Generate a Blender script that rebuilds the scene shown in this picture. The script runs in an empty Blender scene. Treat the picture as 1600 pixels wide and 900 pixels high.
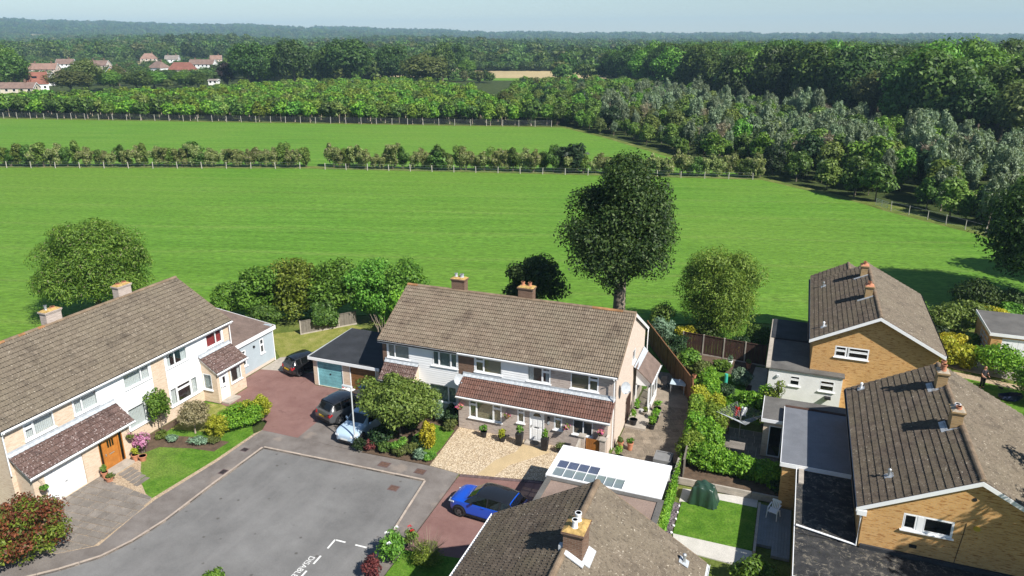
import bpy, bmesh, math, random
import numpy as np
from mathutils import Vector
R = math.radians
SC = bpy.context.scene
COL = SC.collection
# ---------------------------------------------------------------- camera
cam_d = bpy.data.cameras.new("camera"); cam = bpy.data.objects.new("camera", cam_d); COL.objects.link(cam)
cam.location = (0, 0, 24.5)
cam.rotation_euler = (R(90 - 18.63), 0, R(21.05))
cam_d.sensor_width = 36; cam_d.lens = 1157 / 1600 * 36
cam_d.clip_start = 0.5; cam_d.clip_end = 30000
SC.camera = cam
# ---------------------------------------------------------------- sky and sun
SUN_AZ, SUN_EL = -27.0, 44.0          # degrees: azimuth from +X towards +Y, elevation
w = bpy.data.worlds.new("World"); SC.world = w; w.use_nodes = True
nt = w.node_tree
sky = nt.nodes.new("ShaderNodeTexSky"); sky.sky_type = 'NISHITA'; sky.sun_disc = False
sky.sun_elevation = R(SUN_EL); sky.sun_rotation = R(90 - SUN_AZ)
sky.air_density = 1.0; sky.dust_density = 0.1; sky.ozone_density = 3.0
nt.links.new(sky.outputs[0], nt.nodes["Background"].inputs[0])
nt.nodes["Background"].inputs[1].default_value = 0.067
sun_d = bpy.data.lights.new("sun", 'SUN'); sun_d.energy = 4.9; sun_d.angle = R(0.53); sun_d.color = (1.0, 0.95, 0.87)
sun = bpy.data.objects.new("sun", sun_d); COL.objects.link(sun)
sv = Vector((math.cos(R(SUN_EL)) * math.cos(R(SUN_AZ)), math.cos(R(SUN_EL)) * math.sin(R(SUN_AZ)), math.sin(R(SUN_EL))))
sun.rotation_euler = sv.to_track_quat('Z', 'Y').to_euler(); sun.location = sv * 200
SC.view_settings.view_transform = 'Standard'; SC.view_settings.look = 'None'
SC.view_settings.exposure = 0.68; SC.view_settings.gamma = 1
SC.render.engine = 'CYCLES'
SC.cycles.use_denoising = True
SC.cycles.max_bounces = 6; SC.cycles.diffuse_bounces = 3; SC.cycles.glossy_bounces = 3
SC.cycles.transmission_bounces = 3; SC.cycles.transparent_max_bounces = 8; SC.cycles.volume_bounces = 0
SC.cycles.caustics_reflective = False; SC.cycles.caustics_refractive = False

# ---------------------------------------------------------------- materials
class NT:
    def __init__(s, name):
        s.m = bpy.data.materials.new(name); s.m.use_nodes = True
        s.t = s.m.node_tree; s.t.nodes.clear()
        s.out = s.n('ShaderNodeOutputMaterial')
    def n(s, kind, **kw):
        x = s.t.nodes.new(kind)
        for k, v in kw.items(): setattr(x, k, v)
        return x
    def l(s, a, b): s.t.links.new(a, b)
    def pos(s): return s.n('ShaderNodeNewGeometry').outputs['Position']
    def noise(s, scale, detail=3, rough=.6, vec=None, dist=0):
        x = s.n('ShaderNodeTexNoise'); x.inputs['Scale'].default_value = scale
        x.inputs['Detail'].default_value = detail; x.inputs['Roughness'].default_value = rough; x.inputs['Distortion'].default_value = dist
        s.l(vec if vec is not None else s.pos(), x.inputs['Vector']); return x.outputs['Fac']
    def scaled(s, v, vec=None):
        x = s.n('ShaderNodeVectorMath', operation='MULTIPLY'); s.l(vec if vec is not None else s.pos(), x.inputs[0]); x.inputs[1].default_value = v
        return x.outputs[0]
    def ramp(s, fac, stops, mode='LINEAR'):
        x = s.n('ShaderNodeValToRGB'); s.l(fac, x.inputs[0]); cr = x.color_ramp; cr.interpolation = mode
        while len(cr.elements) < len(stops): cr.elements.new(.5)
        for e, (p, c) in zip(cr.elements, stops):
            e.position = p; e.color = (c if isinstance(c, tuple) else (c, c, c)) + (1,)
        return x.outputs[0]
    def mix(s, fac, a, b, mode='MIX'):
        x = s.n('ShaderNodeMix', data_type='RGBA', blend_type=mode)
        for sock, val in ((x.inputs[0], fac), (x.inputs[6], a), (x.inputs[7], b)):
            if isinstance(val, (int, float)): sock.default_value = val
            elif isinstance(val, tuple): sock.default_value = val + (1,)
            else: s.l(val, sock)
        return x.outputs[2]
    def math(s, op, a, b=0.0):
        x = s.n('ShaderNodeMath', operation=op)
        for sock, val in ((x.inputs[0], a), (x.inputs[1], b)):
            if isinstance(val, (int, float)): sock.default_value = val
            else: s.l(val, sock)
        return x.outputs[0]
    def bump(s, h, strength=.5, dist=.02):
        x = s.n('ShaderNodeBump'); x.inputs['Strength'].default_value = strength; x.inputs['Distance'].default_value = dist
        s.l(h, x.inputs['Height']); return x.outputs[0]
    def bsdf(s, col, rough=.8, spec=.3, metal=0, normal=None, **kw):
        b = s.n('ShaderNodeBsdfPrincipled')
        if isinstance(col, tuple): b.inputs['Base Color'].default_value = col + (1,)
        else: s.l(col, b.inputs['Base Color'])
        if isinstance(rough, (int, float)): b.inputs['Roughness'].default_value = rough
        else: s.l(rough, b.inputs['Roughness'])
        b.inputs['Specular IOR Level'].default_value = spec; b.inputs['Metallic'].default_value = metal
        for k, v in kw.items(): b.inputs[k.replace('_', ' ')].default_value = v
        if normal is not None: s.l(normal, b.inputs['Normal'])
        s.l(b.outputs[0], s.out.inputs[0]); return b
    def isl(s):   # one random number per piece, in one mesh or over copies
        g = s.n('ShaderNodeNewGeometry').outputs['Random Per Island']; o = s.n('ShaderNodeObjectInfo').outputs['Random']
        return s.math('FRACT', s.math('ADD', g, o))

def mul(c, k): return tuple(min(1, x * k) for x in c)

def plain(name, col, rough=.7, var=.18, scale=2.5, bump=.0, bscale=40, spec=.3, metal=0, isl=0., fine=.12, **kw):
    """colour broken up by two octaves of wear"""
    t = NT(name)
    c = t.mix(t.ramp(t.noise(scale, 4), [(.3, 0.), (.7, 1.)]), mul(col, 1 - var), mul(col, 1 + var * .7))
    if fine: c = t.mix(fine, c, t.ramp(t.noise(scale * 17, 2), [(.35, (0, 0, 0)), (.65, (1, 1, 1))]), 'OVERLAY')
    if isl: c = t.mix(t.isl(), t.mix(1, c, (1 - isl,) * 3, 'MULTIPLY'), t.mix(1, c, (min(1, 1 + isl),) * 3, 'MULTIPLY')) if isl < 1 else c
    nrm = t.bump(t.noise(bscale, 3), bump, .03) if bump else None
    t.bsdf(c, rough, spec, metal, nrm, **kw); return t.m

def tilemat(name, base, light, dark, lichen, moss, spots=.62, mossy=.55):
    t = NT(name)
    c = t.ramp(t.isl(), [(0, tuple((a + b * 2) / 3 for a, b in zip(dark, base))), (.3, base), (.75, base), (1, tuple((a + b) / 2 for a, b in zip(light, base)))])
    c = t.mix(t.ramp(t.noise(.55, 4, .65), [(.42, 0.), (.66, .75)]), c, moss)
    c = t.mix(t.ramp(t.noise(9, 4, .7), [(.36, .55), (.5, 0.)]), c, mul(dark, .6))
    c = t.mix(t.ramp(t.noise(1, 4, .7, t.scaled((.9, .9, .35))), [(.54, 0.), (.68, .55)]), c, mul(dark, .75))
    c = t.mix(t.ramp(t.noise(8.5, 3, .75), [(spots + .03, 0.), (spots + .08, .7)]), c, lichen)
    t.bsdf(c, .92, .15, 0, t.bump(t.noise(26, 3), .6, .02)); return t.m

def brickmat(name, c1, c2, mortar, wear=.25, dark=None):
    t = NT(name)
    sep = t.n('ShaderNodeSeparateXYZ'); t.l(t.pos(), sep.inputs[0])
    cmb = t.n('ShaderNodeCombineXYZ'); t.l(t.math('ADD', sep.outputs[0], sep.outputs[1]), cmb.inputs[0]); t.l(sep.outputs[2], cmb.inputs[1])
    b = t.n('ShaderNodeTexBrick'); t.l(cmb.outputs[0], b.inputs['Vector'])
    b.inputs['Color1'].default_value = c1 + (1,); b.inputs['Color2'].default_value = c2 + (1,); b.inputs['Mortar'].default_value = mortar + (1,)
    b.inputs['Scale'].default_value = 1; b.inputs['Brick Width'].default_value = .225; b.inputs['Row Height'].default_value = .075
    b.inputs['Mortar Size'].default_value = .007; b.inputs['Mortar Smooth'].default_value = .2; b.inputs['Bias'].default_value = -.15
    # runs of darker fired bricks
    st = t.noise(1, 2, .7, t.scaled((2.4, 13.3, 1), cmb.outputs[0]))
    c = t.mix(t.ramp(st, [(.55, 0.), (.63, wear * 2.4)]), b.outputs[0], dark or mul(c1, .5))
    c = t.mix(t.ramp(t.noise(.7, 4), [(.35, wear), (.65, 0.)]), c, mul(c2, .62))
    c = t.mix(.14, c, t.ramp(t.noise(60, 2), [(.3, (0, 0, 0)), (.7, (1, 1, 1))]), 'OVERLAY')
    t.bsdf(c, .9, .15, 0, t.bump(b.outputs[1], -.6, .01)); return t.m

def leafmat(name, dark, mid, light, gloss=.35, trans=.33, extra=None, extra_at=.9, bark=None, vary=1.0):
    t = NT(name)
    g = t.n('ShaderNodeNewGeometry'); oi = t.n('ShaderNodeObjectInfo')
    c = t.ramp(g.outputs['Random Per Island'], [(0, dark), (.5, mid), (.95, light)] + ([(1, light)]))
    if extra: c = t.mix(t.ramp(g.outputs['Random Per Island'], [(extra_at, 0.), (extra_at + .01, 1.)]), c, extra)
    h = t.n('ShaderNodeHueSaturation'); t.l(c, h.inputs['Color'])
    t.l(t.math('ADD', t.math('MULTIPLY', oi.outputs['Random'], .035 * vary), .5 - .0175 * vary), h.inputs['Hue'])
    t.l(t.math('ADD', t.math('MULTIPLY', oi.outputs['Random'], .5 * vary), 1 - .25 * vary), h.inputs['Value'])
    d = t.n('ShaderNodeBsdfPrincipled'); t.l(h.outputs[0], d.inputs['Base Color']); d.inputs['Roughness'].default_value = .55
    d.inputs['Specular IOR Level'].default_value = gloss
    tr = t.n('ShaderNodeBsdfTranslucent'); t.l(t.mix(1, h.outputs[0], (1., 1.0, .45), 'MULTIPLY'), tr.inputs[0])
    mx = t.n('ShaderNodeMixShader'); mx.inputs[0].default_value = trans
    t.l(d.outputs[0], mx.inputs[1]); t.l(tr.outputs[0], mx.inputs[2]); t.l(mx.outputs[0], t.out.inputs[0]); return t.m

def glassmat(name, tint=(.95, .97, .97), op=.08, col=(.05, .06, .065)):
    t = NT(name)
    lw = t.n('ShaderNodeLayerWeight'); lw.inputs[0].default_value = .5
    fac = t.math('ADD', t.math('MULTIPLY', t.math('POWER', lw.outputs['Facing'], 4.0), .75), .07)
    tr = t.n('ShaderNodeBsdfTransparent'); tr.inputs[0].default_value = tint + (1,)
    df = t.n('ShaderNodeBsdfDiffuse'); df.inputs[0].default_value = col + (1,)
    gl = t.n('ShaderNodeBsdfGlossy'); gl.inputs['Roughness'].default_value = .03
    m1 = t.n('ShaderNodeMixShader'); m1.inputs[0].default_value = op; t.l(tr.outputs[0], m1.inputs[1]); t.l(df.outputs[0], m1.inputs[2])
    m2 = t.n('ShaderNodeMixShader'); t.l(fac, m2.inputs[0]); t.l(m1.outputs[0], m2.inputs[1]); t.l(gl.outputs[0], m2.inputs[2])
    t.l(m2.outputs[0], t.out.inputs[0]); return t.m

MT = {}
MT['tile_brown'] = tilemat('roof_tile_brown', (.195, .155, .115), (.285, .235, .18), (.09, .066, .052), (.52, .47, .39), (.205, .175, .128))
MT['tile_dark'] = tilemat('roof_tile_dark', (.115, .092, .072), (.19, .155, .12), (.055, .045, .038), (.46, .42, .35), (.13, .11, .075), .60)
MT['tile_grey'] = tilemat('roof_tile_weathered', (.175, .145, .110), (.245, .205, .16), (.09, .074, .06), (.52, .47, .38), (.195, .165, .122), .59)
MT['tile_red'] = tilemat('porch_tile_red', (.142, .082, .066), (.21, .135, .112), (.064, .038, .032), (.42, .34, .31), (.17, .085, .065), .66)
MT['tile_plum'] = tilemat('porch_tile_plum', (.125, .08, .07), (.21, .15, .14), (.06, .042, .04), (.55, .48, .46), (.14, .095, .08), .56)
MT['ridge'] = plain('ridge_tile', (.21, .155, .105), .9, .35, 2.2, .4)
MT['ridge_orange'] = plain('ridge_tile_orange', (.32, .165, .075), .9, .4, 1.6, .4)
MT['brick_buff'] = brickmat('brick_buff', (.59, .455, .33), (.69, .56, .43), (.62, .54, .45), .2, (.40, .26, .17))
MT['brick_brown'] = brickmat('brick_brown', (.15, .085, .058), (.21, .125, .085), (.24, .20, .16), .2)
MT['brick_grey'] = brickmat('brick_grey', (.43, .36, .315), (.54, .46, .41), (.44, .39, .35), .26, (.22, .17, .15))
MT['brick_orange'] = brickmat('brick_orange', (.60, .335, .118), (.67, .41, .17), (.50, .36, .20), .38, (.30, .115, .03))
MT['brick_stack'] = brickmat('brick_stack', (.36, .235, .11), (.42, .29, .15), (.30, .24, .16), .3)
MT['brick_pale'] = brickmat('brick_pale_pink', (.60, .49, .41), (.68, .57, .48), (.6, .52, .45), .14, (.45, .33, .25))
MT['white'] = plain('white_paint', (.78, .79, .80), .45, .05, 1.5, 0, spec=.4, fine=.04)
MT['upvc'] = plain('white_upvc', (.82, .83, .84), .3, .03, 2, 0, spec=.5, fine=.02)
MT['clad_white'] = plain('white_cladding', (.80, .81, .82), .4, .05, 1.2, 0, spec=.4, fine=.04)
MT['clad_blue'] = plain('blue_grey_cladding', (.38, .44, .48), .6, .06, 1.2, 0, fine=.05)
MT['render_white'] = plain('white_masonry', (.78, .78, .77), .8, .07, 1.6, .5, 13, fine=.08)
MT['lead'] = plain('lead_flashing', (.42, .45, .48), .55, .2, 4, .2, 30, fine=.1)
MT['glass'] = glassmat('window_glass')
MT['glass_car'] = glassmat('car_glass', (.25, .29, .29), .45, (.012, .015, .016))
MT['curtain'] = plain('net_curtain', (.74, .76, .76), .9, .08, 9, 0)
MT['blind'] = plain('beige_blind', (.36, .31, .18), .8, .08, 3, 0)
MT['curtain_teal'] = plain('grey_green_curtain', (.30, .37, .36), .9, .12, 6, 0)
MT['curtain_red'] = plain('red_curtain', (.42, .06, .06), .9, .2, 6, 0)
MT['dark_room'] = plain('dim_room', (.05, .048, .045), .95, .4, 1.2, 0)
MT['black'] = plain('black_plastic', (.02, .02, .022), .5, .3, 4)
MT['felt_black'] = plain('black_felt', (.036, .039, .045), .75, .35, .8, .3, 30)
MT['felt_grey'] = plain('grey_felt', (.125, .12, .112), .85, .28, .8, .3, 30)
MT['felt_navy'] = plain('navy_felt', (.045, .062, .10), .6, .18, .9, .2, 40, spec=.4)
MT['felt_pink'] = plain('mineral_felt_pinkish', (.27, .20, .165), .95, .2, .7, .4, 50)
MT['pebble_roof'] = plain('pebble_roof_brown', (.17, .125, .105), .95, .25, 1.5, .6, 22, fine=.3)
MT['asphalt'] = None
MT['metal'] = plain('galvanised_metal', (.45, .47, .48), .4, .15, 5, 0, metal=.6)
MT['grey_metal'] = plain('lamp_post_grey', (.50, .53, .54), .5, .1, 3, 0)
MT['soil'] = plain('garden_soil', (.11, .075, .05), .95, .35, 2.5, .8, 14, fine=.3)
MT['bark'] = plain('tree_bark', (.13, .105, .08), .95, .35, 3, .9, 12, fine=.25)
MT['bark_pale'] = plain('ivy_scarred_bark', (.23, .19, .145), .95, .35, 2, .9, 10, fine=.25)
MT['twig'] = plain('dead_twig', (.36, .29, .23), .95, .2, 3)
MT['terracotta'] = plain('terracotta', (.46, .20, .115), .8, .22, 5)
MT['wood_fence'] = plain('fence_brown_wood', (.20, .098, .046), .85, .28, 2.5, .4, 20, isl=.25)
MT['wood_dark'] = plain('fence_dark_wood', (.068, .036, .026), .85, .28, 2.5, .4, 20, isl=.25)
MT['concrete'] = plain('concrete', (.38, .34, .29), .9, .2, 2.5, .3, 25)
MT['wood_grey'] = plain('weathered_post', (.42, .39, .34), .9, .2, 4)
MT['oak_door'] = plain('golden_oak_door', (.43, .165, .032), .5, .22, 3, 0, spec=.4)
MT['gate_wood'] = plain('stained_gate_wood', (.34, .13, .03), .6, .28, 3, .2, 20, isl=.2)
MT['tan_concrete'] = plain('tan_concrete', (.47, .36, .21), .95, .14, .9, .3, 30)
MT['pale_concrete'] = plain('pale_concrete', (.52, .50, .46), .9, .15, 1.2, .2, 30)
MT['crazy'] = plain('weathered_paving', (.27, .225, .175), .95, .3, 1.4, .5, 6, fine=.35)
MT['rose'] = plain('flower_pink', (.66, .16, .36), .6, .4, 18)

def roadmat():
    t = NT('asphalt_road')
    c = t.mix(t.ramp(t.noise(.28, 5, .7), [(.3, 0.), (.7, 1.)]), (.128, .126, .124), (.205, .203, .198))
    c = t.mix(t.ramp(t.noise(1, 4, .6, t.scaled((.9, .12, 1))), [(.5, 0.), (.75, .5)]), c, (.23, .225, .22))
    c = t.mix(t.ramp(t.noise(1.1, 6, .8, dist=.6), [(.28, .8), (.36, 0.)]), c, (.075, .072, .07))
    v = t.n('ShaderNodeTexVoronoi'); v.inputs['Scale'].default_value = .95; t.l(t.pos(), v.inputs['Vector'])
    c = t.mix(t.ramp(v.outputs['Distance'], [(.05, .7), (.11, 0.)]), c, (.07, .062, .055))
    c = t.mix(.22, c, t.ramp(t.noise(55, 2), [(.3, (0, 0, 0)), (.7, (1, 1, 1))]), 'OVERLAY')
    t.bsdf(c, .9, .2, 0, t.bump(t.noise(70, 2), .4, .01)); return t.m
MT['asphalt'] = roadmat()
def pavemat():
    t = NT('asphalt_pavement')
    c = t.mix(t.ramp(t.noise(.5, 5, .7), [(.35, 0.), (.65, 1.)]), (.135, .118, .108), (.215, .195, .18))
    c = t.mix(t.ramp(t.noise(.33, 3, .6), [(.58, 0.), (.64, .6)]), c, (.27, .225, .19))
    c = t.mix(.35, c, t.ramp(t.noise(28, 3, .8), [(.3, (0, 0, 0)), (.7, (1, 1, 1))]), 'OVERLAY')
    t.bsdf(c, .95, .15, 0, t.bump(t.noise(60, 2), .4, .01)); return t.m
MT['pave'] = pavemat()
def redmat():
    t = NT('red_asphalt')
    c = t.mix(t.ramp(t.noise(.45, 5, .7), [(.3, 0.), (.7, 1.)]), (.165, .088, .078), (.25, .148, .13))
    c = t.mix(t.ramp(t.noise(.8, 4, .8, dist=.5), [(.3, .7), (.4, 0.)]), c, (.11, .06, .052))
    c = t.mix(.25, c, t.ramp(t.noise(45, 2), [(.3, (0, 0, 0)), (.7, (1, 1, 1))]), 'OVERLAY')
    t.bsdf(c, .92, .2, 0, t.bump(t.noise(60, 2), .4, .01)); return t.m
MT['red_asphalt'] = redmat()
def gravelmat(name='gravel', a=(.50, .38, .24), b=(.80, .69, .52), dk=(.16, .11, .07), sc=16):
    t = NT(name)
    v = t.n('ShaderNodeTexVoronoi'); v.inputs['Scale'].default_value = sc; t.l(t.pos(), v.inputs['Vector'])
    c = t.ramp(v.outputs['Color'], [(.15, a), (.75, b)])
    c = t.mix(t.ramp(v.outputs['Distance'], [(.35, 0.), (.7, .8)]), c, dk)
    c = t.mix(t.ramp(t.noise(.8, 4), [(.35, .3), (.7, 0.)]), c, mul(a, .8))
    t.bsdf(c, .95, .15, 0, t.bump(v.outputs['Distance'], -.9, .03)); return t.m
MT['gravel'] = gravelmat()
MT['stones'] = gravelmat('buff_stones', (.40, .30, .20), (.62, .50, .36), (.2, .14, .09), 22)
MT['slate_chips'] = gravelmat('purple_slate_chips', (.10, .085, .095), (.26, .22, .235), (.03, .025, .03), 11)
def grassmat(name, a, b, c3, scale=1.0, streak=None, dry=None):
    t = NT(name)
    v = t.scaled(streak) if streak else None
    n1 = t.noise(scale, 5, .7, v)
    c = t.ramp(n1, [(.3, a), (.5, b), (.72, c3)])
    if dry: c = t.mix(t.ramp(t.noise(.06, 4, .7), [(.56, 0.), (.72, .5)]), c, dry)
    c = t.mix(.4, c, t.ramp(t.noise(9, 3, .8), [(.3, (.0, .0, .0)), (.7, (1, 1, 1))]), 'OVERLAY')
    t.bsdf(c, .9, .12, 0, t.bump(t.noise(12, 3, .8), .8, .05)); return t.m
MT['lawn'] = grassmat('lawn_grass', (.05, .125, .012), (.085, .185, .018), (.14, .235, .035), 1.3, dry=(.25, .24, .08))
MT['lawn_dry'] = grassmat('dry_lawn', (.14, .17, .03), (.22, .23, .055), (.32, .29, .11), 1.2)
MT['rough'] = grassmat('rough_grass', (.065, .105, .018), (.115, .15, .032), (.21, .21, .07), .35)
MT['soilgreen'] = grassmat('wood_floor', (.025, .04, .012), (.045, .065, .018), (.08, .095, .03), .4)
def fieldmat():
    t = NT('crop_field')
    rot = t.n('ShaderNodeVectorRotate', rotation_type='Z_AXIS'); t.l(t.pos(), rot.inputs['Vector']); rot.inputs['Angle'].default_value = R(-16)
    st = t.noise(1, 4, .7, t.scaled((.035, .45, 1), rot.outputs[0]))
    c = t.ramp(st, [(.3, (.070, .172, .014)), (.5, (.096, .220, .022)), (.72, (.138, .262, .036))])
    c = t.mix(t.ramp(t.noise(.018, 4, .6), [(.38, 0.), (.62, .7)]), c, (.125, .225, .028))
    c = t.mix(t.ramp(t.noise(1, 4, .75, t.scaled((.035, .2, 1), rot.outputs[0])), [(.64, 0.), (.76, .55)]), c, (.20, .24, .07))
    sx = t.n('ShaderNodeSeparateXYZ'); t.l(rot.outputs[0], sx.inputs[0]); ln = t.math('FRACT', t.math('ADD', t.math('MULTIPLY', sx.outputs[1], .083), t.math('MULTIPLY', t.noise(.03, 2), .35)))
    c = t.mix(t.ramp(ln, [(.0, .0), (.06, .32), (.12, 0.), (1, 0.)]), c, (.17, .235, .055))
    fine = t.noise(1.7, 4, .8, t.scaled((.6, 1.6, 1), rot.outputs[0]))
    c = t.mix(.5, c, t.ramp(fine, [(.3, (.05, .05, .05)), (.7, (.95, .95, .95))]), 'OVERLAY')
    b1 = t.bump(t.noise(2.2, 4, .85, t.scaled((.55, 1.5, 1), rot.outputs[0])), .8, .16)
    t.bsdf(c, .85, .15, 0, b1); return t.m
MT['field'] = fieldmat()
def country():
    t = NT('patchwork_country'); v = t.n('ShaderNodeTexVoronoi'); v.inputs['Scale'].default_value = .0042; t.l(t.pos(), v.inputs['Vector'])
    sep = t.n('ShaderNodeSeparateColor'); t.l(v.outputs['Color'], sep.inputs[0])
    c = t.ramp(sep.outputs[0], [(0, (.045, .075, .02)), (.35, (.09, .17, .03)), (.55, (.14, .20, .05)), (.75, (.30, .26, .12)), (.9, (.07, .12, .03))], 'CONSTANT')
    c = t.mix(.2, c, t.ramp(t.noise(.03, 4), [(.3, (0, 0, 0)), (.7, (1, 1, 1))]), 'OVERLAY'); t.bsdf(c, .95, .1); return t.m
MT['country'] = country()
MT['tan_field'] = plain('stubble_field', (.42, .33, .17), .95, .15, .02, 0)

# ---------------------------------------------------------------- mesh helpers
def chain(o):
    v = Vector((0, 0, 0))
    while o is not None: v += o.location; o = o.parent
    return v
class MB:
    def __init__(s): s.v = []; s.f = []; s.mi = []
    def q(s, pts, mi=0):
        b = len(s.v); s.v += [tuple(p) for p in pts]; s.f.append(tuple(range(b, b + len(pts)))); s.mi.append(mi)
    def hexa(s, p, mi=0):     # 8 corners: bottom loop 0-3, top loop 4-7
        b = len(s.v); s.v += [tuple(x) for x in p]
        for f in ((0, 3, 2, 1), (4, 5, 6, 7), (0, 1, 5, 4), (1, 2, 6, 5), (2, 3, 7, 6), (3, 0, 4, 7)):
            s.f.append(tuple(b + i for i in f)); s.mi.append(mi)
    def box(s, x0, x1, y0, y1, z0, z1, mi=0):
        s.hexa([(x0, y0, z0), (x1, y0, z0), (x1, y1, z0), (x0, y1, z0), (x0, y0, z1), (x1, y0, z1), (x1, y1, z1), (x0, y1, z1)], mi)
    def prism(s, poly, z0, z1, mi=0):
        b = len(s.v); n = len(poly)
        s.v += [(p[0], p[1], z0) for p in poly] + [(p[0], p[1], z1) for p in poly]
        s.f.append(tuple(range(b + n - 1, b - 1, -1))); s.f.append(tuple(range(b + n, b + 2 * n))); s.mi += [mi, mi]
        for i in range(n):
            j = (i + 1) % n; s.f.append((b + i, b + j, b + n + j, b + n + i)); s.mi.append(mi)
    def extr(s, poly3, vec, mi=0):   # 3-D polygon pushed along a vector
        b = len(s.v); n = len(poly3); vec = Vector(vec)
        s.v += [tuple(p) for p in poly3] + [tuple(Vector(p) + vec) for p in poly3]
        s.f.append(tuple(range(b + n - 1, b - 1, -1))); s.f.append(tuple(range(b + n, b + 2 * n))); s.mi += [mi, mi]
        for i in range(n):
            j = (i + 1) % n; s.f.append((b + i, b + j, b + n + j, b + n + i)); s.mi.append(mi)
    def tube(s, pts, rad, n=6, mi=0, cap=True):
        pts = [Vector(p) for p in pts]; b = len(s.v)
        if isinstance(rad, (int, float)): rad = [rad] * len(pts)
        for i, p in enumerate(pts):
            d = (pts[min(i + 1, len(pts) - 1)] - pts[max(i - 1, 0)]).normalized()
            a = d.cross(Vector((0, 0, 1)) if abs(d.z) < .95 else Vector((1, 0, 0))).normalized(); c = d.cross(a)
            for k in range(n):
                t = 2 * math.pi * k / n; s.v.append(tuple(p + (a * math.cos(t) + c * math.sin(t)) * rad[i]))
        for i in range(len(pts) - 1):
            for k in range(n):
                k2 = (k + 1) % n; s.f.append((b + i * n + k, b + i * n + k2, b + (i + 1) * n + k2, b + (i + 1) * n + k)); s.mi.append(mi)
        if cap:
            s.f.append(tuple(b + k for k in range(n))); s.f.append(tuple(b + (len(pts) - 1) * n + k for k in reversed(range(n)))); s.mi += [mi, mi]
    def lathe(s, prof, c=(0, 0, 0), n=12, mi=0):
        s.tube([(c[0], c[1], c[2] + z) for r, z in prof], [max(r, .0005) for r, z in prof], n, mi)
    def build(s, name, mat, parent=None, local=False, smooth=False, recalc=True, bevel=0):
        me = bpy.data.meshes.new(name)
        off = Vector((0, 0, 0)) if (local or parent is None) else chain(parent)
        me.from_pydata([(x - off.x, y - off.y, z - off.z) for x, y, z in s.v], [], s.f)
        for m in (mat if isinstance(mat, (list, tuple)) else [mat]): me.materials.append(MT[m] if isinstance(m, str) else m)
        if max(s.mi, default=0): me.polygons.foreach_set('material_index', s.mi)
        if recalc and len(s.f) < 30000:
            bm = bmesh.new(); bm.from_mesh(me); bmesh.ops.recalc_face_normals(bm, faces=bm.faces); bm.to_mesh(me); bm.free()
        if smooth: me.polygons.foreach_set('use_smooth', [True] * len(me.polygons))
        o = bpy.data.objects.new(name, me); COL.objects.link(o); o.parent = parent
        if bevel:
            md = o.modifiers.new('bevel', 'BEVEL'); md.width = bevel; md.segments = 2; md.limit_method = 'ANGLE'
        return o
def tag(o, label=None, cat=None, group=None, kind=None):
    if label: o['label'] = label
    if cat: o['category'] = cat
    if group: o['group'] = group
    if kind: o['kind'] = kind
    return o
def thing(name, label, cat, loc=(0, 0, 0), rot=0, group=None):
    o = bpy.data.objects.new(name, None); COL.objects.link(o); o.location = loc; o.rotation_euler = (0, 0, rot)
    o.empty_display_size = .3
    return tag(o, label, cat, group)
def copy_tree(o, parent=None):
    c = o.copy(); COL.objects.link(c)
    if parent is not None: c.parent = parent
    for ch in list(o.children): copy_tree(ch, c)
    return c
def structure(name, mb, mat, **k):
    o = mb.build(name, mat, None, **k); o['kind'] = 'structure'; return o
class Fr:    # a wall frame: origin, direction along the wall, outward normal
    def __init__(s, o, u, n): s.o = Vector(o); s.u = Vector(u); s.n = Vector(n)
    def p(s, u, n, z): return s.o + s.u * u + s.n * n + Vector((0, 0, z))
    def box(s, mb, u0, u1, n0, n1, z0, z1, mi=0):
        P = s.p
        mb.hexa([P(u0, n0, z0), P(u1, n0, z0), P(u1, n1, z0), P(u0, n1, z0), P(u0, n0, z1), P(u1, n0, z1), P(u1, n1, z1), P(u0, n1, z1)], mi)
# ---------------------------------------------------------------- building kit
def wall(parent, fr, u0, u1, z0, z1, holes=(), mat='brick_buff', th=.22, name='wall', topline=None, board=0):
    """a wall with real openings; holes are (u0, u1, z0, z1)"""
    mb = MB(); u0 += .004; u1 -= .004
    us = sorted({u0, u1, *[h[0] for h in holes if u0 < h[0] < u1], *[h[1] for h in holes if u0 < h[1] < u1]})
    zs = sorted({z0, z1, *[h[2] for h in holes if z0 < h[2] < z1], *[h[3] for h in holes if z0 < h[3] < z1]})
    solid = lambda a, b: not any(h[0] - 1e-6 <= a and a < h[1] - 1e-6 and h[2] - 1e-6 <= b and b < h[3] - 1e-6 for h in holes)
    for i in range(len(us) - 1):
        for j in range(len(zs) - 1):
            a, b, c, d = us[i], us[i + 1], zs[j], zs[j + 1]
            if not solid(a, c): continue
            if board:
                nb = max(1, round((d - c) / board))
                for k in range(nb):
                    e, g = c + (d - c) * k / nb, c + (d - c) * (k + 1) / nb
                    mb.q([fr.p(a, .022, e), fr.p(b, .022, e), fr.p(b, .004, g), fr.p(a, .004, g)])
                    mb.q([fr.p(a, .004, e), fr.p(b, .004, e), fr.p(b, .022, e), fr.p(a, .022, e)])
            else: mb.q([fr.p(a, 0, c), fr.p(b, 0, c), fr.p(b, 0, d), fr.p(a, 0, d)])
            mb.q([fr.p(a, -th, c), fr.p(a, -th, d), fr.p(b, -th, d), fr.p(b, -th, c)])
    for (a, b, c, d) in [(h[0], h[1], h[2], h[3]) for h in holes] + [(u0, u1, z0, z1)]:
        a, b, c, d = max(a, u0), min(b, u1), max(c, z0), min(d, z1)
        for (p, q) in (((a, c), (b, c)), ((b, c), (b, d)), ((b, d), (a, d)), ((a, d), (a, c))):
            mb.q([fr.p(p[0], 0, p[1]), fr.p(q[0], 0, q[1]), fr.p(q[0], -th, q[1]), fr.p(p[0], -th, p[1])])
    o = mb.build(name, mat, parent, recalc=False)
    return o
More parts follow.
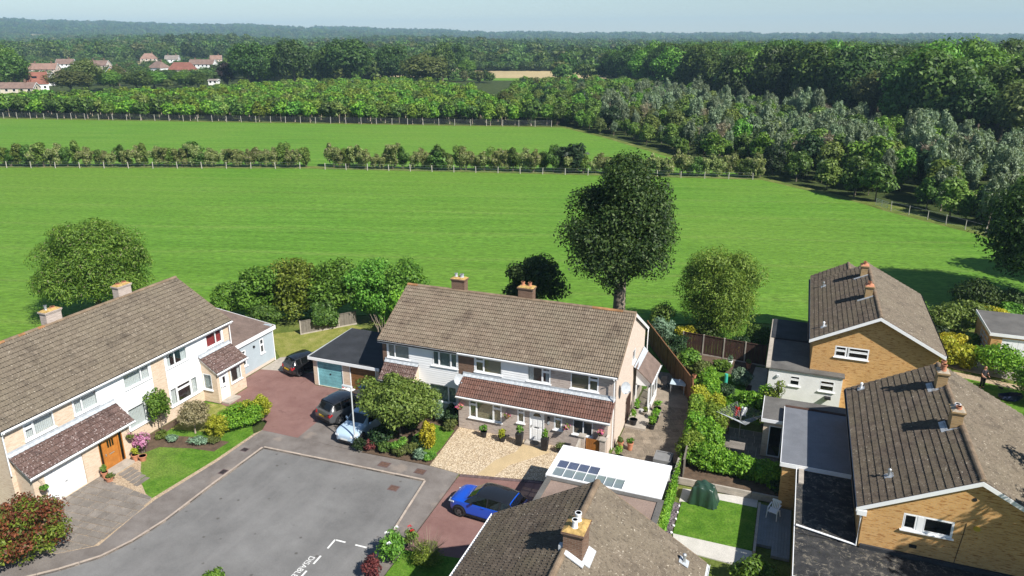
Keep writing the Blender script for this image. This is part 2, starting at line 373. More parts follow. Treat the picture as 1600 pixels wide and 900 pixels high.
def gable(parent, fr, pts, holes, mat, th=.22, name='wall'):
    """gable wall: a polygon with window openings, cut by a lattice"""
    um = (min(p[0] for p in pts) + max(p[0] for p in pts)) / 2
    bm = bmesh.new(); P = [bm.verts.new(fr.p(u + (.005 if u < um - .01 else -.005 if u > um + .01 else 0), 0, z)) for u, z in pts]; bm.faces.new(P)
    for h in holes:
        for (c, n) in ((fr.p(h[0], 0, 0), fr.u), (fr.p(h[1], 0, 0), fr.u), (fr.p(0, 0, h[2]), Vector((0, 0, 1))), (fr.p(0, 0, h[3]), Vector((0, 0, 1)))):
            bmesh.ops.bisect_plane(bm, geom=bm.verts[:] + bm.edges[:] + bm.faces[:], plane_co=c, plane_no=n)
    for f in bm.faces[:]:
        c = f.calc_center_median() - fr.o; u = c.dot(fr.u); z = c.z
        if any(h[0] < u < h[1] and h[2] < z < h[3] for h in holes): bm.faces.remove(f)
    r = bmesh.ops.extrude_face_region(bm, geom=bm.faces[:])
    for v in [x for x in r['geom'] if isinstance(x, bmesh.types.BMVert)]: v.co -= fr.n * th
    bmesh.ops.recalc_face_normals(bm, faces=bm.faces)
    off = chain(parent)
    for v in bm.verts: v.co -= off
    me = bpy.data.meshes.new(name); bm.to_mesh(me); bm.free(); me.materials.append(MT[mat])
    o = bpy.data.objects.new(name, me); COL.objects.link(o); o.parent = parent; return o
def window(parent, fr, u0, u1, z0, z1, lights=(1,), fans=(), behind='dark', name='window', frame='upvc', rec=.05, sill=True, fan_h=.27, open_light=None, solid=()):
    """lights: relative widths; fans: indices with a top-hung fanlight; behind: curtain/blind/dark"""
    t = .055; mb = MB(); F = lambda a, b, c, d, n0=-.07, n1=.0: fr.box(mb, a, b, n0 - rec + .05, n1 - rec + .05, c, d)
    F(u0, u1, z0, z0 + t); F(u0, u1, z1 - t, z1); F(u0, u0 + t, z0 + t, z1 - t); F(u1 - t, u1, z0 + t, z1 - t)
    tot = sum(lights); x = u0; cells = []
    for i, wd in enumerate(lights):
        a = x; x += (u1 - u0) * wd / tot; b = x
        if i < len(lights) - 1: F(b - t * .6, b + t * .6, z0 + t, z1 - t)
        ca, cb = (a + t if i == 0 else a + t * .6), (b - t if i == len(lights) - 1 else b - t * .6)
        if i in fans:
            zf = z1 - (z1 - z0) * fan_h; F(ca, cb, zf - t * .6, zf + t * .6)
            cells += [(ca, cb, z0 + t, zf - t * .6, i), (ca, cb, zf + t * .6, z1 - t, i)]
        else: cells.append((ca, cb, z0 + t, z1 - t, i))
    for (a, b, c, d, i) in cells:     # opening sash inside the frame
        s = .035
        if i in fans or len(lights) > 2 and i in (0, len(lights) - 1):
            for q in ((a, b, c, c + s), (a, b, d - s, d), (a, a + s, c + s, d - s), (b - s, b, c + s, d - s)): F(*q, -.06, .008)
    w_ = mb.build(name, frame, parent)
    for (a, b, c, d, i) in cells:
        g = MB(); fr.box(g, a - .01, b + .01, -.04 - rec + .05, -.03 - rec + .05, c - .01, d + .01); g.build('pane', 'glass', w_)
    if sill:
        s = MB(); fr.box(s, u0 - .07, u1 + .07, -.05, .10, z0 - .055, z0 - .003); s.build('sill', frame, w_)
    if behind in ('curtain', 'blind', 'curtain_teal', 'curtain_red'):
        c = MB()
        if behind == 'blind':
            nb = 9
            for k in range(nb):
                e = z0 + (z1 - z0) * k / nb; g = z0 + (z1 - z0) * (k + 1) / nb
                c.q([fr.p(u0, -.15, e), fr.p(u1, -.15, e), fr.p(u1, -.17, g), fr.p(u0, -.17, g)])
        else:
            n = max(8, int((u1 - u0) / .055)); 
            for k in range(n):
                a = u0 + (u1 - u0) * k / n; b = u0 + (u1 - u0) * (k + 1) / n; da, db = -.17 - .035 * (k % 2), -.17 - .035 * ((k + 1) % 2)
                c.q([fr.p(a, da, z0), fr.p(b, db, z0), fr.p(b, db, z1), fr.p(a, da, z1)])
        c.build('blind' if behind == 'blind' else 'curtain', behind, w_, recalc=False)
    else:
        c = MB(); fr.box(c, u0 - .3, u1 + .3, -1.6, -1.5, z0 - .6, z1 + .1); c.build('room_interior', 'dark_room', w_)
        if behind == 'half':     # curtains drawn back to either side
            for (a0, a1) in ((u0, u0 + (u1 - u0) * .24), (u1 - (u1 - u0) * .24, u1)):
                c = MB()
                for k in range(6):
                    a = a0 + (a1 - a0) * k / 6; b = a0 + (a1 - a0) * (k + 1) / 6
                    c.q([fr.p(a, -.16 - .04 * (k % 2), z0), fr.p(b, -.16 - .04 * ((k + 1) % 2), z0), fr.p(b, -.16 - .04 * ((k + 1) % 2), z1), fr.p(a, -.16 - .04 * (k % 2), z1)])
                c.build('curtain', 'curtain', w_, recalc=False)
    return w_
MT['tile_butt'] = plain('dark_tile_edge', (.016, .013, .010), .95, .3, 6)  # near-black lower edge of each tile, draws the course lines
def tile_verts(W, L, th=.045, roll=.042):
    """one interlocking tile: flat pan with a round roll on one edge; x across, y up the slope, z out"""
    prof = [(0, .0), (.09, .0), (.20, roll * .9), (.31, roll), (.42, .004), (.56, .0), (.68, roll * .9), (.80, roll), (.92, .006), (1.0, .0)]
    top = [(x * W, 0, z + th) for x, z in prof]; back = [(x * W, L * 1.12, z - .004) for x, z in prof]; low = [(x * W, .0, z - .012) for x, z in prof]
    n = len(prof); v = top + back + low; f = []
    low = [(x, y, z - .012) for x, y, z in low]; v = top + back + low
    for i in range(n - 1): f.append((i, i + 1, n + i + 1, n + i))
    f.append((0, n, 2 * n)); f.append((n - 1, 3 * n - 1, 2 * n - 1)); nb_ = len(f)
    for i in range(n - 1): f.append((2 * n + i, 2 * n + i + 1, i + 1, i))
    return v, f, nb_
def tiled_slope(roof, O, U, S, lu, ls, mat, singles=0, W=.3, L=.335, skip=None, clip=None, seed=1, near=(0, 0, 24.5)):
    """tiles laid over a slope: O eave corner, U along the eave, S up the slope (unit), lu and ls its sides;
    the tiles nearest to the camera are objects of their own (shared mesh), the rest one joined part"""
    rnd = random.Random(seed); O = Vector(O); U = Vector(U).normalized(); S = Vector(S).normalized(); N = U.cross(S).normalized()
    if N.z < 0: N = -N
    nu = max(1, round(lu / W)); ns = max(1, round(ls / L)); W = lu / nu; L = ls / ns
    v, f, nb_ = tile_verts(W, L); cells = []
    for j in range(ns):
        for i in range(nu):
            p = O + U * (i * W) + S * (j * L)
            if skip and skip(p + U * W * .5 + S * L * .5): continue
            cells.append(p)
    cells.sort(key=lambda p: (p - Vector(near)).length)
    flip = U.cross(S).dot(N) < 0
    off = chain(roof); mb = MB(); n0 = 0
    me = None
    for k, p in enumerate(cells):
        jz = rnd.uniform(0, .008); jr = rnd.uniform(-.012, .012); ju = rnd.uniform(-.004, .004); p = p + U * ju
        if k < singles:
            if me is None:
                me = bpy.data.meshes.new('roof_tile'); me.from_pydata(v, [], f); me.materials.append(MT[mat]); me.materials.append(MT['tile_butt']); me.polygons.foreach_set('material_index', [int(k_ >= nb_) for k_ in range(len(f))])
            o = bpy.data.objects.new('roof_tile', me); COL.objects.link(o); o.parent = roof
            from mathutils import Matrix
            S2 = (S + N * jr).normalized(); N2 = U.cross(S2) * (-1 if flip else 1)
            M = Matrix(((U.x, S2.x, N2.x), (U.y, S2.y, N2.y), (U.z, S2.z, N2.z)))
            o.matrix_local = Matrix.Translation(p + N * jz - off) @ M.to_4x4()
        else:
            b = len(mb.v)
            for (x, y, z) in v: q = p + U * x + S * y + N * (z + jz + jr * y); mb.v.append((q.x, q.y, q.z))
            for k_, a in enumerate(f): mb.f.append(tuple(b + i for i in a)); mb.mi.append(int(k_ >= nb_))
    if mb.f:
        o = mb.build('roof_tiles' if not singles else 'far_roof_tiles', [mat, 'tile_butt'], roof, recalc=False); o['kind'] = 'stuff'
def ridge_caps(roof, a, b, mat, r=.13, step=.42, orange=(), name='ridge_tile'):
    a = Vector(a); b = Vector(b); n = max(1, round((b - a).length / step)); d = (b - a) / n; rnd = random.Random(int(a.x * 7 + a.y))
    side = d.normalized().cross(Vector((0, 0, 1)))
    base = None
    for i in range(n):
        mb = MB(); p0 = a + d * i; p1 = a + d * (i + 1.04); rr = r * rnd.uniform(.96, 1.05)
        A = []; B = []
        for k in range(7):
            t = math.pi * k / 6; o_ = side * math.cos(t) * rr + Vector((0, 0, math.sin(t) * rr * .85 - .05))
            A.append(p0 + o_ * 1.06); B.append(p1 + o_ * .98)
        for k in range(6): mb.q([A[k], A[k + 1], B[k + 1], B[k]])
        mb.q(A); mb.q(B[::-1])
        mb.build(name, orange[1] if orange and orange[0](i / n) else mat, roof)
def bargeboard(parent, pts, n, h=.2, th=.03, mat='upvc', name='bargeboard'):
    mb = MB(); n = Vector(n)
    for a, b in zip(pts, pts[1:]):
        a, b = Vector(a), Vector(b); mb.extr([a, b, b - Vector((0, 0, h)), a - Vector((0, 0, h))], n * th)
    return mb.build(name, mat, parent)
def gutter(parent, a, b, n, mat='upvc', name='gutter', fascia=True, h=.16):
    a, b, n = Vector(a), Vector(b), Vector(n); mb = MB(); prof = [(0, .0), (.015, -.06), (.05, -.09), (.085, -.06), (.1, .0), (.088, .0), (.05, -.075), (.012, .0)]
    for (p, q), (r, s) in zip(zip(prof, prof[1:] + prof[:1]), zip(prof, prof[1:] + prof[:1])): pass
    n_ = len(prof)
    for i in range(n_):
        p, q = prof[i], prof[(i + 1) % n_]
        mb.q([a + n * p[0] + Vector((0, 0, p[1])), a + n * q[0] + Vector((0, 0, q[1])), b + n * q[0] + Vector((0, 0, q[1])), b + n * p[0] + Vector((0, 0, p[1]))])
    g = mb.build(name, mat, parent)
    if fascia:
        m2 = MB(); m2.extr([a - n * .004, b - n * .004, b - n * .004 - Vector((0, 0, h)), a - n * .004 - Vector((0, 0, h))], -n * .025)
        m2.build('fascia', mat if mat != 'black' else 'white', parent)
    return g
def downpipe(parent, top, n, z0=0, mat='upvc'):
    top = Vector(top); n = Vector(n); mb = MB()
    mb.tube([top + n * .08 - Vector((0, 0, .05)), top - n * .12 - Vector((0, 0, .3)), Vector((top.x - n.x * .14, top.y - n.y * .14, z0))], .036, 8)
    return mb.build('downpipe', mat, parent)
def chimney(roof, x0, x1, y0, y1, zb, zt, mat, pots, along='x', capmat=None, flash=True):
    """stack with oversailing top courses, mortar flaunching, lead flashing and pots"""
    mb = MB(); mb.box(x0, x1, y0, y1, zb, zt - .16)
    mb.box(x0 - .035, x1 + .035, y0 - .035, y1 + .035, zt - .159, zt - .083); mb.box(x0 - .07, x1 + .07, y0 - .07, y1 + .07, zt - .082, zt)
    c = mb.build('chimney', mat, roof)
    f = MB(); cx, cy = (x0 + x1) / 2, (y0 + y1) / 2
    f.hexa([(x0 - .05, y0 - .05, zt + .002), (x1 + .05, y0 - .05, zt + .002), (x1 + .05, y1 + .05, zt + .002), (x0 - .05, y1 + .05, zt + .002),
            (x0 + .12, y0 + .12, zt + .1), (x1 - .12, y0 + .12, zt + .1), (x1 - .12, y1 - .12, zt + .1), (x0 + .12, y1 - .12, zt + .1)])
    f.build('mortar_cap', capmat or 'lichen_mortar', c)
    for (px, py, h, r, pm) in pots:
        p = MB(); z = zt + .05
        p.lathe([(r * 1.1, 0), (r * 1.1, .05), (r * .95, .07), (r * .85, h * .8), (r * 1.08, h * .84), (r * 1.08, h), (r * .8, h), (r * .78, h * .5)], (px, py, z), 14)
        p.build('chimney_pot', pm, c, smooth=False)
    return c
MT['lichen_mortar'] = plain('lichen_mortar', (.42, .28, .10), .95, .45, 6, .5, 30)
MT['grey_mortar'] = plain('grey_mortar', (.36, .31, .24), .95, .3, 6, .5, 30)
def slate_gable_roof(house, axis, e0, e1, ya, yb, ze, zr, mat, singles=(0, 0), roofname='roof', seed=3, ridge_mat='ridge', orange=(), deckmat='black', skips=(None, None)):
    """pitched roof. axis 'x': ridge along X from ya to yb, eaves at Y=e0 and Y=e1; axis 'y' the other way round"""
    m = (e0 + e1) / 2; deck = MB()
    P = (lambda a, b, z: (b, a, z)) if axis == 'x' else (lambda a, b, z: (a, b, z))
    d = .05
    for e in (e0, e1): deck.extr([P(e, ya - .018, ze - d), P(e, yb + .018, ze - d), P(m, yb + .018, zr - d), P(m, ya - .018, zr - d)], (0, 0, -.05))
    roof = deck.build(roofname, deckmat, house)
    ls = math.hypot(m - e0, zr - ze)
    for e, s, sk in ((e0, singles[0], skips[0]), (e1, singles[1], skips[1])):
        Ud = Vector(P(0, 1, 0)); Sd = Vector(P(m - e, 0, zr - ze))
        tiled_slope(roof, P(e, ya, ze - .02), Ud, Sd, yb - ya, ls - .05, mat if isinstance(mat, str) else mat[0 if e == e0 else 1], s, seed=seed + int(e > m), skip=sk)
    ridge_caps(roof, P(m, ya, zr + .03), P(m, yb, zr + .03), ridge_mat, orange=orange)
    return roof
def verge(roof, a, b, mat='ridge'):
    mb = MB(); a, b = Vector(a), Vector(b); mb.tube([a, b], .035, 6); mb.build('verge_mortar', mat, roof)
def lean_to(house, name, O, U, lu, D, run, ze, zt, mat, singles=0, seed=5, flash=True):
    """mono-pitch tiled porch roof: O eave corner, U along eave, D horizontal direction to the wall"""
    O = Vector(O); U = Vector(U); D = Vector(D); e0 = O + Vector((0, 0, ze)); t0 = O + D * run + Vector((0, 0, zt))
    mb = MB(); up = Vector((0, 0, -.05)); mb.extr([e0 + up + U * .02, e0 + up + U * (lu - .02), t0 + up + U * (lu - .02), t0 + up + U * .02], (0, 0, -.06))
    r = mb.build(name, 'white', house); S = (t0 - e0)
    tiled_slope(r, e0 - Vector((0, 0, .02)), U, S, lu, S.length - .04, mat, singles, seed=seed)
    if flash:
        f = MB(); k = max(1, int(lu / .3)); nS = S.normalized(); N = U.cross(nS); N = N if N.z > 0 else -N
        for i in range(k):    # lead dressed over the rolls
            a = t0 + U * (lu * i / k) + N * .07; b = t0 + U * (lu * (i + .62) / k) + N * .085; c = t0 + U * (lu * (i + 1) / k) + N * .07
            dn = -nS * .2
            f.q([a, b, b + dn * 1.05, a + dn]); f.q([b, c, c + dn * .9, b + dn * 1.05])
        f.extr([t0 + N * .06, t0 + N * .06 + U * lu, t0 + N * .06 + U * lu + Vector((0, 0, .14)), t0 + N * .06 + Vector((0, 0, .14))], -D * .012)
        f.build('lead_flashing', 'lead', r)
    return r
# ---------------------------------------------------------------- houses
GX = Vector((1, 0, 0)); GY = Vector((0, 1, 0)); NX = Vector((-1, 0, 0)); NY = Vector((0, -1, 0))
def door(parent, fr, u0, u1, z0, z1, mat, kind, name='door'):
    """frame, leaf with raised panels, letter plate, handle and glazing"""
    mb = MB(); t = .06
    pr = [(u0, z0), (u0, z1), (u1, z1), (u1, z0), (u1 - t, z0), (u1 - t, z1 - t), (u0 + t, z1 - t), (u0 + t, z0)]
    mb.extr([fr.p(a_, -.1, b_) for a_, b_ in pr], fr.n * .115)
    d = mb.build('door_frame' if kind == 'oak' else name, 'oak_door' if kind == 'oak' else 'upvc', parent)
    lf = MB(); a, b = u0 + t + .004, u1 - t - .004; fr.box(lf, a, b, -.085, -.035, z0 + .02, z1 - t - .004)
    wd = b - a; h = z1 - z0
    for (p, q, r, s) in ((.14, .46, .08, .42), (.54, .86, .08, .42), (.14, .46, .50, .74), (.54, .86, .50, .74)):
        fr.box(lf, a + wd * p, a + wd * q, -.036, -.022, z0 + h * r, z0 + h * s)
    l = lf.build('door_leaf', mat, d)
    hw = MB(); fr.box(hw, a + wd * .32, a + wd * .68, -.03, -.012, z0 + h * .45, z0 + h * .475); hw.build('letter_plate', 'black' if kind != 'oak' else 'metal', d)
    hd = MB(); fr.box(hd, a + .05, a + .09, -.03, .03, z0 + h * .46, z0 + h * .53); hd.build('handle', 'metal', d)
    g = MB()
    if kind == 'fan':      # half-moon light at the top
        c = fr.p((a + b) / 2, -.026, z0 + h * .83); n = 9; pts = [c + fr.u * math.cos(math.pi * k / n) * wd * .3 + Vector((0, 0, math.sin(math.pi * k / n) * wd * .26)) for k in range(n + 1)]
        g.extr(pts, fr.n * .012)
    elif kind == 'oak':
        for k in range(3): fr.box(g, a + wd * (.28 + .17 * k), a + wd * (.39 + .17 * k), -.03, -.015, z0 + h * .68, z0 + h * .9)
    else: fr.box(g, a + wd * .35, a + wd * .65, -.03, -.015, z0 + h * .62, z0 + h * .86)
    g.build('pane', 'glass_car', d)
    return d
def dish(parent_label, pos, face, r=.36):
    """satellite dish on a wall bracket"""
    o = thing('satellite_dish', parent_label, 'satellite dish', pos); f = Vector(face).normalized(); a = f.cross(Vector((0, 0, 1))).normalized(); c = a.cross(f)
    mb = MB(); rings = 5; n = 18; P = Vector(pos); back = []
    for side in (0, -.012):
        for i in range(rings + 1):
            rr = r * i / rings
            for k in range(n):
                t = 2 * math.pi * k / n; mb.v.append(tuple(P + f * (.09 * (rr / r) ** 2 + side) + a * math.cos(t) * rr + c * math.sin(t) * rr * 1.08))
    for s in (0, 1):
        b = s * (rings + 1) * n
        for i in range(rings):
            for k in range(n): mb.f.append((b + i * n + k, b + i * n + (k + 1) % n, b + (i + 1) * n + (k + 1) % n, b + (i + 1) * n + k)); mb.mi.append(0)
    mb.build('reflector', 'lead', o, smooth=True)
    m2 = MB(); low = P + f * .09 - c * r; lnb = P + f * .46 - c * .18; m2.tube([low, lnb], .012, 6); m2.tube([lnb + f * .03, lnb - f * .09], .035, 8); m2.build('feed_arm', 'lead', o)
    return o, f
# ================= centre pair, facing the camera
ch = thing('semi_detached_house', 'wide two storey pair with long red porch roof behind the gravel drive', 'house', (-17, 45, 0))
FC = Fr((0, 40.65, 0), GX, NY)
wall(ch, FC, -25.2, -24.86, 0, 4.95, (), 'brick_brown')
H1 = [(-24.78, -23.12, 3.72, 4.78), (-21.38, -19.52, 3.66, 4.76), (-22.21, -19.62, 1.02, 2.28)]
wall(ch, FC, -24.86, -19.46, 0, 4.95, H1, 'clad_white', name='cladding', board=.15)
window(ch, FC, *H1[0], (1, 2.1), behind='curtain_teal'); window(ch, FC, *H1[1], (1, 1.6, 1), behind='curtain_teal'); window(ch, FC, *H1[2], (.7, 1.7, .8), behind='curtain_teal')
wall(ch, FC, -19.46, -18.31, 0, 4.95, (), 'brick_brown')
H2 = [(-18.25, -16.36, 3.72, 4.77), (-14.59, -13.03, 3.68, 4.76)]
wall(ch, FC, -18.31, -13.02, 0, 4.95, H2, 'clad_white', name='cladding', board=.15)
window(ch, FC, *H2[0], (1, 2.0), (0,), behind='blind'); window(ch, FC, *H2[1], (1.75, 1), (1,), behind='half')
H3 = [(-11.70, -9.90, 3.66, 4.74)]
wall(ch, FC, -13.02, -8.78, 0, 4.95, H3, 'brick_grey')
window(ch, FC, *H3[0], (1.9, 1), (1,), behind='blind')
FG = Fr((-8.78, 40.65, 0), GY, GX)
gable(ch, FG, [(0, 0), (8.7, 0), (8.7, 4.92), (4.35, 7.38), (0, 4.92)], [(4.6, 5.5, 3.8, 4.7)], 'brick_pale')
window(ch, FG, 4.6, 5.5, 3.8, 4.7, (1,), behind='curtain')
FGL = Fr((-25.2, 49.35, 0), NY, NX)
gable(ch, FGL, [(0, 0), (8.7, 0), (8.7, 4.92), (4.35, 7.38), (0, 4.92)], [], 'brick_brown')
wall(ch, Fr((-8.78, 49.35, 0), NX, GY), 0, 16.42, 0, 4.95, (), 'brick_brown')
roof = slate_gable_roof(ch, 'x', 40.42, 49.58, -25.42, -8.66, 5.0, 7.58, 'tile_brown', (300, 0), seed=11, orange=(lambda t: t < .03 or .80 < t < .93, 'ridge_orange'))
verge(roof, (-8.66, 40.42, 5.0), (-8.66, 45, 7.58)); verge(roof, (-25.42, 40.42, 5.0), (-25.42, 45, 7.58)); 
bargeboard(ch, [(-8.64, 49.66, 4.93), (-8.64, 45, 7.55)], (1, 0, 0), .24)
bargeboard(ch, [(-8.64, 40.4, 4.93), (-8.64, 45, 7.55)], (1, 0, 0), .12, mat='brick_pale')
g_ = gutter(ch, (-25.4, 40.36, 4.97), (-19.4, 40.36, 4.97), (0, -1, 0), 'black'); gutter(ch, (-19.4, 40.36, 4.97), (-8.7, 40.36, 4.97), (0, -1, 0))
gutter(ch, (-25.4, 49.64, 4.97), (-8.7, 49.64, 4.97), (0, 1, 0))
so = MB(); so.box(-25.4, -8.7, 40.43, 40.648, 4.80, 4.82); so.build('soffit', 'white', ch)
downpipe(ch, (-8.86, 40.28, 4.95), (0, -1, 0), 0); downpipe(ch, (-8.58, 49.5, 4.95), (0, 1, 0), 2.4)
chimney(roof, -21.9, -20.9, 44.95, 45.55, 6.6, 8.42, 'brick_brown', [(-21.65, 45.25, .28, .11, 'lead'), (-21.2, 45.25, .26, .14, 'lead')])
chimney(roof, -16.85, -15.8, 44.95, 45.55, 6.6, 8.38, 'brick_brown', [(-16.6, 45.25, .28, .13, 'terracotta'), (-16.1, 45.25, .28, .13, 'terracotta')])
# left porch
FP1 = Fr((0, 39.75, 0), GX, NY)
hp = [(-24.75, -24.3, 1.2, 2.15), (-24.15, -23.2, 1.0, 2.15)]
wall(ch, FP1, -24.9, -22.45, 0, 2.45, hp, 'brick_brown', name='porch_wall')
window(ch, FP1, *hp[0], (1,)); window(ch, FP1, *hp[1], (1,))
FP1R = Fr((-22.45, 39.75, 0), GY, GX)
gable(ch, FP1R, [(0, 0), (.9, 0), (.9, 3.4), (0, 2.5)], [(.22, .72, .5, 2.0)], 'brick_buff', name='porch_wall'); window(ch, FP1R, .22, .72, .5, 2.0, (1,), behind='dark')
lean_to(ch, 'porch_roof', (-25.0, 39.5, 0), GX, 2.6, GY, 1.13, 2.5, 3.5, 'tile_plum', 0, seed=21)
gutter(ch, (-25.0, 39.45, 2.47), (-22.4, 39.45, 2.47), (0, -1, 0), 'black')
# right porch, the whole width of the right-hand house
FP2 = Fr((0, 39.55, 0), GX, NY)
HP = [(-18.23, -15.93, .90, 2.22), (-14.86, -14.36, 1.18, 2.2), (-14.02, -13.04, .04, 2.2), (-12.40, -11.86, 1.18, 2.2), (-11.16, -9.9, 1.12, 2.2)]
wall(ch, FP2, -19.0, -8.95, 0, 2.32, HP, 'brick_grey', name='porch_wall')
gable(ch, Fr((-19.0, 40.64, 0), NY, NX), [(0, 0), (1.09, 0), (1.09, 2.4), (0, 3.3)], [], 'brick_brown', name='porch_wall')
gable(ch, Fr((-8.95, 39.55, 0), GY, GX), [(0, 0), (1.09, 0), (1.09, 3.3), (0, 2.4)], [], 'brick_pale', name='porch_wall')
window(ch, FP2, *HP[0], (.85, 1.8, .95), (0, 2), behind='blind'); window(ch, FP2, *HP[1], (1,), (0,), behind='blind'); window(ch, FP2, *HP[3], (1,), (0,), behind='blind'); window(ch, FP2, *HP[4], (1.1, 1), behind='dark')
door(ch, FP2, *HP[2], 'upvc', 'fan')
st = MB(); st.box(-14.2, -12.95, 39.0, 39.5, .0, .13); st.build('doorstep', 'concrete', ch)
lean_to(ch, 'porch_roof', (-19.1, 39.38, 0), GX, 10.32, GY, 1.25, 2.4, 3.4, 'tile_red', 300, seed=22)
gutter(ch, (-19.1, 39.33, 2.37), (-8.78, 39.33, 2.37), (0, -1, 0))
lm = MB(); FP2.box(lm, -12.82, -12.68, 0, .12, 1.72, 1.98); lm.build('wall_lamp', 'black', ch)
from bpy import data as D_
def flat_text(parent, name, text, size, loc, rot, mat, extr=.002, local=False):
    cu = D_.curves.new(name, 'FONT'); cu.body = text; cu.size = size; cu.extrude = extr; cu.align_x = 'CENTER'; cu.align_y = 'CENTER'
    tmp = D_.objects.new(name, cu); COL.objects.link(tmp); dg = bpy.context.evaluated_depsgraph_get(); me = D_.meshes.new_from_object(tmp.evaluated_get(dg)); D_.objects.remove(tmp)
    me.materials.clear(); me.materials.append(MT[mat]); o = D_.objects.new(name, me); COL.objects.link(o); o.parent = parent
    o.location = Vector(loc) - (Vector((0, 0, 0)) if local or parent is None else chain(parent)); o.rotation_euler = rot; return o
pl = MB(); c0 = Vector((-12.75, 39.535, 1.55)); pl.extr([c0 + GX * math.cos(k * R(30)) * .09 + Vector((0, 0, math.sin(k * R(30)) * .12)) for k in range(12)], (0, -.015, 0)); pl.build('house_plaque', 'lead', ch)
# side lean-to with glazed front
FS = Fr((-8.56, 45.75, 0), GX, NY)
for (u0, u1, z0, z1) in ((0, .12, .0, 2.35), (.78, .9, 0, 2.05)): pass
sl = MB()
FS.box(sl, 0, .95, -.06, 0, 0, .35); FS.box(sl, 0, .09, -.06, .0, .35, 2.2); FS.box(sl, .86, .95, -.06, 0, .35, 2.2); FS.box(sl, 0, .95, -.06, 0, 2.12, 2.32)
sl.extr([(-8.56, 45.75, 2.32), (-7.61, 45.75, 2.32), (-7.61, 45.75, 2.4), (-8.56, 45.75, 3.3)], (0, .06, 0))
sl.box(-7.67, -7.61, 45.75, 48.9, 0, .5); sl.box(-7.67, -7.61, 45.75, 48.9, 2.05, 2.2)
for y in (45.81, 46.8, 47.8, 48.8): sl.box(-7.68, -7.60, y, y + .08, .5, 2.05)
lt = sl.build('side_porch', 'upvc', ch)
gp = MB(); gp.box(-8.47, -7.7, 45.77, 45.785, .35, 2.12); gp.build('pane', 'glass', lt)
for y in (45.9, 46.9, 47.9): gp = MB(); gp.box(-7.65, -7.64, y, y + .9, .5, 2.05); gp.build('pane', 'glass', lt)
mr = MB(); mr.extr([(-8.6, 45.6, 3.38), (-7.45, 45.6, 2.36), (-7.45, 49.0, 2.36), (-8.6, 49.0, 3.38)], (0, 0, .07)); mr.build('side_porch_roof', 'pebble_roof', ch)
fl = MB(); fl.extr([(-8.72, 45.6, 3.45), (-8.42, 45.6, 3.31), (-8.42, 49.0, 3.31), (-8.72, 49.0, 3.62)], (0, 0, .02)); fl.build('lead_flashing', 'lead', lt)
gutter(ch, (-7.45, 45.6, 2.38), (-7.45, 49.0, 2.38), (1, 0, 0), fascia=False)
# dark slatted screen against the gable
scr = thing('slatted_screen', 'dark upright slatted screen against the pale gable wall', 'screen', (-8.6, 44.3, 0))
for k in range(7):
    m_ = MB(); y = 43.75 + k * .17; m_.box(-8.72, -8.68, y, y + .1, .15, 2.0); m_.build('slat', 'wood_dark', scr)
m_ = MB(); m_.box(-8.755, -8.722, 43.7, 44.95, .4, .5); m_.box(-8.755, -8.722, 43.7, 44.95, 1.6, 1.7); m_.build('rail', 'wood_dark', scr)
for pos, face, lab, off in (((-19.25, 40.18, 3.15), (.75, -.65, .35), 'round grey satellite dish on the brown brick between the two house fronts', (0, .42)), ((-8.42, 41.5, 3.86), (.75, -.65, .3), 'round grey satellite dish on the pale gable wall by the downpipe', (-.3, .0))):
    o, f = dish(lab, pos, face); m_ = MB(); P = Vector(pos); wl = Vector((P.x + off[0], P.y + off[1], P.z - .12))
    m_.tube([P - f * .02, P - f * .12, wl], .02, 6); m_.build('bracket', 'lead', o)
# ================= left pair, end-on to the close
lh = thing('semi_detached_house', 'long two storey pair with white garage door and orange front door', 'house', (-42, 31, 0))
FL = Fr((-37.5, 0, 0), GY, GX)
H = [(23.68, 25.46, 3.70, 4.66)]
wall(lh, FL, 22.5, 26.68, 0, 4.95, H, 'brick_buff'); window(lh, FL, *H[0], (1, 2.1), (0,), behind='curtain', fan_h=.3)
H = [(26.74, 28.34, 3.72, 4.68), (30.25, 32.26, 3.72, 4.68), (30.15, 32.05, .95, 2.36)]
wall(lh, FL, 26.68, 32.4, .9, 4.95, H, 'clad_white', name='cladding', board=.15)
window(lh, FL, *H[0], (1, 2), behind='curtain'); window(lh, FL, *H[1], (2, 1), behind='curtain'); window(lh, FL, *H[2], (2.2, .9), behind='curtain')
wall(lh, FL, 26.68, 32.4, 0, .9, (), 'brick_buff')
wall(lh, FL, 32.4, 33.5, 0, 4.95, (), 'brick_buff')
H = [(33.68, 35.48, 3.70, 4.66), (37.32, 38.87, 3.70, 4.66), (33.55, 36.05, .92, 2.22)]
wall(lh, FL, 33.5, 39.0, .85, 4.95, H, 'clad_white', name='cladding', board=.15); wall(lh, FL, 33.5, 39.0, 0, .85, (), 'brick_buff')
window(lh, FL, *H[0], (1, 1.5), behind='half'); window(lh, FL, *H[1], (1.5, 1), behind='curtain_red'); window(lh, FL, *H[2], (1, 2.0, 1), (1,), behind='half')
wall(lh, FL, 39.0, 39.6, 0, 4.95, (), 'brick_buff')
for y, u, n in ((22.5, GX, NY), (39.6, NX, GY)):
    gable(lh, Fr((-46.5 if y < 30 else -37.5, y, 0), u, n), [(0, 0), (9, 0), (9, 4.9), (4.5, 7.55), (0, 4.9)], [], 'brick_buff')
wall(lh, Fr((-46.5, 39.6, 0), NY, NX), 0, 17.1, 0, 4.95, (), 'brick_buff')
roof = slate_gable_roof(lh, 'y', -46.71, -37.25, 22.35, 39.75, 5.0, 7.77, 'tile_grey', (0, 300), seed=31, orange=(lambda t: .05 < t < .38 and int(t * 41 * 7) % 3 == 0, 'ridge_orange'))
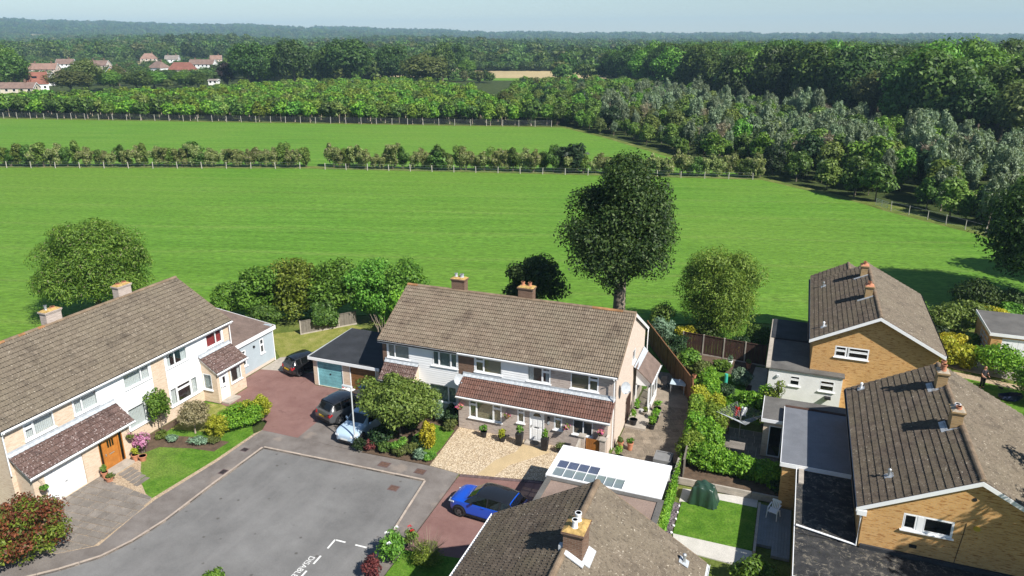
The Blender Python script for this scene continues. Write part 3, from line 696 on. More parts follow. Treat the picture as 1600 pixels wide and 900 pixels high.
for y in (22.35, 39.75): verge(roof, (-37.25, y, 5), (-41.98, y, 7.77)); verge(roof, (-46.71, y, 5), (-41.98, y, 7.77))
gutter(lh, (-37.19, 22.35, 4.97), (-37.19, 39.75, 4.97), (1, 0, 0)); gutter(lh, (-46.77, 22.35, 4.97), (-46.77, 39.75, 4.97), (-1, 0, 0))
so = MB(); so.box(-37.498, -37.26, 22.4, 39.7, 4.80, 4.82); so.build('soffit', 'white', lh)
downpipe(lh, (-37.17, 22.42, 4.95), (1, 0, 0), 2.3); downpipe(lh, (-37.17, 39.5, 4.95), (1, 0, 0), 0)
chimney(roof, -42.5, -41.95, 34.72, 35.78, 6.8, 8.55, 'brick_grey', [(-42.22, 35.0, .12, .13, 'terracotta'), (-42.22, 35.5, .12, .13, 'terracotta')])
chimney(roof, -42.5, -41.95, 29.38, 30.42, 6.8, 8.55, 'brick_grey', [(-42.22, 29.65, .34, .09, 'metal'), (-42.22, 30.1, .12, .13, 'terracotta')])
# garage and entrance under a lean-to roof
FL2 = Fr((-36.3, 0, 0), GY, GX)
HG = [(23.42, 25.82, .02, 1.98), (26.86, 28.52, .06, 2.06)]
wall(lh, FL2, 22.75, 29.1, 0, 2.3, HG, 'brick_buff', name='porch_wall')
for y, n in ((22.75, NY), (29.1, GY)): gable(lh, Fr((-37.5, y, 0), GX, n), [(0, 0), (1.2, 0), (1.2, 2.4), (0, 3.25)], [], 'brick_buff', name='porch_wall')
gd = MB()
for k in range(20): a = 23.46 + k * .116; FL2.box(gd, a, a + .108, -.1, -.06 - .012 * (k % 2), .03, 1.96)
FL2.box(gd, 23.42, 25.82, -.14, -.101, .02, 1.98)
g_ = gd.build('garage_door', 'white', lh); h_ = MB(); FL2.box(h_, 24.55, 24.7, -.05, -.02, .9, .95); h_.build('handle', 'metal', g_)
d_ = door(lh, FL2, 27.12, 28.22, .06, 2.06, 'oak_door', 'oak')
for a, b in ((26.86, 27.12), (28.22, 28.52)):
    m_ = MB(); FL2.box(m_, a, b, -.09, .0, .06, .12); FL2.box(m_, a, b, -.09, .0, 2.0, 2.06); FL2.box(m_, a, a + .045, -.09, 0, .12, 2.0); FL2.box(m_, b - .045, b, -.09, 0, .12, 2.0); s_ = m_.build('side_light', 'oak_door', lh)
    m_ = MB(); FL2.box(m_, a + .04, b - .04, -.06, -.05, .12, 2.0); m_.build('pane', 'glass_car', s_)
m_ = MB(); m_.box(-36.28, -35.6, 26.85, 28.5, 0, .14); m_.build('doorstep', 'concrete', lh)
lean_to(lh, 'porch_roof', (-36.05, 22.5, 0), GY, 6.85, NX, 1.43, 2.38, 3.4, 'tile_plum', 140, seed=33)
gutter(lh, (-36.0, 22.5, 2.36), (-36.0, 29.35, 2.36), (1, 0, 0))
# second porch with its own door
hs = [(36.75, 37.62, .08, 2.08), (37.85, 38.95, .95, 2.08)]
wall(lh, Fr((-36.2, 0, 0), GY, GX), 36.5, 39.35, 0, 2.4, hs, 'brick_buff', name='porch_wall')
FPp = Fr((-36.2, 0, 0), GY, GX); door(lh, FPp, *hs[0], 'upvc', 'plain'); window(lh, FPp, *hs[1], (1,), behind='half')
FPs = Fr((-37.5, 36.5, 0), GX, NY)
gable(lh, FPs, [(0, 0), (1.3, 0), (1.3, 2.4), (0, 3.25)], [(.08, .84, .95, 2.15)], 'brick_buff', name='porch_wall'); window(lh, FPs, .08, .84, .95, 2.15, (1,), behind='curtain_teal')
gable(lh, Fr((-36.2, 39.35, 0), NX, GY), [(0, 0), (1.3, 0), (1.3, 3.25), (0, 2.4)], [], 'brick_buff', name='porch_wall')
lean_to(lh, 'porch_roof', (-35.98, 36.36, 0), GY, 3.12, NX, 1.5, 2.4, 3.38, 'tile_plum', 0, seed=34)
gutter(lh, (-35.93, 36.36, 2.38), (-35.93, 39.48, 2.38), (1, 0, 0))
m_ = MB(); m_.box(-36.1, -35.45, 36.6, 37.8, 0, .12); m_.build('doorstep', 'concrete', lh)
# blue-grey clad side extension
FX = Fr((-37.4, 0, 0), GY, GX); hx = [(40.4, 40.95, .9, 2.2), (42.55, 43.02, 1.15, 2.35)]
wall(lh, FX, 39.6, 44.2, .25, 2.75, hx, 'clad_blue', name='extension_cladding', board=.16); wall(lh, FX, 39.6, 44.2, 0, .25, (), 'brick_pale', name='extension_wall')
window(lh, FX, *hx[0], (1,), (0,)); window(lh, FX, *hx[1], (1,), (0,), fan_h=.42)
wall(lh, Fr((-37.4, 44.2, 0), NX, GY), 0, 6, 0, 3.0, (), 'clad_blue', name='extension_cladding', board=.16)
m_ = MB(); m_.extr([(-37.25, 39.62, 2.8), (-37.25, 44.35, 2.8), (-43.4, 44.35, 3.55), (-43.4, 39.62, 3.55)], (0, 0, .1)); m_.build('extension_roof', 'pebble_roof', lh)
m_ = MB(); m_.box(-37.247, -37.21, 39.62, 44.37, 2.62, 2.93); m_.extr([(-37.22, 44.352, 2.62), (-37.22, 44.352, 2.93), (-43.4, 44.352, 3.68), (-43.4, 44.352, 3.4)], (0, .03, 0)); m_.build('fascia', 'white', lh)
m_ = MB(); m_.tube([(-37.34, 44.1, 2.7), (-37.34, 44.1, 0)], .035, 8); m_.build('downpipe', 'upvc', lh)
m_ = MB(); m_.box(-37.39, -37.25, 41.75, 41.87, 2.0, 2.14); m_.build('floodlight', 'black', lh)
# ================= double garage
ga = thing('double_garage', 'flat black roofed double garage with one turquoise and one brown door', 'garage', (-29, 44.2, 0))
FGa = Fr((0, 41.5, 0), GX, NY); hg = [(-31.42, -29.2, .02, 2.0), (-28.6, -26.4, .02, 2.0)]
wall(ga, FGa, -31.75, -26.15, 0, 2.2, hg, 'brick_buff'); 
m_ = MB(); m_.box(-31.75, -31.53, 41.72, 47, 0, 2.2); m_.box(-26.37, -26.15, 41.72, 47, 0, 2.2); m_.box(-31.53, -26.37, 46.8, 47, 0, 2.2); m_.build('wall', 'brick_brown', ga)
MT['door_teal'] = plain('turquoise_door', (.175, .42, .46), .6, .3, 1.6, 0); MT['door_brown'] = plain('brown_door', (.20, .095, .035), .55, .2, 1.4, 0)
for (a, b, z0, z1), mt in zip(hg, ('door_teal', 'door_brown')):
    d_ = MB(); n = 8
    for k in range(n): e = z0 + (z1 - z0) * k / n; f_ = z0 + (z1 - z0) * (k + 1) / n; FGa.box(d_, a + .05, b - .05, -.1, -.055, e, f_ - .018)
    FGa.box(d_, a + .05, b - .05, -.13, -.1, z0, z1)
    o = d_.build('garage_door', mt, ga); o['label'] = 'turquoise garage door with horizontal ribs' if mt == 'door_teal' else 'plain brown garage door'
    h_ = MB(); FGa.box(h_, (a + b) / 2 - .06, (a + b) / 2 + .06, -.055, -.02, 1.0, 1.1); h_.build('handle', 'black', o)
    m_ = MB(); FGa.box(m_, a, a + .05, -.12, .01, z0, z1); FGa.box(m_, b - .05, b, -.12, .01, z0, z1); m_.build('door_frame', 'white', ga)
m_ = MB(); m_.extr([(-31.95, 41.25, 2.22), (-25.95, 41.25, 2.22), (-25.95, 47.15, 2.3), (-31.95, 47.15, 2.3)], (0, 0, .1)); m_.build('roof', 'felt_black', ga)
m_ = MB(); m_.box(-31.97, -25.93, 41.2, 41.246, 2.14, 2.36); m_.build('fascia', 'white', ga)
m_ = MB(); m_.box(-31.99, -31.955, 41.25, 47.15, 2.15, 2.4); m_.build('roof_trim', 'lead', ga)
# ================= foreground roof (house at the bottom of the picture)
bh = thing('foreground_house', 'nearest house at the bottom edge, steep mossy tiled roof with ridge pointing away', 'house', (-6.1, 20, 0))
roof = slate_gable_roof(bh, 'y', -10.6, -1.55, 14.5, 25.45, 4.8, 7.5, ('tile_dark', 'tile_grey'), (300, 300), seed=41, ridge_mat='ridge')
gable(bh, Fr((-1.85, 25.3, 0), NX, GY), [(0, 0), (8.45, 0), (8.45, 4.75), (4.22, 7.3), (0, 4.75)], [], 'brick_buff')
wall(bh, Fr((-10.3, 25.3, 0), NY, NX), 0, 10.6, 0, 4.78, [(3.2, 4.6, 3.5, 4.5)], 'brick_buff'); window(bh, Fr((-10.3, 25.3, 0), NY, NX), 3.2, 4.6, 3.5, 4.5, (1, 1.6))
wall(bh, Fr((-1.85, 14.7, 0), GY, GX), 0, 10.6, 0, 4.78, (), 'brick_buff')
gable(bh, Fr((-10.3, 14.7, 0), GX, NY), [(0, 0), (8.45, 0), (8.45, 4.75), (4.22, 7.3), (0, 4.75)], [], 'brick_buff')
verge(roof, (-10.6, 25.45, 4.8), (-6.07, 25.45, 7.5)); verge(roof, (-1.55, 25.45, 4.8), (-6.07, 25.45, 7.5))
gutter(bh, (-10.66, 14.5, 4.77), (-10.66, 25.45, 4.77), (-1, 0, 0)); gutter(bh, (-1.49, 14.5, 4.77), (-1.49, 25.45, 4.77), (1, 0, 0))
MT['lead_pale'] = plain('pale_lead', (.56, .58, .60), .5, .15, 6, 0)
c_ = chimney(roof, -6.12, -5.42, 20.85, 21.75, 6.4, 8.3, 'brick_brown', [(-5.77, 21.08, .36, .105, 'white'), (-5.77, 21.5, .36, .115, 'white')])
m_ = MB(); xe = -5.42
m_.extr([(-6.2, 20.6, 7.42), (-6.0, 20.6, 7.52), (-5.32, 20.6, 7.14), (-5.32, 20.84, 7.14), (-6.0, 20.84, 7.52), (-6.2, 20.84, 7.42)], (0, 0, .05))
for k in range(6): y = 20.84 + k * .16; m_.extr([(-5.415, y, 7.16), (-5.14, y, 7.01), (-5.14, y + .14, 7.01), (-5.415, y + .14, 7.16)], (0, 0, .05))
m_.box(-6.3, -6.13, 20.9, 21.1, 7.35, 7.62)
m_.build('lead_flashing', 'lead_pale', c_)
def vent_pipe(roof, p, label=None, mat='metal', slate=True, sx=1):
    m_ = MB(); p = Vector(p)
    m_.lathe([(.09, -.15), (.085, .06), (.06, .1), (.055, .32), (.085, .34), (.08, .42), (.03, .46)], p, 10)
    o = m_.build('vent_pipe', mat, roof)
    s_ = MB(); z = .53 * sx; s_.extr([p + Vector((a, b, -a * -z * -1 + .07)) for a, b in ((-.18, -.2), (.18, -.2), (.18, .2), (-.18, .2))], (0, 0, .02)); s_.build('lead_slate', 'lead', o)
vent_pipe(roof, (-2.32, 24.55, 5.25), sx=1)
# flat roofed garage and white carport between that house and the gate
gb = thing('flat_roof_garage', 'flat pinkish felt roofed garage between white carport and the foreground roof', 'garage', (-7.4, 29, 0))
m_ = MB(); m_.box(-10.3, -10.05, 25.5, 32.3, 0, 2.3); m_.box(-4.75, -4.5, 25.5, 32.3, 0, 2.3); m_.box(-10.05, -4.75, 32.1, 32.3, 0, 2.3); m_.build('wall', 'brick_buff', gb)
m_ = MB(); m_.box(-10.4, -4.4, 25.5, 32.4, 2.302, 2.44); m_.build('roof', 'felt_pink', gb)
m_ = MB()
for q in ((-10.48, -10.2, 25.5, 32.48), (-4.6, -4.32, 25.5, 32.48), (-10.2, -4.6, 32.22, 32.48)): m_.box(*q, 2.36, 2.5)
m_.build('roof_kerb', 'felt_grey', gb)
MT['poly'] = glassmat('polycarbonate_sheet', (.68, .78, .80), .45, (.34, .40, .42)); MT['poly_sky'] = glassmat('polycarbonate_sky_tint', (.45, .52, .66), .5, (.15, .18, .28))  # upper row: blue sky reflection put into the sheet's own tint
cp = thing('carport', 'white flat roofed carport with clear and sky tinted roof panes beside the gravel drive', 'carport', (-7.5, 34, 0))
holes = [(-10.32, -8.0, 33.0, 34.2), (-8.0, -6.5, 32.62, 33.5), (-10.32, -8.0, 32.62, 33.0)]
mb = MB(); xs = [-10.55, -10.32, -8.0, -6.5, -4.45]; ys = [32.5, 32.62, 33.5, 34.2, 35.65]
for i in range(4):
    for j in range(4):
        a, b, c, d = xs[i], xs[i + 1], ys[j], ys[j + 1]
        if (i == 1 and j in (1, 2)) or (i == 2 and j == 1): continue
        mb.box(a, b, c, d, 2.47, 2.53)
MT['carport_white'] = plain('white_roof_sheet', (.80, .81, .82), .5, .035, .8, 0, fine=.05)
mb.build('roof', 'carport_white', cp)
for i in range(4):
    a = -10.32 + i * .58
    for (c, d, mt) in ((32.62, 33.42, 'poly'), (33.45, 34.2, 'poly_sky' if i != 9 else 'poly')):
        m_ = MB(); m_.box(a + .012, a + .568, c + .01, d, 2.485, 2.497); m_.build('roof_pane', mt, cp)
for i in range(3):
    a = -8.0 + i * .5; m_ = MB(); m_.box(a + .012, a + .488, 32.63, 33.49, 2.485, 2.497); m_.build('roof_pane', 'poly', cp)
m_ = MB()
for x in [-10.32 + .58 * k for k in range(5)]: m_.box(x - .012, x + .012, 32.62, 34.2, 2.498, 2.545)
for x in [-8.0 + .5 * k for k in range(1, 4)]: m_.box(x - .012, x + .012, 32.62, 33.5, 2.498, 2.545)
m_.box(-10.32, -8.0, 33.42, 33.45, 2.498, 2.54); m_.box(-10.6, -10.551, 32.5, 35.7, 2.36, 2.56); m_.box(-10.551, -4.45, 35.651, 35.7, 2.36, 2.56); m_.build('glazing_bar', 'upvc', cp)
for x, y in ((-10.45, 35.5), (-4.55, 35.5), (-10.45, 32.7), (-7.5, 35.5)):
    m_ = MB(); m_.box(x - .05, x + .05, y - .05, y + .05, 0, 2.469); m_.build('post', 'white', cp)
m_ = MB(); m_.box(-10.5, -4.5, 34.2, 34.3, 2.36, 2.468); m_.box(-10.5, -4.5, 33.1, 33.16, 2.38, 2.468); m_.build('beam', 'white', cp)
# ================= right-hand near pair
rn = thing('semi_detached_house', 'brown tiled house filling the bottom right corner, brick gable with one white window', 'house', (8.7, 38, 0))
FR_ = Fr((4.55, 31.9, 0), GX, NY)
wn = (6.12 - 4.55, 8.08 - 4.55, 4.02, 4.83)
gable(rn, FR_, [(0, 0), (8.3, 0), (8.3, 4.72), (4.15, 6.95), (0, 4.72)], [wn], 'brick_orange')
window(rn, FR_, *wn, (.75, .35, 1.6), behind='dark'); 
m_ = MB(); FR_.box(m_, wn[0] + .56, wn[0] + .78, -.03, .012, wn[2] + .05, wn[3] - .05); m_.build('window_panel', 'upvc', rn)
m_ = MB(); c0 = FR_.p(4.05, .0, 6.1); m_.extr([c0 + FR_.u * math.cos(k * R(45)) * .09 + Vector((0, 0, math.sin(k * R(45)) * .09)) for k in range(8)], (0, -.02, 0)); m_.build('flue_outlet', 'black', rn)
m_ = MB(); FR_.box(m_, 2.0, 2.3, .001, .02, 3.15, 3.32); m_.build('air_brick', 'black', rn)
MT['alarm_yellow'] = plain('alarm_box_yellow', (.50, .36, .05), .6, .1)
m_ = MB(); c0 = FR_.p(4.35, .0, 4.75); m_.extr([c0 + FR_.u * math.cos(k * R(30)) * .14 + Vector((0, 0, math.sin(k * R(30)) * .11)) for k in range(12)], (0, -.07, 0)); m_.build('alarm_box', 'alarm_yellow', rn)
m_ = MB(); m_.tube([FR_.p(3.95, .015, 4.9), FR_.p(3.8, .015, 2.75)], .012, 5); m_.build('cable', 'black', rn)
wall(rn, Fr((4.55, 44.1, 0), NY, NX), 0, 12.2, 0, 4.75, (), 'brick_orange'); wall(rn, Fr((12.85, 31.9, 0), GY, GX), 0, 12.2, 0, 4.75, (), 'brick_orange')
gable(rn, Fr((12.85, 44.1, 0), NX, GY), [(0, 0), (8.3, 0), (8.3, 4.72), (4.15, 6.95), (0, 4.72)], [], 'brick_orange')
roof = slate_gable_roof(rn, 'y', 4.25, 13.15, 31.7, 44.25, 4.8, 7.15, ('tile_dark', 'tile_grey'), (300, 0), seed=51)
bargeboard(rn, [(4.2, 31.68, 4.77), (8.7, 31.68, 7.13), (13.2, 31.68, 4.77)], (0, -1, 0), .2); bargeboard(rn, [(4.2, 44.27, 4.77), (8.7, 44.27, 7.13), (13.2, 44.27, 4.77)], (0, 1, 0), .2)
m_ = MB(); FR_.box(m_, -.3, .1, .05, .26, 4.42, 4.66); m_.build('box_end', 'upvc', rn)
gutter(rn, (4.2, 31.7, 4.77), (4.2, 44.25, 4.77), (-1, 0, 0), 'black'); gutter(rn, (13.2, 31.7, 4.77), (13.2, 44.25, 4.77), (1, 0, 0), 'black')
m_ = MB(); m_.tube([(4.45, 31.8, 4.6), (4.45, 31.8, 2.75), (1.9, 32.35, 2.78)], .05, 8); m_.build('downpipe', 'upvc', rn)
for yy in (41.15, 36.6):
    c_ = chimney(roof, 8.2, 8.68, yy, yy + .7, 6.3, 7.85, 'brick_stack', [(8.44, yy + .2, .38 if yy > 40 else .16, .13, 'terracotta'), (8.44, yy + .5, .46 if yy > 40 else .14, .13, 'terracotta' if yy > 40 else 'white')], capmat='grey_mortar')
    m_ = MB()
    for k in range(5): y = yy - .1 + k * .19; m_.extr([(8.115, y, 6.86), (7.85, y, 6.72), (7.85, y + .17, 6.72), (8.115, y + .17, 6.86)], (0, 0, .05))
    m_.extr([(8.75, yy - .16, 7.14), (7.85, yy - .16, 6.70), (7.85, yy - .005, 6.70), (8.75, yy - .005, 7.14)], (0, 0, .06)); m_.build('lead_flashing', 'lead', c_)
vent_pipe(roof, (5.55, 33.6, 5.46), sx=-1); vent_pipe(roof, (4.95, 43.6, 5.15), sx=-1, mat='white')
# its flat roofed extensions
MT['moss_roof'] = None
def mossroof():
    t = NT('mossy_felt'); c = t.ramp(t.noise(1.6, 4, .7), [(.35, (.03, .031, .034)), (.7, (.07, .068, .066))])
    c = t.mix(t.ramp(t.noise(3.2, 5, .85, dist=.8), [(.54, 0.), (.60, .9)]), c, (.20, .18, .145))
    c = t.mix(t.ramp(t.noise(4.5, 4, .8), [(.58, 0.), (.64, .8)]), c, (.03, .032, .018))
    t.bsdf(c, .95, .15, 0, t.bump(t.noise(8, 4, .8), 1., .06)); return t.m
MT['moss_roof'] = mossroof()
def flat_ext(label, x0, x1, y0, y1, zt, roofmat, wallmat, holes=(), trim='upvc', name='flat_roof_extension', sides='WS', th=.12):
    o = thing(name, label, 'extension', ((x0 + x1) / 2, (y0 + y1) / 2, 0))
    wall(o, Fr((x0 + .12, y0 + .12, 0), GX, NY), 0, x1 - x0 - .24, 0, zt - th, holes, wallmat)
    wall(o, Fr((x0 + .12, y1 - .02, 0), NY, NX), 0, y1 - y0 - .14, 0, zt - th, (), wallmat)
    m_ = MB(); m_.box(x0, x1, y0, y1, zt - th + .002, zt); m_.build('roof', roofmat, o)
    m_ = MB()
    if 'W' in sides: m_.box(x0 - .035, x0 - .002, y0 - .03, y1, zt - .19, zt + .05)
    if 'S' in sides: m_.box(x0 - .002, x1, y0 - .035, y0 - .002, zt - .19, zt + .05)
    if 'N' in sides: m_.box(x0 - .002, x1, y1 + .002, y1 + .035, zt - .19, zt + .05)
    m_.build('roof_trim', trim, o); return o
e1 = flat_ext('low flat roofed extension covered in dark moss, beside the bottom right gable', 1.85, 4.5, 31.95, 37.6, 2.66, 'moss_roof', 'brick_orange', sides='W')
m_ = MB(); m_.box(1.95, 2.2, 36.2, 37.6, 2.665, 2.74); m_.build('roof_upstand', 'concrete', e1)
e2 = flat_ext('low mossy flat roof running along the foot of the bottom right gable', 1.85, 13.0, 28.7, 31.88, 2.655, 'moss_roof', 'brick_orange', sides='WS')
m_ = MB(); m_.box(4.6, 12.9, 31.75, 31.87, 2.657, 2.85); m_.build('lead_upstand', 'felt_black', e2)
MT['felt_slate'] = plain('slate_grey_felt', (.155, .165, .185), .6, .16, 1.2, .2, 40, spec=.4)
e3 = flat_ext('smooth blue grey flat roofed extension half in house shade, with white gutter', 1.02, 4.5, 37.65, 44.5, 2.85, 'felt_slate', 'brick_orange', sides='WS')
m_ = MB(); m_.extr([(1.02, 44.5, 2.852), (4.5, 44.5, 2.852), (4.5, 44.62, 2.9), (1.02, 44.62, 2.9)], (0, 0, .04)); m_.build('roof_upstand', 'wood_dark', e3)
e4 = thing('garden_room', 'narrow grey flat roofed room with glazed door behind the blue grey roof', 'extension', (1, 44.5, 0))
hd_ = [(.35, 1.12, .05, 2.15)]
wall(e4, Fr((-.1, 43.05, 0), GX, NY), 0, 1.13, 0, 2.45, hd_, 'brick_buff'); window(e4, Fr((-.1, 43.05, 0), GX, NY), .35, 1.12, .05, 2.15, (1,), sill=False)
wall(e4, Fr((-.1, 46.0, 0), NY, NX), 0, 2.95, 0, 2.45, (), 'brick_buff'); wall(e4, Fr((4.7, 46.0, 0), NX, GY), 0, 4.8, 0, 2.45, (), 'brick_buff')
m_ = MB(); m_.box(-.22, 4.2, 44.65, 46.15, 2.452, 2.6); m_.box(-.22, 1.0, 42.9, 44.648, 2.452, 2.6); m_.box(4.2, 5.4, 44.65, 46.15, 2.452, 2.6); m_.build('roof', 'felt_grey', e4)
m_ = MB(); m_.box(-.26, -.222, 42.86, 46.15, 2.42, 2.63); m_.box(-.222, 1.0, 42.86, 42.898, 2.42, 2.63); m_.build('roof_trim', 'white', e4)
# ================= right-hand far pair
rf = thing('semi_detached_house', 'brown tiled house with sunlit orange brick gable beside the green field', 'house', (6.3, 57, 0))
FF = Fr((2.45, 51.62, 0), GX, NY); wn = (3.88 - 2.45, 6.0 - 2.45, 3.78, 4.58)
gable(rf, FF, [(0, 0), (7.7, 0), (7.7, 4.9), (3.85, 6.95), (0, 4.9)], [wn], 'brick_orange'); window(rf, FF, *wn, (.7, .12, 1.25), (0, 2), behind='dark', fan_h=.42)
wall(rf, Fr((2.45, 65.4, 0), NY, NX), 0, 13.78, 0, 4.9, (), 'brick_orange'); wall(rf, Fr((10.15, 51.62, 0), GY, GX), 0, 12.7, 0, 4.9, (), 'brick_orange')
gable(rf, Fr((10.15, 64.2, 0), NX, GY), [(0, 0), (7.7, 0), (7.7, 4.9), (3.85, 6.95), (0, 4.9)], [], 'brick_orange')
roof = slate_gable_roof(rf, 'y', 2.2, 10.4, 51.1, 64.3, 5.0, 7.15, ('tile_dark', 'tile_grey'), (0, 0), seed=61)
bargeboard(rf, [(2.15, 51.08, 4.97), (6.3, 51.08, 7.13), (10.45, 51.08, 4.97)], (0, -1, 0), .22)
gutter(rf, (2.14, 51.1, 4.97), (2.14, 65.5, 4.97), (-1, 0, 0), 'black'); gutter(rf, (10.46, 51.1, 4.97), (10.46, 64.3, 4.97), (1, 0, 0), 'black')
roof2 = slate_gable_roof(rf, 'y', 2.2, 7.8, 64.32, 66.3, 5.02, 6.5, ('tile_dark', 'tile_grey'), (0, 0), roofname='stepped_roof', seed=62)
for yy in (61.2, 55.8):
    c_ = chimney(roof, 5.6, 6.08, yy, yy + .7, 6.3, 7.75, 'brick_stack', [(5.84, yy + .2, .2, .12, 'terracotta'), (5.84, yy + .5, .2, .12, 'terracotta')], capmat='terracotta')
    m_ = MB(); m_.extr([(6.12, yy - .16, 7.08), (5.15, yy - .16, 6.60), (5.15, yy - .005, 6.60), (6.12, yy - .005, 7.08)], (0, 0, .06)); m_.build('lead_flashing', 'lead', c_)
vent_pipe(roof, (3.1, 62.0, 5.45), sx=-1); vent_pipe(roof, (3.0, 52.6, 5.4), sx=-1, mat='white')
we = thing('white_extension', 'white painted single storey extension with grey flat roof by orange gable', 'extension', (2, 54, 0))
hw = [(1.22 + .2, 1.92 + .2, 1.42, 2.2), (3.18 + .2, 4.15 + .2, 1.35, 2.18)]
FW = Fr((-.2, 50.95, 0), GX, NY)
wall(we, FW, 0, 4.8, 0, 2.5, hw, 'render_white'); window(we, FW, *hw[0], (1,), (0,), fan_h=.4); window(we, FW, *hw[1], (1,), (0,), fan_h=.42)
wall(we, Fr((-.2, 60.6, 0), NY, NX), 0, 9.65, 0, 2.5, (), 'render_white'); wall(we, Fr((4.6, 50.95, 0), GY, GX), 0, .66, 0, 2.5, (), 'render_white')
m_ = MB(); m_.box(-.3, 2.44, 51.3, 56.5, 2.502, 2.6); m_.box(-.3, 4.7, 50.85, 51.298, 2.502, 2.6); m_.box(2.46, 4.7, 51.3, 51.6, 2.502, 2.6); m_.build('roof', 'felt_grey', we)
m_ = MB(); m_.box(-.3, 2.4, 56.5, 60.7, 2.502, 2.72); m_.build('rear_roof', 'felt_black', we)
m_ = MB(); m_.box(-.42, -.12, 50.8, 60.7, 2.56, 2.66); m_.build('roof_kerb', 'concrete', we)
for x in (.35, ):
    m_ = MB(); m_.box(x, x + .16, 50.82, 50.95, 1.95, 2.1); m_.build('floodlight', 'grey_metal', we)
m_ = MB(); m_.box(3.6, 4.0, 50.6, 50.95, .9, 1.02); m_.build('wall_box', 'black', we)
# ================= garage at the far right
gr = thing('garden_garage', 'detached garage with dark flat roof and white door at the right edge', 'garage', (18.5, 67, 0))
m_ = MB(); m_.box(15.95, 16.2, 64.4, 69.8, 0, 2.3); m_.box(21.6, 21.85, 64.4, 69.8, 0, 2.3); m_.box(16.2, 21.6, 69.6, 69.8, 0, 2.3); m_.build('wall', 'brick_orange', gr)
FGr = Fr((0, 64.4, 0), GX, NY); wall(gr, FGr, 16.2, 21.6, 0, 2.3, [(16.7, 21.3, .02, 2.05)], 'brick_orange')
d_ = MB()
for k in range(12): FGr.box(d_, 16.7 + k * .383, 16.7 + k * .383 + .37, -.1, -.05, .02, 2.05)
d_.build('garage_door', 'white', gr)
m_ = MB(); m_.box(15.8, 22, 64.3, 70, 2.302, 2.44); m_.build('roof', 'felt_grey', gr)
m_ = MB(); m_.box(15.8, 22, 64.26, 64.298, 2.22, 2.47); m_.box(15.76, 15.798, 64.26, 70, 2.22, 2.47); m_.build('fascia', 'white', gr)
# ladder-like frame on its side wall
m_ = MB()
for k in range(4): m_.box(15.88, 15.94, 65.0, 67.4, .4 + k * .4, .46 + k * .4)
for y in (65.0, 66.2, 67.3): m_.box(15.82, 15.87, y, y + .07, 0, 1.9)
tg = m_.build('trellis', 'grey_metal', gr)
# ---------------------------------------------------------------- ground
def hillh(x, y):
    """far rising ground: a wooded ridge, highest to the left, and a lower one to the right"""
    d = math.hypot(x, y)
    b = math.degrees(math.atan2(x, y)) + 21.05          # bearing from the camera's heading
    top = 44 + 56 * max(0, min(1, (-b - 2) / 28)) - 4 * math.sin(b * .21 + 1) + 3 * math.sin(b * .9) + 2 * math.sin(b * 2.3 + 1) - 18 * max(0, min(1, (b - 2) / 14))
    t = max(0, min(1, (d - 2300) / 2900)); t = t * t * (3 - 2 * t)
    t2 = max(0, min(1, (d - 720) / 600)); t2 = t2 * t2 * (3 - 2 * t2)
    return top * t + 7 * t2 * (1 + .6 * math.sin(b * .35 + d * .002)) * (1 - t) * max(0, min(1, (8 - b) / 20))
mb = MB(); rings = [0, 40, 80, 150, 250, 400, 600, 850, 1100, 1350, 1600, 1900, 2200, 2500, 2800, 3100, 3400, 3700, 4000, 4300, 4600, 4900, 5200, 5600, 6200, 8000]
NA = 240
for r in rings:
    for k in range(NA):
        a = 2 * math.pi * k / NA; x, y = r * math.sin(a), r * math.cos(a); mb.v.append((x, y, hillh(x, y) - .25 if r < 5300 else hillh(x, y) * (1 - min(1, (r - 5200) / 1800)) - 2))
for i in range(len(rings) - 1):
    for k in range(NA): k2 = (k + 1) % NA; mb.f.append((i * NA + k, i * NA + k2, (i + 1) * NA + k2, (i + 1) * NA + k)); mb.mi.append(int(rings[i] >= 800))
structure('terrain', mb, ['soilgreen', 'country'], recalc=False, smooth=True)
def sheet(name, poly, z, mat, depth=.16):
    m_ = MB(); m_.prism(poly, z - depth, z); return structure(name, m_, mat)
sheet('garden_ground', [(-70, 34), (-46.6, 34), (-46.6, 22), (-37.4, 22), (-37.4, 36), (-23.4, 36), (-16.5, 34), (-16.2, 22), (-15, 5), (45, 5), (45, 74), (16, 72), (-3, 66), (-13, 61.5), (-34, 56.5), (-48, 49), (-62, 36)], -.05, 'rough')
FIELD = [(-175, 92), (-147.5, 102), (-91.5, 122.4), (-51, 132.2), (-5.8, 142.2), (9.6, 127.0), (13.7, 121.0), (23.5, 110.3), (29, 99), (33, 86), (33, 76), (16, 72.2), (-3, 66.2), (-13, 61.7), (-34, 56.7), (-48, 49.2), (-62, 36.2), (-90, 14), (-130, 0), (-190, 40)]
sheet('near_field', FIELD, -.03, 'field')
sheet('far_field', [(-330, 147), (-242, 167.8), (-150, 189), (-64.7, 209), (-47, 190), (-27.5, 165), (-7.5, 144.2), (-51, 134.8), (-91.5, 125.6), (-147.5, 104.9), (-175, 95), (-250, 70)], -.03, 'field')
sheet('hedge_verge', [(-175, 92), (-175, 95), (-147.5, 104.9), (-91.5, 125.6), (-51, 134.8), (-7.5, 144.2), (-5.8, 142.2), (-51, 132.2), (-91.5, 122.4), (-147.5, 102)], -.025, 'rough')
sheet('wood_verge', [(-64.7, 209), (-47, 190), (-27.5, 165), (-7.5, 144.2), (-5.8, 142.2), (9.6, 127.0), (13.7, 121.0), (23.5, 110.3), (29, 99), (33, 86), (34.5, 86.5), (30.5, 99.6), (25, 111.5), (15, 127), (11, 128.5), (-4.6, 143.7), (-26, 166.5), (-45.6, 191), (-63, 210.5)], -.026, 'rough')
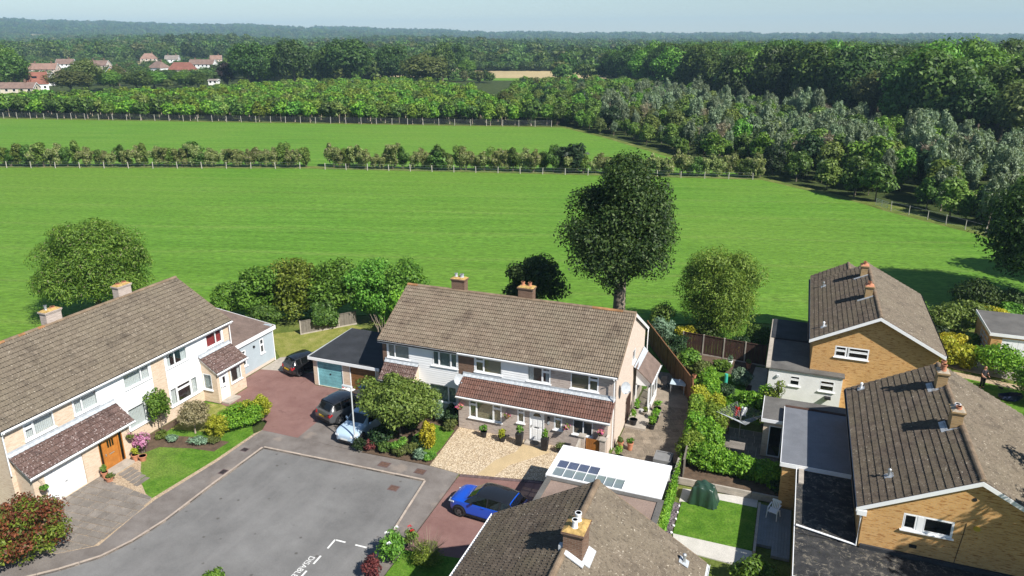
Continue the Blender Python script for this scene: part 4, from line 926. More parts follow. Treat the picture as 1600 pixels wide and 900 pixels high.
sheet('fence_verge', [(-330, 147), (-242, 167.8), (-150, 189), (-64.7, 209), (-64, 212), (-150, 192), (-242, 170.8), (-330, 150)], -.026, 'rough')
sheet('stubble_field', [(-300, 450), (-120, 480), (-150, 590), (-330, 560)], -.1, 'tan_field')
sheet('far_meadow', [(-260, 423), (-120, 452), (-120, 478), (-280, 448)], -.1, 'far_green' if 'far_green' in MT else 'field')
KERB = [(-36.5, 16.2), (-33.2, 17.9), (-31.3, 19.85), (-30.2, 21.3), (-29.7, 22.8), (-29.45, 24.8), (-29.5, 28.3), (-29.45, 32.75), (-24, 32.95), (-18.25, 33.1), (-17.9, 30.2), (-17.5, 27.2), (-17.3, 24.6), (-16.8, 20), (-16.2, 12)]
sheet('road', KERB + [(-24, 8), (-40, 10)], -.10, 'asphalt', .1)
OUT = [(-37.5, 18.1), (-34.2, 19.6), (-32.4, 20.7), (-31.0, 21.9), (-31.35, 24.5), (-31.42, 26.05), (-31.0, 30.5), (-30.95, 34.5), (-27.4, 34.52), (-23.4, 34.45), (-18.7, 34.62), (-16.65, 34.46), (-16.55, 32.1), (-16.45, 28.2), (-16.2, 22), (-15, 12)]
sheet('pavement', KERB + OUT[::-1], 0.0, 'pave')
# kerb stones, one by one along the edge of the road
kroot = bpy.data.objects.new('kerb', None); COL.objects.link(kroot); kroot['kind'] = 'structure'
MT['kerb'] = plain('kerb_stone', (.43, .36, .30), .9, .2, 3, .2, isl=.18)
rk = random.Random(4)
for (a, b) in zip(KERB, KERB[1:]):
    a, b = Vector(a + (0,)), Vector(b + (0,)); L = (b - a).length; n = max(1, round(L / .92)); d = (b - a) / n; s = Vector((-d.y, d.x, 0)).normalized() * .125
    for k in range(n):
        p, q = a + d * (k + .012), a + d * (k + .988); m_ = MB(); h = .012 + rk.uniform(-.004, .006)
        P = [p, q, q + s, p + s]; m_.hexa([(v.x, v.y, -.15) for v in P] + [(v.x, v.y, h) for v in P]); m_.build('kerb_stone', 'kerb', kroot)
# drives, lawns, paths
sheet('red_driveway', [(-30.95, 34.5), (-28.15, 34.52), (-28.35, 41.42), (-31.8, 41.42), (-31.9, 43.3), (-37.3, 42.2), (-37.3, 39.4), (-36.1, 39.35), (-36.1, 36.4), (-33.0, 36.2), (-31.4, 35.6)], .004, 'red_asphalt', .1)
sheet('front_verge', [(-46.6, 22.1), (-36.2, 22.1), (-34.2, 19.6), (-37.5, 18.1), (-46.6, 14)], -.01, 'rough', .1)
sheet('parking_pad', [(-28.15, 34.52), (-23.35, 34.5), (-23.3, 38), (-24.9, 39.7), (-26.0, 41.45), (-28.35, 41.42)], .003, 'pave', .1)
sheet('back_path', [(-37.3, 42.2), (-31.9, 43.3), (-31.95, 45.0), (-35.2, 46.6), (-37.3, 44.6)], .003, 'concrete', .1)
sheet('back_lawn', [(-37.2, 44.5), (-35.2, 46.6), (-31.9, 45.0), (-31.9, 52), (-36, 53), (-41.5, 48.2)], .0, 'lawn_dry', .1)
sheet('gravel_drive', [(-19.0, 39.54), (-18.68, 34.66), (-16.6, 34.5), (-10.62, 35.8), (-10.3, 39.54)], .002, 'gravel', .1)
sheet('tan_path', [(-14.3, 38.98), (-12.3, 38.75), (-12.9, 38.0), (-14.2, 36.4), (-14.6, 34.95), (-15.6, 34.75), (-15.2, 36.6), (-14.35, 38.0)], .008, 'tan_concrete' if 'tan_concrete' in MT else 'stones', .1)
sheet('foreground_driveway', [(-16.55, 34.2), (-10.62, 35.5), (-10.4, 25.5), (-10.6, 26.8), (-12.9, 27.7), (-16.3, 27.2)], .002, 'red_asphalt', .1)
sheet('foreground_lawn', [(-16.3, 27.2), (-12.9, 27.7), (-10.6, 26.8), (-10.35, 25), (-10.35, 14), (-16, 14)], .001, 'lawn', .1)
br = bpy.data.objects.new('brick_edging', None); COL.objects.link(br); br['kind'] = 'structure'
MT['sett'] = plain('engineering_brick', (.15, .105, .105), .85, .2, 4, .2, isl=.3)
a, b = Vector((-16.55, 34.42, 0)), Vector((-10.62, 35.72, 0)); n = 27; d = (b - a) / n; s = Vector((-d.y, d.x, 0)).normalized() * .24
for k in range(n):
    P = [a + d * (k + .03), a + d * (k + .97), a + d * (k + .97) + s, a + d * (k + .03) + s]; P = [v - s * 1.0 for v in P]; m_ = MB(); h = .03 + rk.uniform(0, .012)
    m_.hexa([(v.x, v.y, -.05) for v in P] + [(v.x, v.y, h) for v in P]); m_.build('brick', 'sett', br)
sheet('left_lawn', [(-36.0, 29.35), (-35.0, 28.4), (-33.7, 27.1), (-32.4, 26.25), (-31.7, 26.0), (-31.25, 30.5), (-31.15, 33.9), (-33.2, 36.0), (-36.1, 36.4), (-37.4, 36.4), (-37.4, 29.35)], .012, 'lawn', .1)
sheet('lawn_edging', [(-31.7, 26.0), (-31.42, 26.05), (-31.0, 30.5), (-30.95, 34.5), (-31.15, 33.9), (-31.25, 30.5)], .006, 'stones', .1)
sheet('left_bed', [(-37.4, 29.4), (-36.0, 29.4), (-35.6, 30.4), (-33.6, 31.0), (-32.0, 31.2), (-31.9, 32.5), (-34.0, 32.3), (-36.6, 31.6), (-37.1, 36.2), (-37.4, 36.2)], .02, 'soil', .1)
sheet('dry_lawn_corner', [(-36.9, 32.4), (-34.0, 33.0), (-32.9, 34.6), (-33.6, 36.0), (-36.0, 36.4), (-37.0, 36.2)], .018, 'lawn_dry', .1)
sheet('buff_stone_apron', [(-36.3, 26.6), (-36.3, 29.3), (-35.9, 29.3), (-34.9, 28.35), (-33.6, 27.05), (-32.3, 26.2), (-31.45, 26.05), (-33.4, 26.0), (-34.6, 26.2)], .003, 'stones', .1)
dr = sheet('slab_driveway', [(-36.3, 22.3), (-36.3, 26.6), (-34.6, 26.25), (-33.4, 26.05), (-31.42, 26.05), (-31.35, 24.5), (-31.0, 21.9), (-32.4, 20.7), (-34.2, 19.6)], -.012, 'stones', .1)
MT['slab'] = plain('paving_slab', (.225, .20, .175), .9, .2, 1.8, .35, 22, isl=.22, fine=.22)
def inside(p, poly):
    x, y = p; c = False
    for (x1, y1), (x2, y2) in zip(poly, poly[1:] + poly[:1]):
        if (y1 > y) != (y2 > y) and x < (x2 - x1) * (y - y1) / (y2 - y1) + x1: c = not c
    return c
def poly_area(q): return abs(sum(a[0] * b[1] - b[0] * a[1] for a, b in zip(q, q[1:] + q[:1]))) / 2
def clip_poly(q, poly):
    cx = sum(p[0] for p in poly) / len(poly); cy = sum(p[1] for p in poly) / len(poly)
    for a, b in zip(poly, poly[1:] + poly[:1]):     # outlines are convex
        side = lambda p: (b[0] - a[0]) * (p[1] - a[1]) - (b[1] - a[1]) * (p[0] - a[0])
        sg = 1 if side((cx, cy)) > 0 else -1; out = []
        for p, r in zip(q, q[1:] + q[:1]):
            sp, sr = side(p) * sg, side(r) * sg
            if sp >= 0: out.append(p)
            if (sp >= 0) != (sr >= 0): t = sp / (sp - sr); out.append((p[0] + (r[0] - p[0]) * t, p[1] + (r[1] - p[1]) * t))
        q = out
        if len(q) < 3: return []
    return q
def paving(root, poly, mat, rows, cols, z, gap=.018, ang=0, seed=1, name='paving_slab', thick=.04):
    """random-length slabs in courses, cut to the outline by leaving out what falls outside"""
    rn_ = random.Random(seed); cx = sum(p[0] for p in poly) / len(poly); cy = sum(p[1] for p in poly) / len(poly); ca, sa = math.cos(ang), math.sin(ang)
    W = lambda u, v: (cx + u * ca - v * sa, cy + u * sa + v * ca); v = -9; 
    while v < 9:
        h = rn_.choice(rows); u = -9 + rn_.uniform(-.4, 0)
        while u < 9:
            l = rn_.choice(cols); q = [W(u + gap, v + gap), W(u + l - gap, v + gap), W(u + l - gap, v + h - gap), W(u + gap, v + h - gap)]
            q = clip_poly(q, poly)
            if len(q) >= 3 and poly_area(q) > .03:
                zz = z + rn_.uniform(-.006, .006); t_ = [rn_.uniform(-.004, .004) for _ in q]
                m_ = MB(); k = len(q); m_.v = [(p[0], p[1], zz - thick) for p in q] + [(p[0], p[1], zz + e) for p, e in zip(q, t_)]
                m_.f = [tuple(range(k))[::-1], tuple(range(k, 2 * k))] + [(i, (i + 1) % k, k + (i + 1) % k, k + i) for i in range(k)]; m_.mi = [0] * len(m_.f); m_.build(name, mat, root)
            u += l
        v += h
paving(dr, [(-36.28, 22.2), (-36.28, 26.55), (-31.5, 26.05), (-31.38, 24.5), (-31.05, 21.95), (-32.4, 20.75), (-34.2, 19.65)], 'slab', [.45, .6, .6], [.6, .75, .9, .45], .012, ang=R(4), seed=7)
sp = bpy.data.objects.new('stepping_path', None); COL.objects.link(sp); sp['kind'] = 'structure'
for k in range(5):
    x = -35.25 + k * .42; y = 27.55 - k * .12; m_ = MB(); a_ = R(2)
    q = [(x - .17, y - .46), (x + .17, y - .46), (x + .17, y + .46), (x - .17, y + .46)]; m_.hexa([(p[0], p[1], -.02) for p in q] + [(p[0], p[1], .025) for p in q]); m_.build('paving_slab', 'slab', sp)
# front garden of the middle house
sheet('front_bed', [(-23.35, 34.5), (-18.72, 34.68), (-18.85, 36.8), (-19.02, 39.5), (-19.2, 40.62), (-22.4, 40.62), (-23.3, 38)], .015, 'soil', .1)
sheet('front_lawn', [(-20.6, 35.7), (-18.95, 35.4), (-18.88, 36.8), (-19.08, 39.0), (-20.9, 39.3), (-21.3, 37.2)], .022, 'lawn', .1)
# side and back gardens
spth = sheet('side_path', [(-8.75, 37.8), (-4.3, 37.2), (-4.6, 44), (-5.3, 48.7), (-6.6, 53), (-8.6, 53)], .0, 'crazy' if 'crazy' in MT else 'concrete', .1)
sheet('rear_lawn', [(-24, 49.5), (-8.5, 49.6), (-8.5, 53), (-6.7, 53), (-10.4, 59), (-14, 61), (-24, 59)], .01, 'lawn', .1)
MT['crazy_slab'] = plain('worn_path_slab', (.25, .205, .155), .95, .25, 1.6, .4, 9, isl=.3, fine=.3)
paving(spth, [(-8.7, 38.0), (-4.4, 37.5), (-4.5, 42), (-5.0, 47.5), (-8.6, 47.5)], 'crazy_slab', [.4, .55, .7], [.4, .55, .75, .3], .012, gap=.022, ang=R(23), seed=15)
sheet('raised_step', [(-8.7, 43.4), (-7.35, 43.4), (-7.35, 46.2), (-8.7, 46.2)], .16, 'concrete', .2)
sheet('shade_lawn', [(-3.85, 33.4), (.1, 33.4), (.1, 37.3), (-2.0, 37.3), (-2.1, 36.6), (-3.85, 36.4)], .012, 'lawn', .1)
wp = sheet('white_path', [(-4.0, 36.4), (-2.1, 36.6), (-2.0, 37.3), (.1, 37.3), (.1, 38.2), (-4.0, 37.7)], .006, 'pale_concrete' if 'pale_concrete' in MT else 'concrete', .1)
sheet('pale_path', [(-3.6, 32.2), (.4, 32.0), (.1, 33.4), (-3.85, 33.4)], .006, 'pale_concrete' if 'pale_concrete' in MT else 'concrete', .1)
sheet('slate_bed', [(-4.35, 30.5), (-3.95, 30.5), (-3.9, 36.2), (-4.35, 36.2)], .015, 'slate_chips', .1)
sheet('hedge_bed', [(-4.6, 38.2), (1.7, 38.4), (1.7, 40.9), (-4.4, 40.9)], .35, 'soil', .5)
sl_ = thing('timber_retaining_wall', 'weathered timber sleeper wall holding the soil bed above the pale path', 'wall', (-1.4, 38.15, 0))
for k in range(2):
    for x0, x1 in ((-4.3, -2.3), (-2.28, -.3), (-.28, 1.6)): m_ = MB(); m_.box(x0, x1, 38.05 + .02 * k, 38.2, .02 + k * .2, .21 + k * .2); m_.build('sleeper', 'concrete', sl_)
pt = sheet('patio', [(-3.1, 41.0), (1.0, 41.0), (1.0, 42.9), (-.1, 42.9), (-.1, 46), (-2.6, 46)], .0, 'concrete', .1)
paving(pt, [(-3.1, 41.0), (1.0, 41.0), (1.0, 42.9), (-.1, 46), (-2.7, 46)], 'slab', [.45, .6], [.6, .45], .02, seed=9)
sheet('upper_lawn', [(-5.2, 48.2), (-2.0, 48.0), (-1.6, 53.5), (-2.2, 55.2), (-5.9, 55.2)], .012, 'lawn', .1)
sheet('upper_bed', [(-7, 55.2), (-1.4, 54.2), (-1.2, 57), (-7, 57.5)], .02, 'soil', .1)
sheet('upper_patio', [(-1.9, 47.6), (-.3, 47.6), (-.3, 56.6), (-1.3, 56.6), (-1.6, 53)], .006, 'concrete', .1)
sheet('brick_path', [(-1.75, 47.6), (-1.35, 47.6), (-1.25, 53), (-1.6, 53)], .012, 'wood_dark', .1)
sheet('hedge_lawn', [(-7, 58), (2, 57.4), (2, 66), (-3, 66), (-9, 63)], .0, 'lawn', .1)
sheet('right_lawn', [(12.9, 53), (20, 52), (20, 58.6), (13.5, 60.2), (12, 58)], .0, 'lawn', .1)
sheet('right_path', [(12.2, 60.3), (13.5, 60.2), (20, 58.6), (20, 59.5), (13.2, 61.2)], .004, 'stones', .1)
sheet('right_drive', [(12, 63), (16, 64.2), (23, 64.2), (23, 60), (13.5, 61.8)], .002, 'concrete', .1)
dk = thing('timber_decking', 'blue grey painted decking in the shade between small lawn and mossy roof', 'decking', (1, 35.2, 0))
MT['deck_paint'] = plain('deck_paint_grey', (.19, .225, .25), .7, .12, 2, .2, isl=.14)
for k in range(11): m_ = MB(); x = .28 + k * .145; m_.box(x, x + .138, 33.2 if k > 4 else 33.9, 37.5, .0, .16); m_.build('plank', 'deck_paint', dk)
m_ = MB(); m_.box(.14, .27, 33.2, 37.6, .0, .19); m_.build('edge_timber', 'wood_grey', dk)
# bay markings and lettering on the road
rd = bpy.data.objects['road']; MT['line'] = plain('road_paint', (.72, .72, .70), .7, .12, 8, fine=.35)
m_ = MB()
def stripe(m_, a, b, w=.1, z=-.092):
    a, b = Vector(a + (z,)), Vector(b + (z,)); s = (b - a).cross(Vector((0, 0, 1))).normalized() * w / 2; m_.q([a - s, b - s, b + s, a + s])
stripe(m_, (-20.1, 26.72), (-19.48, 26.74)); stripe(m_, (-18.9, 26.75), (-18.25, 26.77)); stripe(m_, (-20.1, 26.76), (-20.06, 26.0))
for k in range(5): stripe(m_, (-20.05, 25.4 - k * 1.18), (-20.03, 24.75 - k * 1.18))
m_.build('bay_line', 'line', rd, recalc=False)
flat_text(rd, 'lettering', 'DISABLED', .44, (-20.4, 24.25, -.092), (0, 0, R(-90)), 'line', 0)
for nm, x, y, w_, l_, mt in (('manhole_cover', -18.9, 33.85, .55, .42, 'rust'), ('manhole_cover', -19.6, 31.9, .5, .42, 'rust'), ('manhole_cover', -21.3, 33.75, .6, .45, 'rust'), ('drain_grate', -29.85, 29.6, .3, .4, 'black'), ('drain_grate', -30.35, 32.1, .35, .3, 'black')):
    if 'rust' not in MT: MT['rust'] = plain('rusty_iron', (.13, .075, .055), .8, .3, 8, .4, 40)
    z = .004 if (y > 33 or x < -29.6) else -.096; m_ = MB(); m_.box(x - w_ / 2 - .06, x + w_ / 2 + .06, y - l_ / 2 - .06, y + l_ / 2 + .06, z - .02, z + .002, 0)
    for i in range(3):
        for j in range(2): m_.box(x - w_ / 2 + i * w_ / 3 + .01, x - w_ / 2 + (i + 1) * w_ / 3 - .01, y - l_ / 2 + j * l_ / 2 + .01, y - l_ / 2 + (j + 1) * l_ / 2 - .01, z - .01, z + .008, 1)
    m_.build(nm, ['sett', mt], rd if z < -.05 else bpy.data.objects['pavement'])
# white stones along the little lawn's edge
for k in range(9):
    m_ = MB(); bmv = bmesh.new(); bmesh.ops.create_icosphere(bmv, subdivisions=1, radius=.07)
    for v in bmv.verts: v.co = v.co * (1 + .25 * math.sin(v.co.x * 40 + k)) * Vector((1, 1.2, .7)).length / 1.7
    me = bpy.data.meshes.new('white_stone'); bmv.to_mesh(me); bmv.free(); me.materials.append(MT['white'])
    o = bpy.data.objects.new('white_stone', me); COL.objects.link(o); o.location = (-3.92, 30.9 + k * .62, .06); o['group'] = 'white stones edging the purple slate bed'
    tag(o, 'small white stone edging the slate bed beside the shaded lawn', 'stone')
# ---------------------------------------------------------------- cars
MT['paint_blue'] = plain('car_paint_blue', (.006, .075, .52), .22, .04, 3, 0, spec=.6, fine=.0, Coat_Weight=.8, Coat_Roughness=.04)
MT['paint_black'] = plain('car_paint_black', (.012, .013, .015), .2, .1, 3, 0, spec=.6, fine=0, Coat_Weight=.8, Coat_Roughness=.04)
MT['paint_grey'] = plain('car_paint_grey', (.075, .078, .082), .28, .05, 3, 0, spec=.6, fine=0, Coat_Weight=.8, Coat_Roughness=.05)
MT['paint_white'] = plain('car_paint_white_sky_tint', (.42, .55, .68), .25, .03, 3, 0, spec=.5, fine=0, Coat_Weight=.6, Coat_Roughness=.05)  # white car; the blue sky reflection is put into its base colour
MT['tyre'] = plain('tyre_rubber', (.018, .018, .019), .85, .2, 6)
MT['alloy'] = plain('alloy_rim', (.42, .43, .44), .35, .1, 6, 0, metal=.8)
MT['alloy_dark'] = plain('dark_alloy_rim', (.16, .16, .165), .4, .1, 6, 0, metal=.6)
MT['lamp_clear'] = plain('headlamp_lens', (.62, .65, .68), .12, .05, 3, 0, spec=.8)
MT['lamp_red'] = plain('tail_lamp_lens', (.36, .012, .016), .2, .1, 3, 0, spec=.6)
MT['plate_yellow'] = plain('plate_yellow', (.72, .48, .02), .5, .05, 3)
MT['plate_white'] = plain('plate_white', (.75, .75, .72), .5, .05, 3)
MT['chrome'] = plain('bright_trim', (.6, .6, .6), .2, .05, 3, 0, metal=.9)
def make_car(label, loc, heading, L=4.25, W=1.80, Hh=1.55, paint='paint_blue', roofmat=None, rim='alloy', plate_rear='plate_yellow', clad=True, nose=.29, glass_rake=.0, hatch=.0, wheel_r=.34, name='parked_car', cat='car', plates='', boxy=0.0):
    """a lofted hatchback body: rings of points from nose to tail, split by what each face is. Front points to +x."""
    root = thing(name, label, cat, (loc[0], loc[1], loc[2] if len(loc) > 2 else 0), heading)
    hw = W / 2
    # stations: x fraction from nose, belt height, roof height (== belt when no cabin), half width at belt, half width at roof, bottom z
    zb = Hh * .60; hood = Hh * .575
    S = [  # f, z of upper body edge, z of roof, w_low, w_belt, w_roof, z bottom
        (.000, .66, None, .54, .50, 0, .30), (.014, .82, None, .73, .67, 0, .22), (.05, .93, None, .89, .84, 0, .19), (.11, .985, None, .975, .93, 0, .18),
        (.19, 1.01, None, .995, .945, 0, .18), (nose, 1.03, None, 1.0, .95, 0, .18),
        (nose + .165, 1.04, .975, 1.0, .955, .72, .18), (nose + .21, 1.045, .995, 1.0, .96, .74, .18),
        (.58, 1.05, 1.0, 1.0, .965, .75, .18), (.76, 1.065, .985, 1.0, .96, .735, .18), (.88, 1.08, .95, .99, .95, .70, .2),
        (.965 - hatch, 1.07, None, .965, .92, 0, .24), (.985, .98, None, .93, .89, 0, .28), (1.0, .66, None, .80, .76, 0, .36)]
    rings = []
    for f, ub, rf_, wl, wb, wr, bz in S:
        x = L * (.5 - f); zu = zb * ub; zr = Hh * rf_ if rf_ else zu + .012 + (.05 if .05 < f < nose + .01 else .02)
        wr_ = hw * (wr if rf_ else wb * .80)
        y1, y2, y3 = hw * wl * .93, hw * wl, hw * wb
        zmid = bz + (zu - bz) * .42
        rings.append([(x, 0, bz), (x, y1 * .96, bz), (x, y2, bz + .1), (x, y2, zmid), (x, (y2 * .4 + y3 * .6), zu - .06), (x, y3, zu), (x, y3 * .985, zu + .015),
                      (x, wr_ * 1.03, zr - .07 if rf_ else zr - .012), (x, wr_, zr - .03 if rf_ else zr - .006), (x, wr_ * .82, zr), (x, 0, zr + (.018 if rf_ else .025))])
    nR = len(rings[0]); iA = 5; kinds = {}
    def vid(i, j, side): return (i, j, side if 0 < j < nR - 1 else 1)
    faces = []
    for i in range(len(rings) - 1):
        for j in range(nR - 1):
            for side in (1, -1):
                cab0, cab1 = S[i][2] is not None, S[i + 1][2] is not None
                kind = 'body'
                if cab0 and cab1:
                    if j == 6: kind = 'side_window'
                    elif j >= 8: kind = 'roof'
                    elif j == 7: kind = 'roof'
                elif not cab0 and cab1: kind = 'windscreen' if j >= 8 else ('body' if j < 6 else 'pillar')
                elif cab0 and not cab1: kind = 'rear_window' if j >= 8 else ('body' if j < 6 else 'pillar')
                q = [vid(i, j, side), vid(i + 1, j, side), vid(i + 1, j + 1, side), vid(i, j + 1, side)]
                faces.append((kind, q, side, i))
    for e in (0, len(rings) - 1):
        for side in (1, -1): faces.append(('body', [vid(e, j, side) for j in range(nR)], side, e))
    def co(k): x, y, z = rings[k[0]][k[1]]; return (x, y * k[2], z)
    def sub(kinds_, name_, mat, sel=lambda f: True, lift=0, smooth=True, parent=None):
        idx = {}; v = []; fs = []
        for k, q, side, i in faces:
            if k in kinds_ and sel((k, q, side, i)):
                ids = []
                for n in q:
                    if n not in idx: idx[n] = len(v); v.append(co(n))
                    if idx[n] not in ids: ids.append(idx[n])
                if len(ids) >= 3: fs.append(ids if side == 1 else ids[::-1])
        if not fs: return None
        me = bpy.data.meshes.new(name_); me.from_pydata(v, [], fs); me.materials.append(MT[mat])
        bm = bmesh.new(); bm.from_mesh(me); bmesh.ops.recalc_face_normals(bm, faces=bm.faces)
        if lift:
            bm.normal_update()
            for vv in bm.verts: vv.co += vv.normal * lift
        bm.to_mesh(me); bm.free()
        if smooth: me.polygons.foreach_set('use_smooth', [True] * len(me.polygons))
        o = bpy.data.objects.new(name_, me); COL.objects.link(o); o.parent = parent or root
        if name_ == 'body': md = o.modifiers.new('subsurf', 'SUBSURF'); md.levels = md.render_levels = 2
        return o
    sub(('body', 'pillar', 'side_window', 'windscreen', 'rear_window', 'roof'), 'body', paint)
    sub(('roof', 'pillar') if paint == 'paint_blue' else ('roof',), 'roof', roofmat or paint, lift=.012)
    sub(('side_window',), 'window_surround', 'black', lift=.006)
    def panel(name_, pts, mat, off=.016, parent=None):
        P = [Vector(p) for p in pts]; n = (P[1] - P[0]).cross(P[2] - P[0]).normalized()
        return P, n
    def inset_quad(a, b, c, d, s, off, name_, mat):
        cen = (a + b + c + d) / 4; pts = [cen + (p - cen) * s for p in (a, b, c, d)]; n = (b - a).cross(d - a).normalized()
        if n.dot(cen - Vector((cen.x * .7, 0, .5))) < 0: n = -n
        m_ = MB(); k = 5; rows = []
        m_.extr([p + n * off for p in pts], n * .006); return m_.build(name_, mat, root, local=True)
    V = lambda i, j, s: Vector((rings[i][j][0], rings[i][j][1] * s, rings[i][j][2]))
    # glazing: windscreen and rear window follow the body between their stations
    def glazing(i0, i1, name_):
        m_ = MB(); cols = [(7, 1), (8, 1), (9, 1), (10, 1), (9, -1), (8, -1), (7, -1)]
        for (ja, sa), (jb, sb) in zip(cols, cols[1:]):
            A = V(i0, ja, sa if ja < nR - 1 else 1); B = V(i0, jb, sb if jb < nR - 1 else 1); C = V(i1, jb, sb if jb < nR - 1 else 1); D = V(i1, ja, sa if ja < nR - 1 else 1)
            u = .09; l = .95; e = .93
            f = lambda P, Q, t: P + (Q - P) * t
            q = [f(A, D, u), f(B, C, u), f(B, C, l), f(A, D, l)]; q = [Vector((p.x, p.y * e, p.z)) for p in q]
            n = Vector((1 if i0 < 8 else -1, 0, .9)).normalized(); m_.q([p + n * .03 for p in q])
        return m_.build(name_, 'glass_car', root, local=True, smooth=True)
    glazing(5, 6, 'windscreen'); glazing(10, 11, 'rear_window')
    for s in (1, -1):
        # front quarter, front door, rear door glass
        for nm, i0, i1, t0, t1 in (('side_window', 6, 8, .02, .97), ('side_window', 8, 9, .05, .95), ('side_window', 9, 10, .08, .9)):
            a, b, c, d = V(i0, 6, s), V(i1, 6, s), V(i1, 7, s), V(i0, 7, s); f = lambda P, Q, t: P + (Q - P) * t
            q = [f(a, b, t0), f(a, b, t1), f(d, c, t1), f(d, c, t0)]
            if i0 == 6: q[0] = f(V(5, 6, s), V(6, 6, s), .45)
            n = Vector((0, s, .42)).normalized(); cen = sum(q, Vector()) / 4; q = [cen + (p - cen) * .96 for p in q]
            m_ = MB(); m_.extr([p + n * .012 for p in q], n * .008); m_.build(nm, 'glass_car', root, local=True)
        # door mirror
        m_ = MB(); p = V(6, 5, s); x = p.x + .2; m_.hexa([(x - .05, p.y + s * .0, p.z + .02), (x + .06, p.y, p.z + .02), (x + .04, p.y + s * .17, p.z + .06), (x - .07, p.y + s * .17, p.z + .06),
            (x - .05, p.y, p.z + .12), (x + .05, p.y, p.z + .12), (x + .03, p.y + s * .16, p.z + .19), (x - .06, p.y + s * .16, p.z + .19)]); m_.build('door_mirror', roofmat or paint, root, local=True, bevel=.015)
        # lamps
        a, b = V(1, 4, s), V(3, 4, s); m_ = MB(); f = .35
        zt = rings[2][5][2] - .05
        m_.extr([(rings[1][0][0] + .03, s * hw * .50, zt - .16), (rings[1][0][0] + .0, s * hw * .80, zt - .13), (rings[3][0][0] + .02, s * hw * .965, zt - .02), (rings[3][0][0] + .04, s * hw * .93, zt + .035), (rings[1][0][0] + .0, s * hw * .52, zt - .04)], (.03, s * .012, .012)); m_.build('headlight', 'lamp_clear', root, local=True)
        m_ = MB(); xr = rings[-2][0][0]; zt = rings[-3][5][2] - .06
        m_.extr([(xr + .0, s * hw * .60, zt - .22), (xr + .0, s * hw * .86, zt - .24), (xr + .17, s * hw * .97, zt - .10), (xr + .13, s * hw * .955, zt + .01), (xr + .01, s * hw * .66, zt - .02)], (-.055, s * .012, .0)); m_.build('tail_light', 'lamp_red', root, local=True)
        m_ = MB(); p = V(8, 4, s); m_.box(p.x + .12, p.x + .3, p.y - .01 if s > 0 else p.y - .03, p.y + .03 if s > 0 else p.y + .01, p.z - .02, p.z + .015); m_.build('door_handle', paint, root, local=True)
        if clad:
            m_ = MB(); m_.extr([(L * .28, s * hw * .985, .19), (-L * .26, s * hw * .985, .19), (-L * .26, s * hw * 1.0, .34), (L * .28, s * hw * 1.0, .34)], (0, s * .02, 0)); m_.build('sill_trim', 'black', root, local=True)
        for xw in (L * .5 - L * .185, -L * .5 + L * .185):
            # arch lining, tyre and rim
            m_ = MB(); n = 20; r1 = wheel_r * 1.22; pts = [(xw + math.cos(math.pi * k / n * 1.16 - .25) * r1, s * hw * .99, wheel_r + math.sin(math.pi * k / n * 1.16 - .25) * r1) for k in range(n + 1)]
            m_.extr(pts, (0, s * .022, 0)); m_.build('wheel_arch', 'black', root, local=True)
            m_ = MB(); w0, w1 = s * (hw - .20), s * (hw + .035); prof = [(wheel_r * .6, 0), (wheel_r * .95, 0), (wheel_r, .15), (wheel_r, .85), (wheel_r * .95, 1), (wheel_r * .68, 1), (wheel_r * .66, .86)]
            n = 24; b = 0
            for r_, t in prof:
                for k in range(n): a = 2 * math.pi * k / n; m_.v.append((xw + math.cos(a) * r_, w0 + (w1 - w0) * t, wheel_r + math.sin(a) * r_))
            for i in range(len(prof) - 1):
                for k in range(n): m_.f.append((i * n + k, i * n + (k + 1) % n, (i + 1) * n + (k + 1) % n, (i + 1) * n + k)); m_.mi.append(0)
            wh = m_.build('wheel', 'tyre', root, local=True, smooth=True)
            m_ = MB(); yo = w0 + (w1 - w0) * .93; ri = wheel_r * .68
            for k in range(5):
                a = 2 * math.pi * k / 5 + .3; c, sn = math.cos(a), math.sin(a); pc, ps = -sn, c
                pts = [(xw + c * .03 + pc * .05, yo, wheel_r + sn * .03 + ps * .05), (xw + c * .03 - pc * .05, yo, wheel_r + sn * .03 - ps * .05), (xw + c * ri - pc * .065, yo - s * .012, wheel_r + sn * ri - ps * .065), (xw + c * ri + pc * .065, yo - s * .012, wheel_r + sn * ri + ps * .065)]
                m_.extr(pts, (0, -s * .04, 0))
            for k in range(n):
                a0, a1 = 2 * math.pi * k / n, 2 * math.pi * (k + 1) / n
                P = lambda a, r_, y: (xw + math.cos(a) * r_, y, wheel_r + math.sin(a) * r_)
                m_.q([P(a0, ri * .9, yo), P(a1, ri * .9, yo), P(a1, ri, yo), P(a0, ri, yo)]); m_.q([P(a0, 0.001, yo - s * .06), P(a1, 0.001, yo - s * .06), P(a1, ri, yo - s * .06), P(a0, ri, yo - s * .06)], 1)
            m_.build('rim', [rim, 'black'], wh, local=True)
    # bumpers' dark inserts, grille, plates, wiper, aerial
    xf = rings[0][0][0]; xr = rings[-1][0][0]
    m_ = MB(); m_.hexa([(xf - .06, -hw * .62, .26), (xf + .012, -hw * .5, .26), (xf + .012, hw * .5, .26), (xf - .06, hw * .62, .26), (xf - .06, -hw * .62, .40), (xf + .014, -hw * .5, .40), (xf + .014, hw * .5, .40), (xf - .06, hw * .62, .40)]); m_.build('grille', 'black', root, local=True)
    m_ = MB(); m_.box(xf + .015, xf + .03, -.26, .26, .42, .53); m_.build('number_plate', 'plate_white', root, local=True)
    m_ = MB(); m_.hexa([(xr - .02, -hw * .75, .34), (xr + .1, -hw * .92, .34), (xr + .1, hw * .92, .34), (xr - .02, hw * .75, .34), (xr - .025, -hw * .75, .46), (xr + .1, -hw * .92, .46), (xr + .1, hw * .92, .46), (xr - .025, hw * .75, .46)]); m_.build('rear_bumper', 'black' if clad else paint, root, local=True)
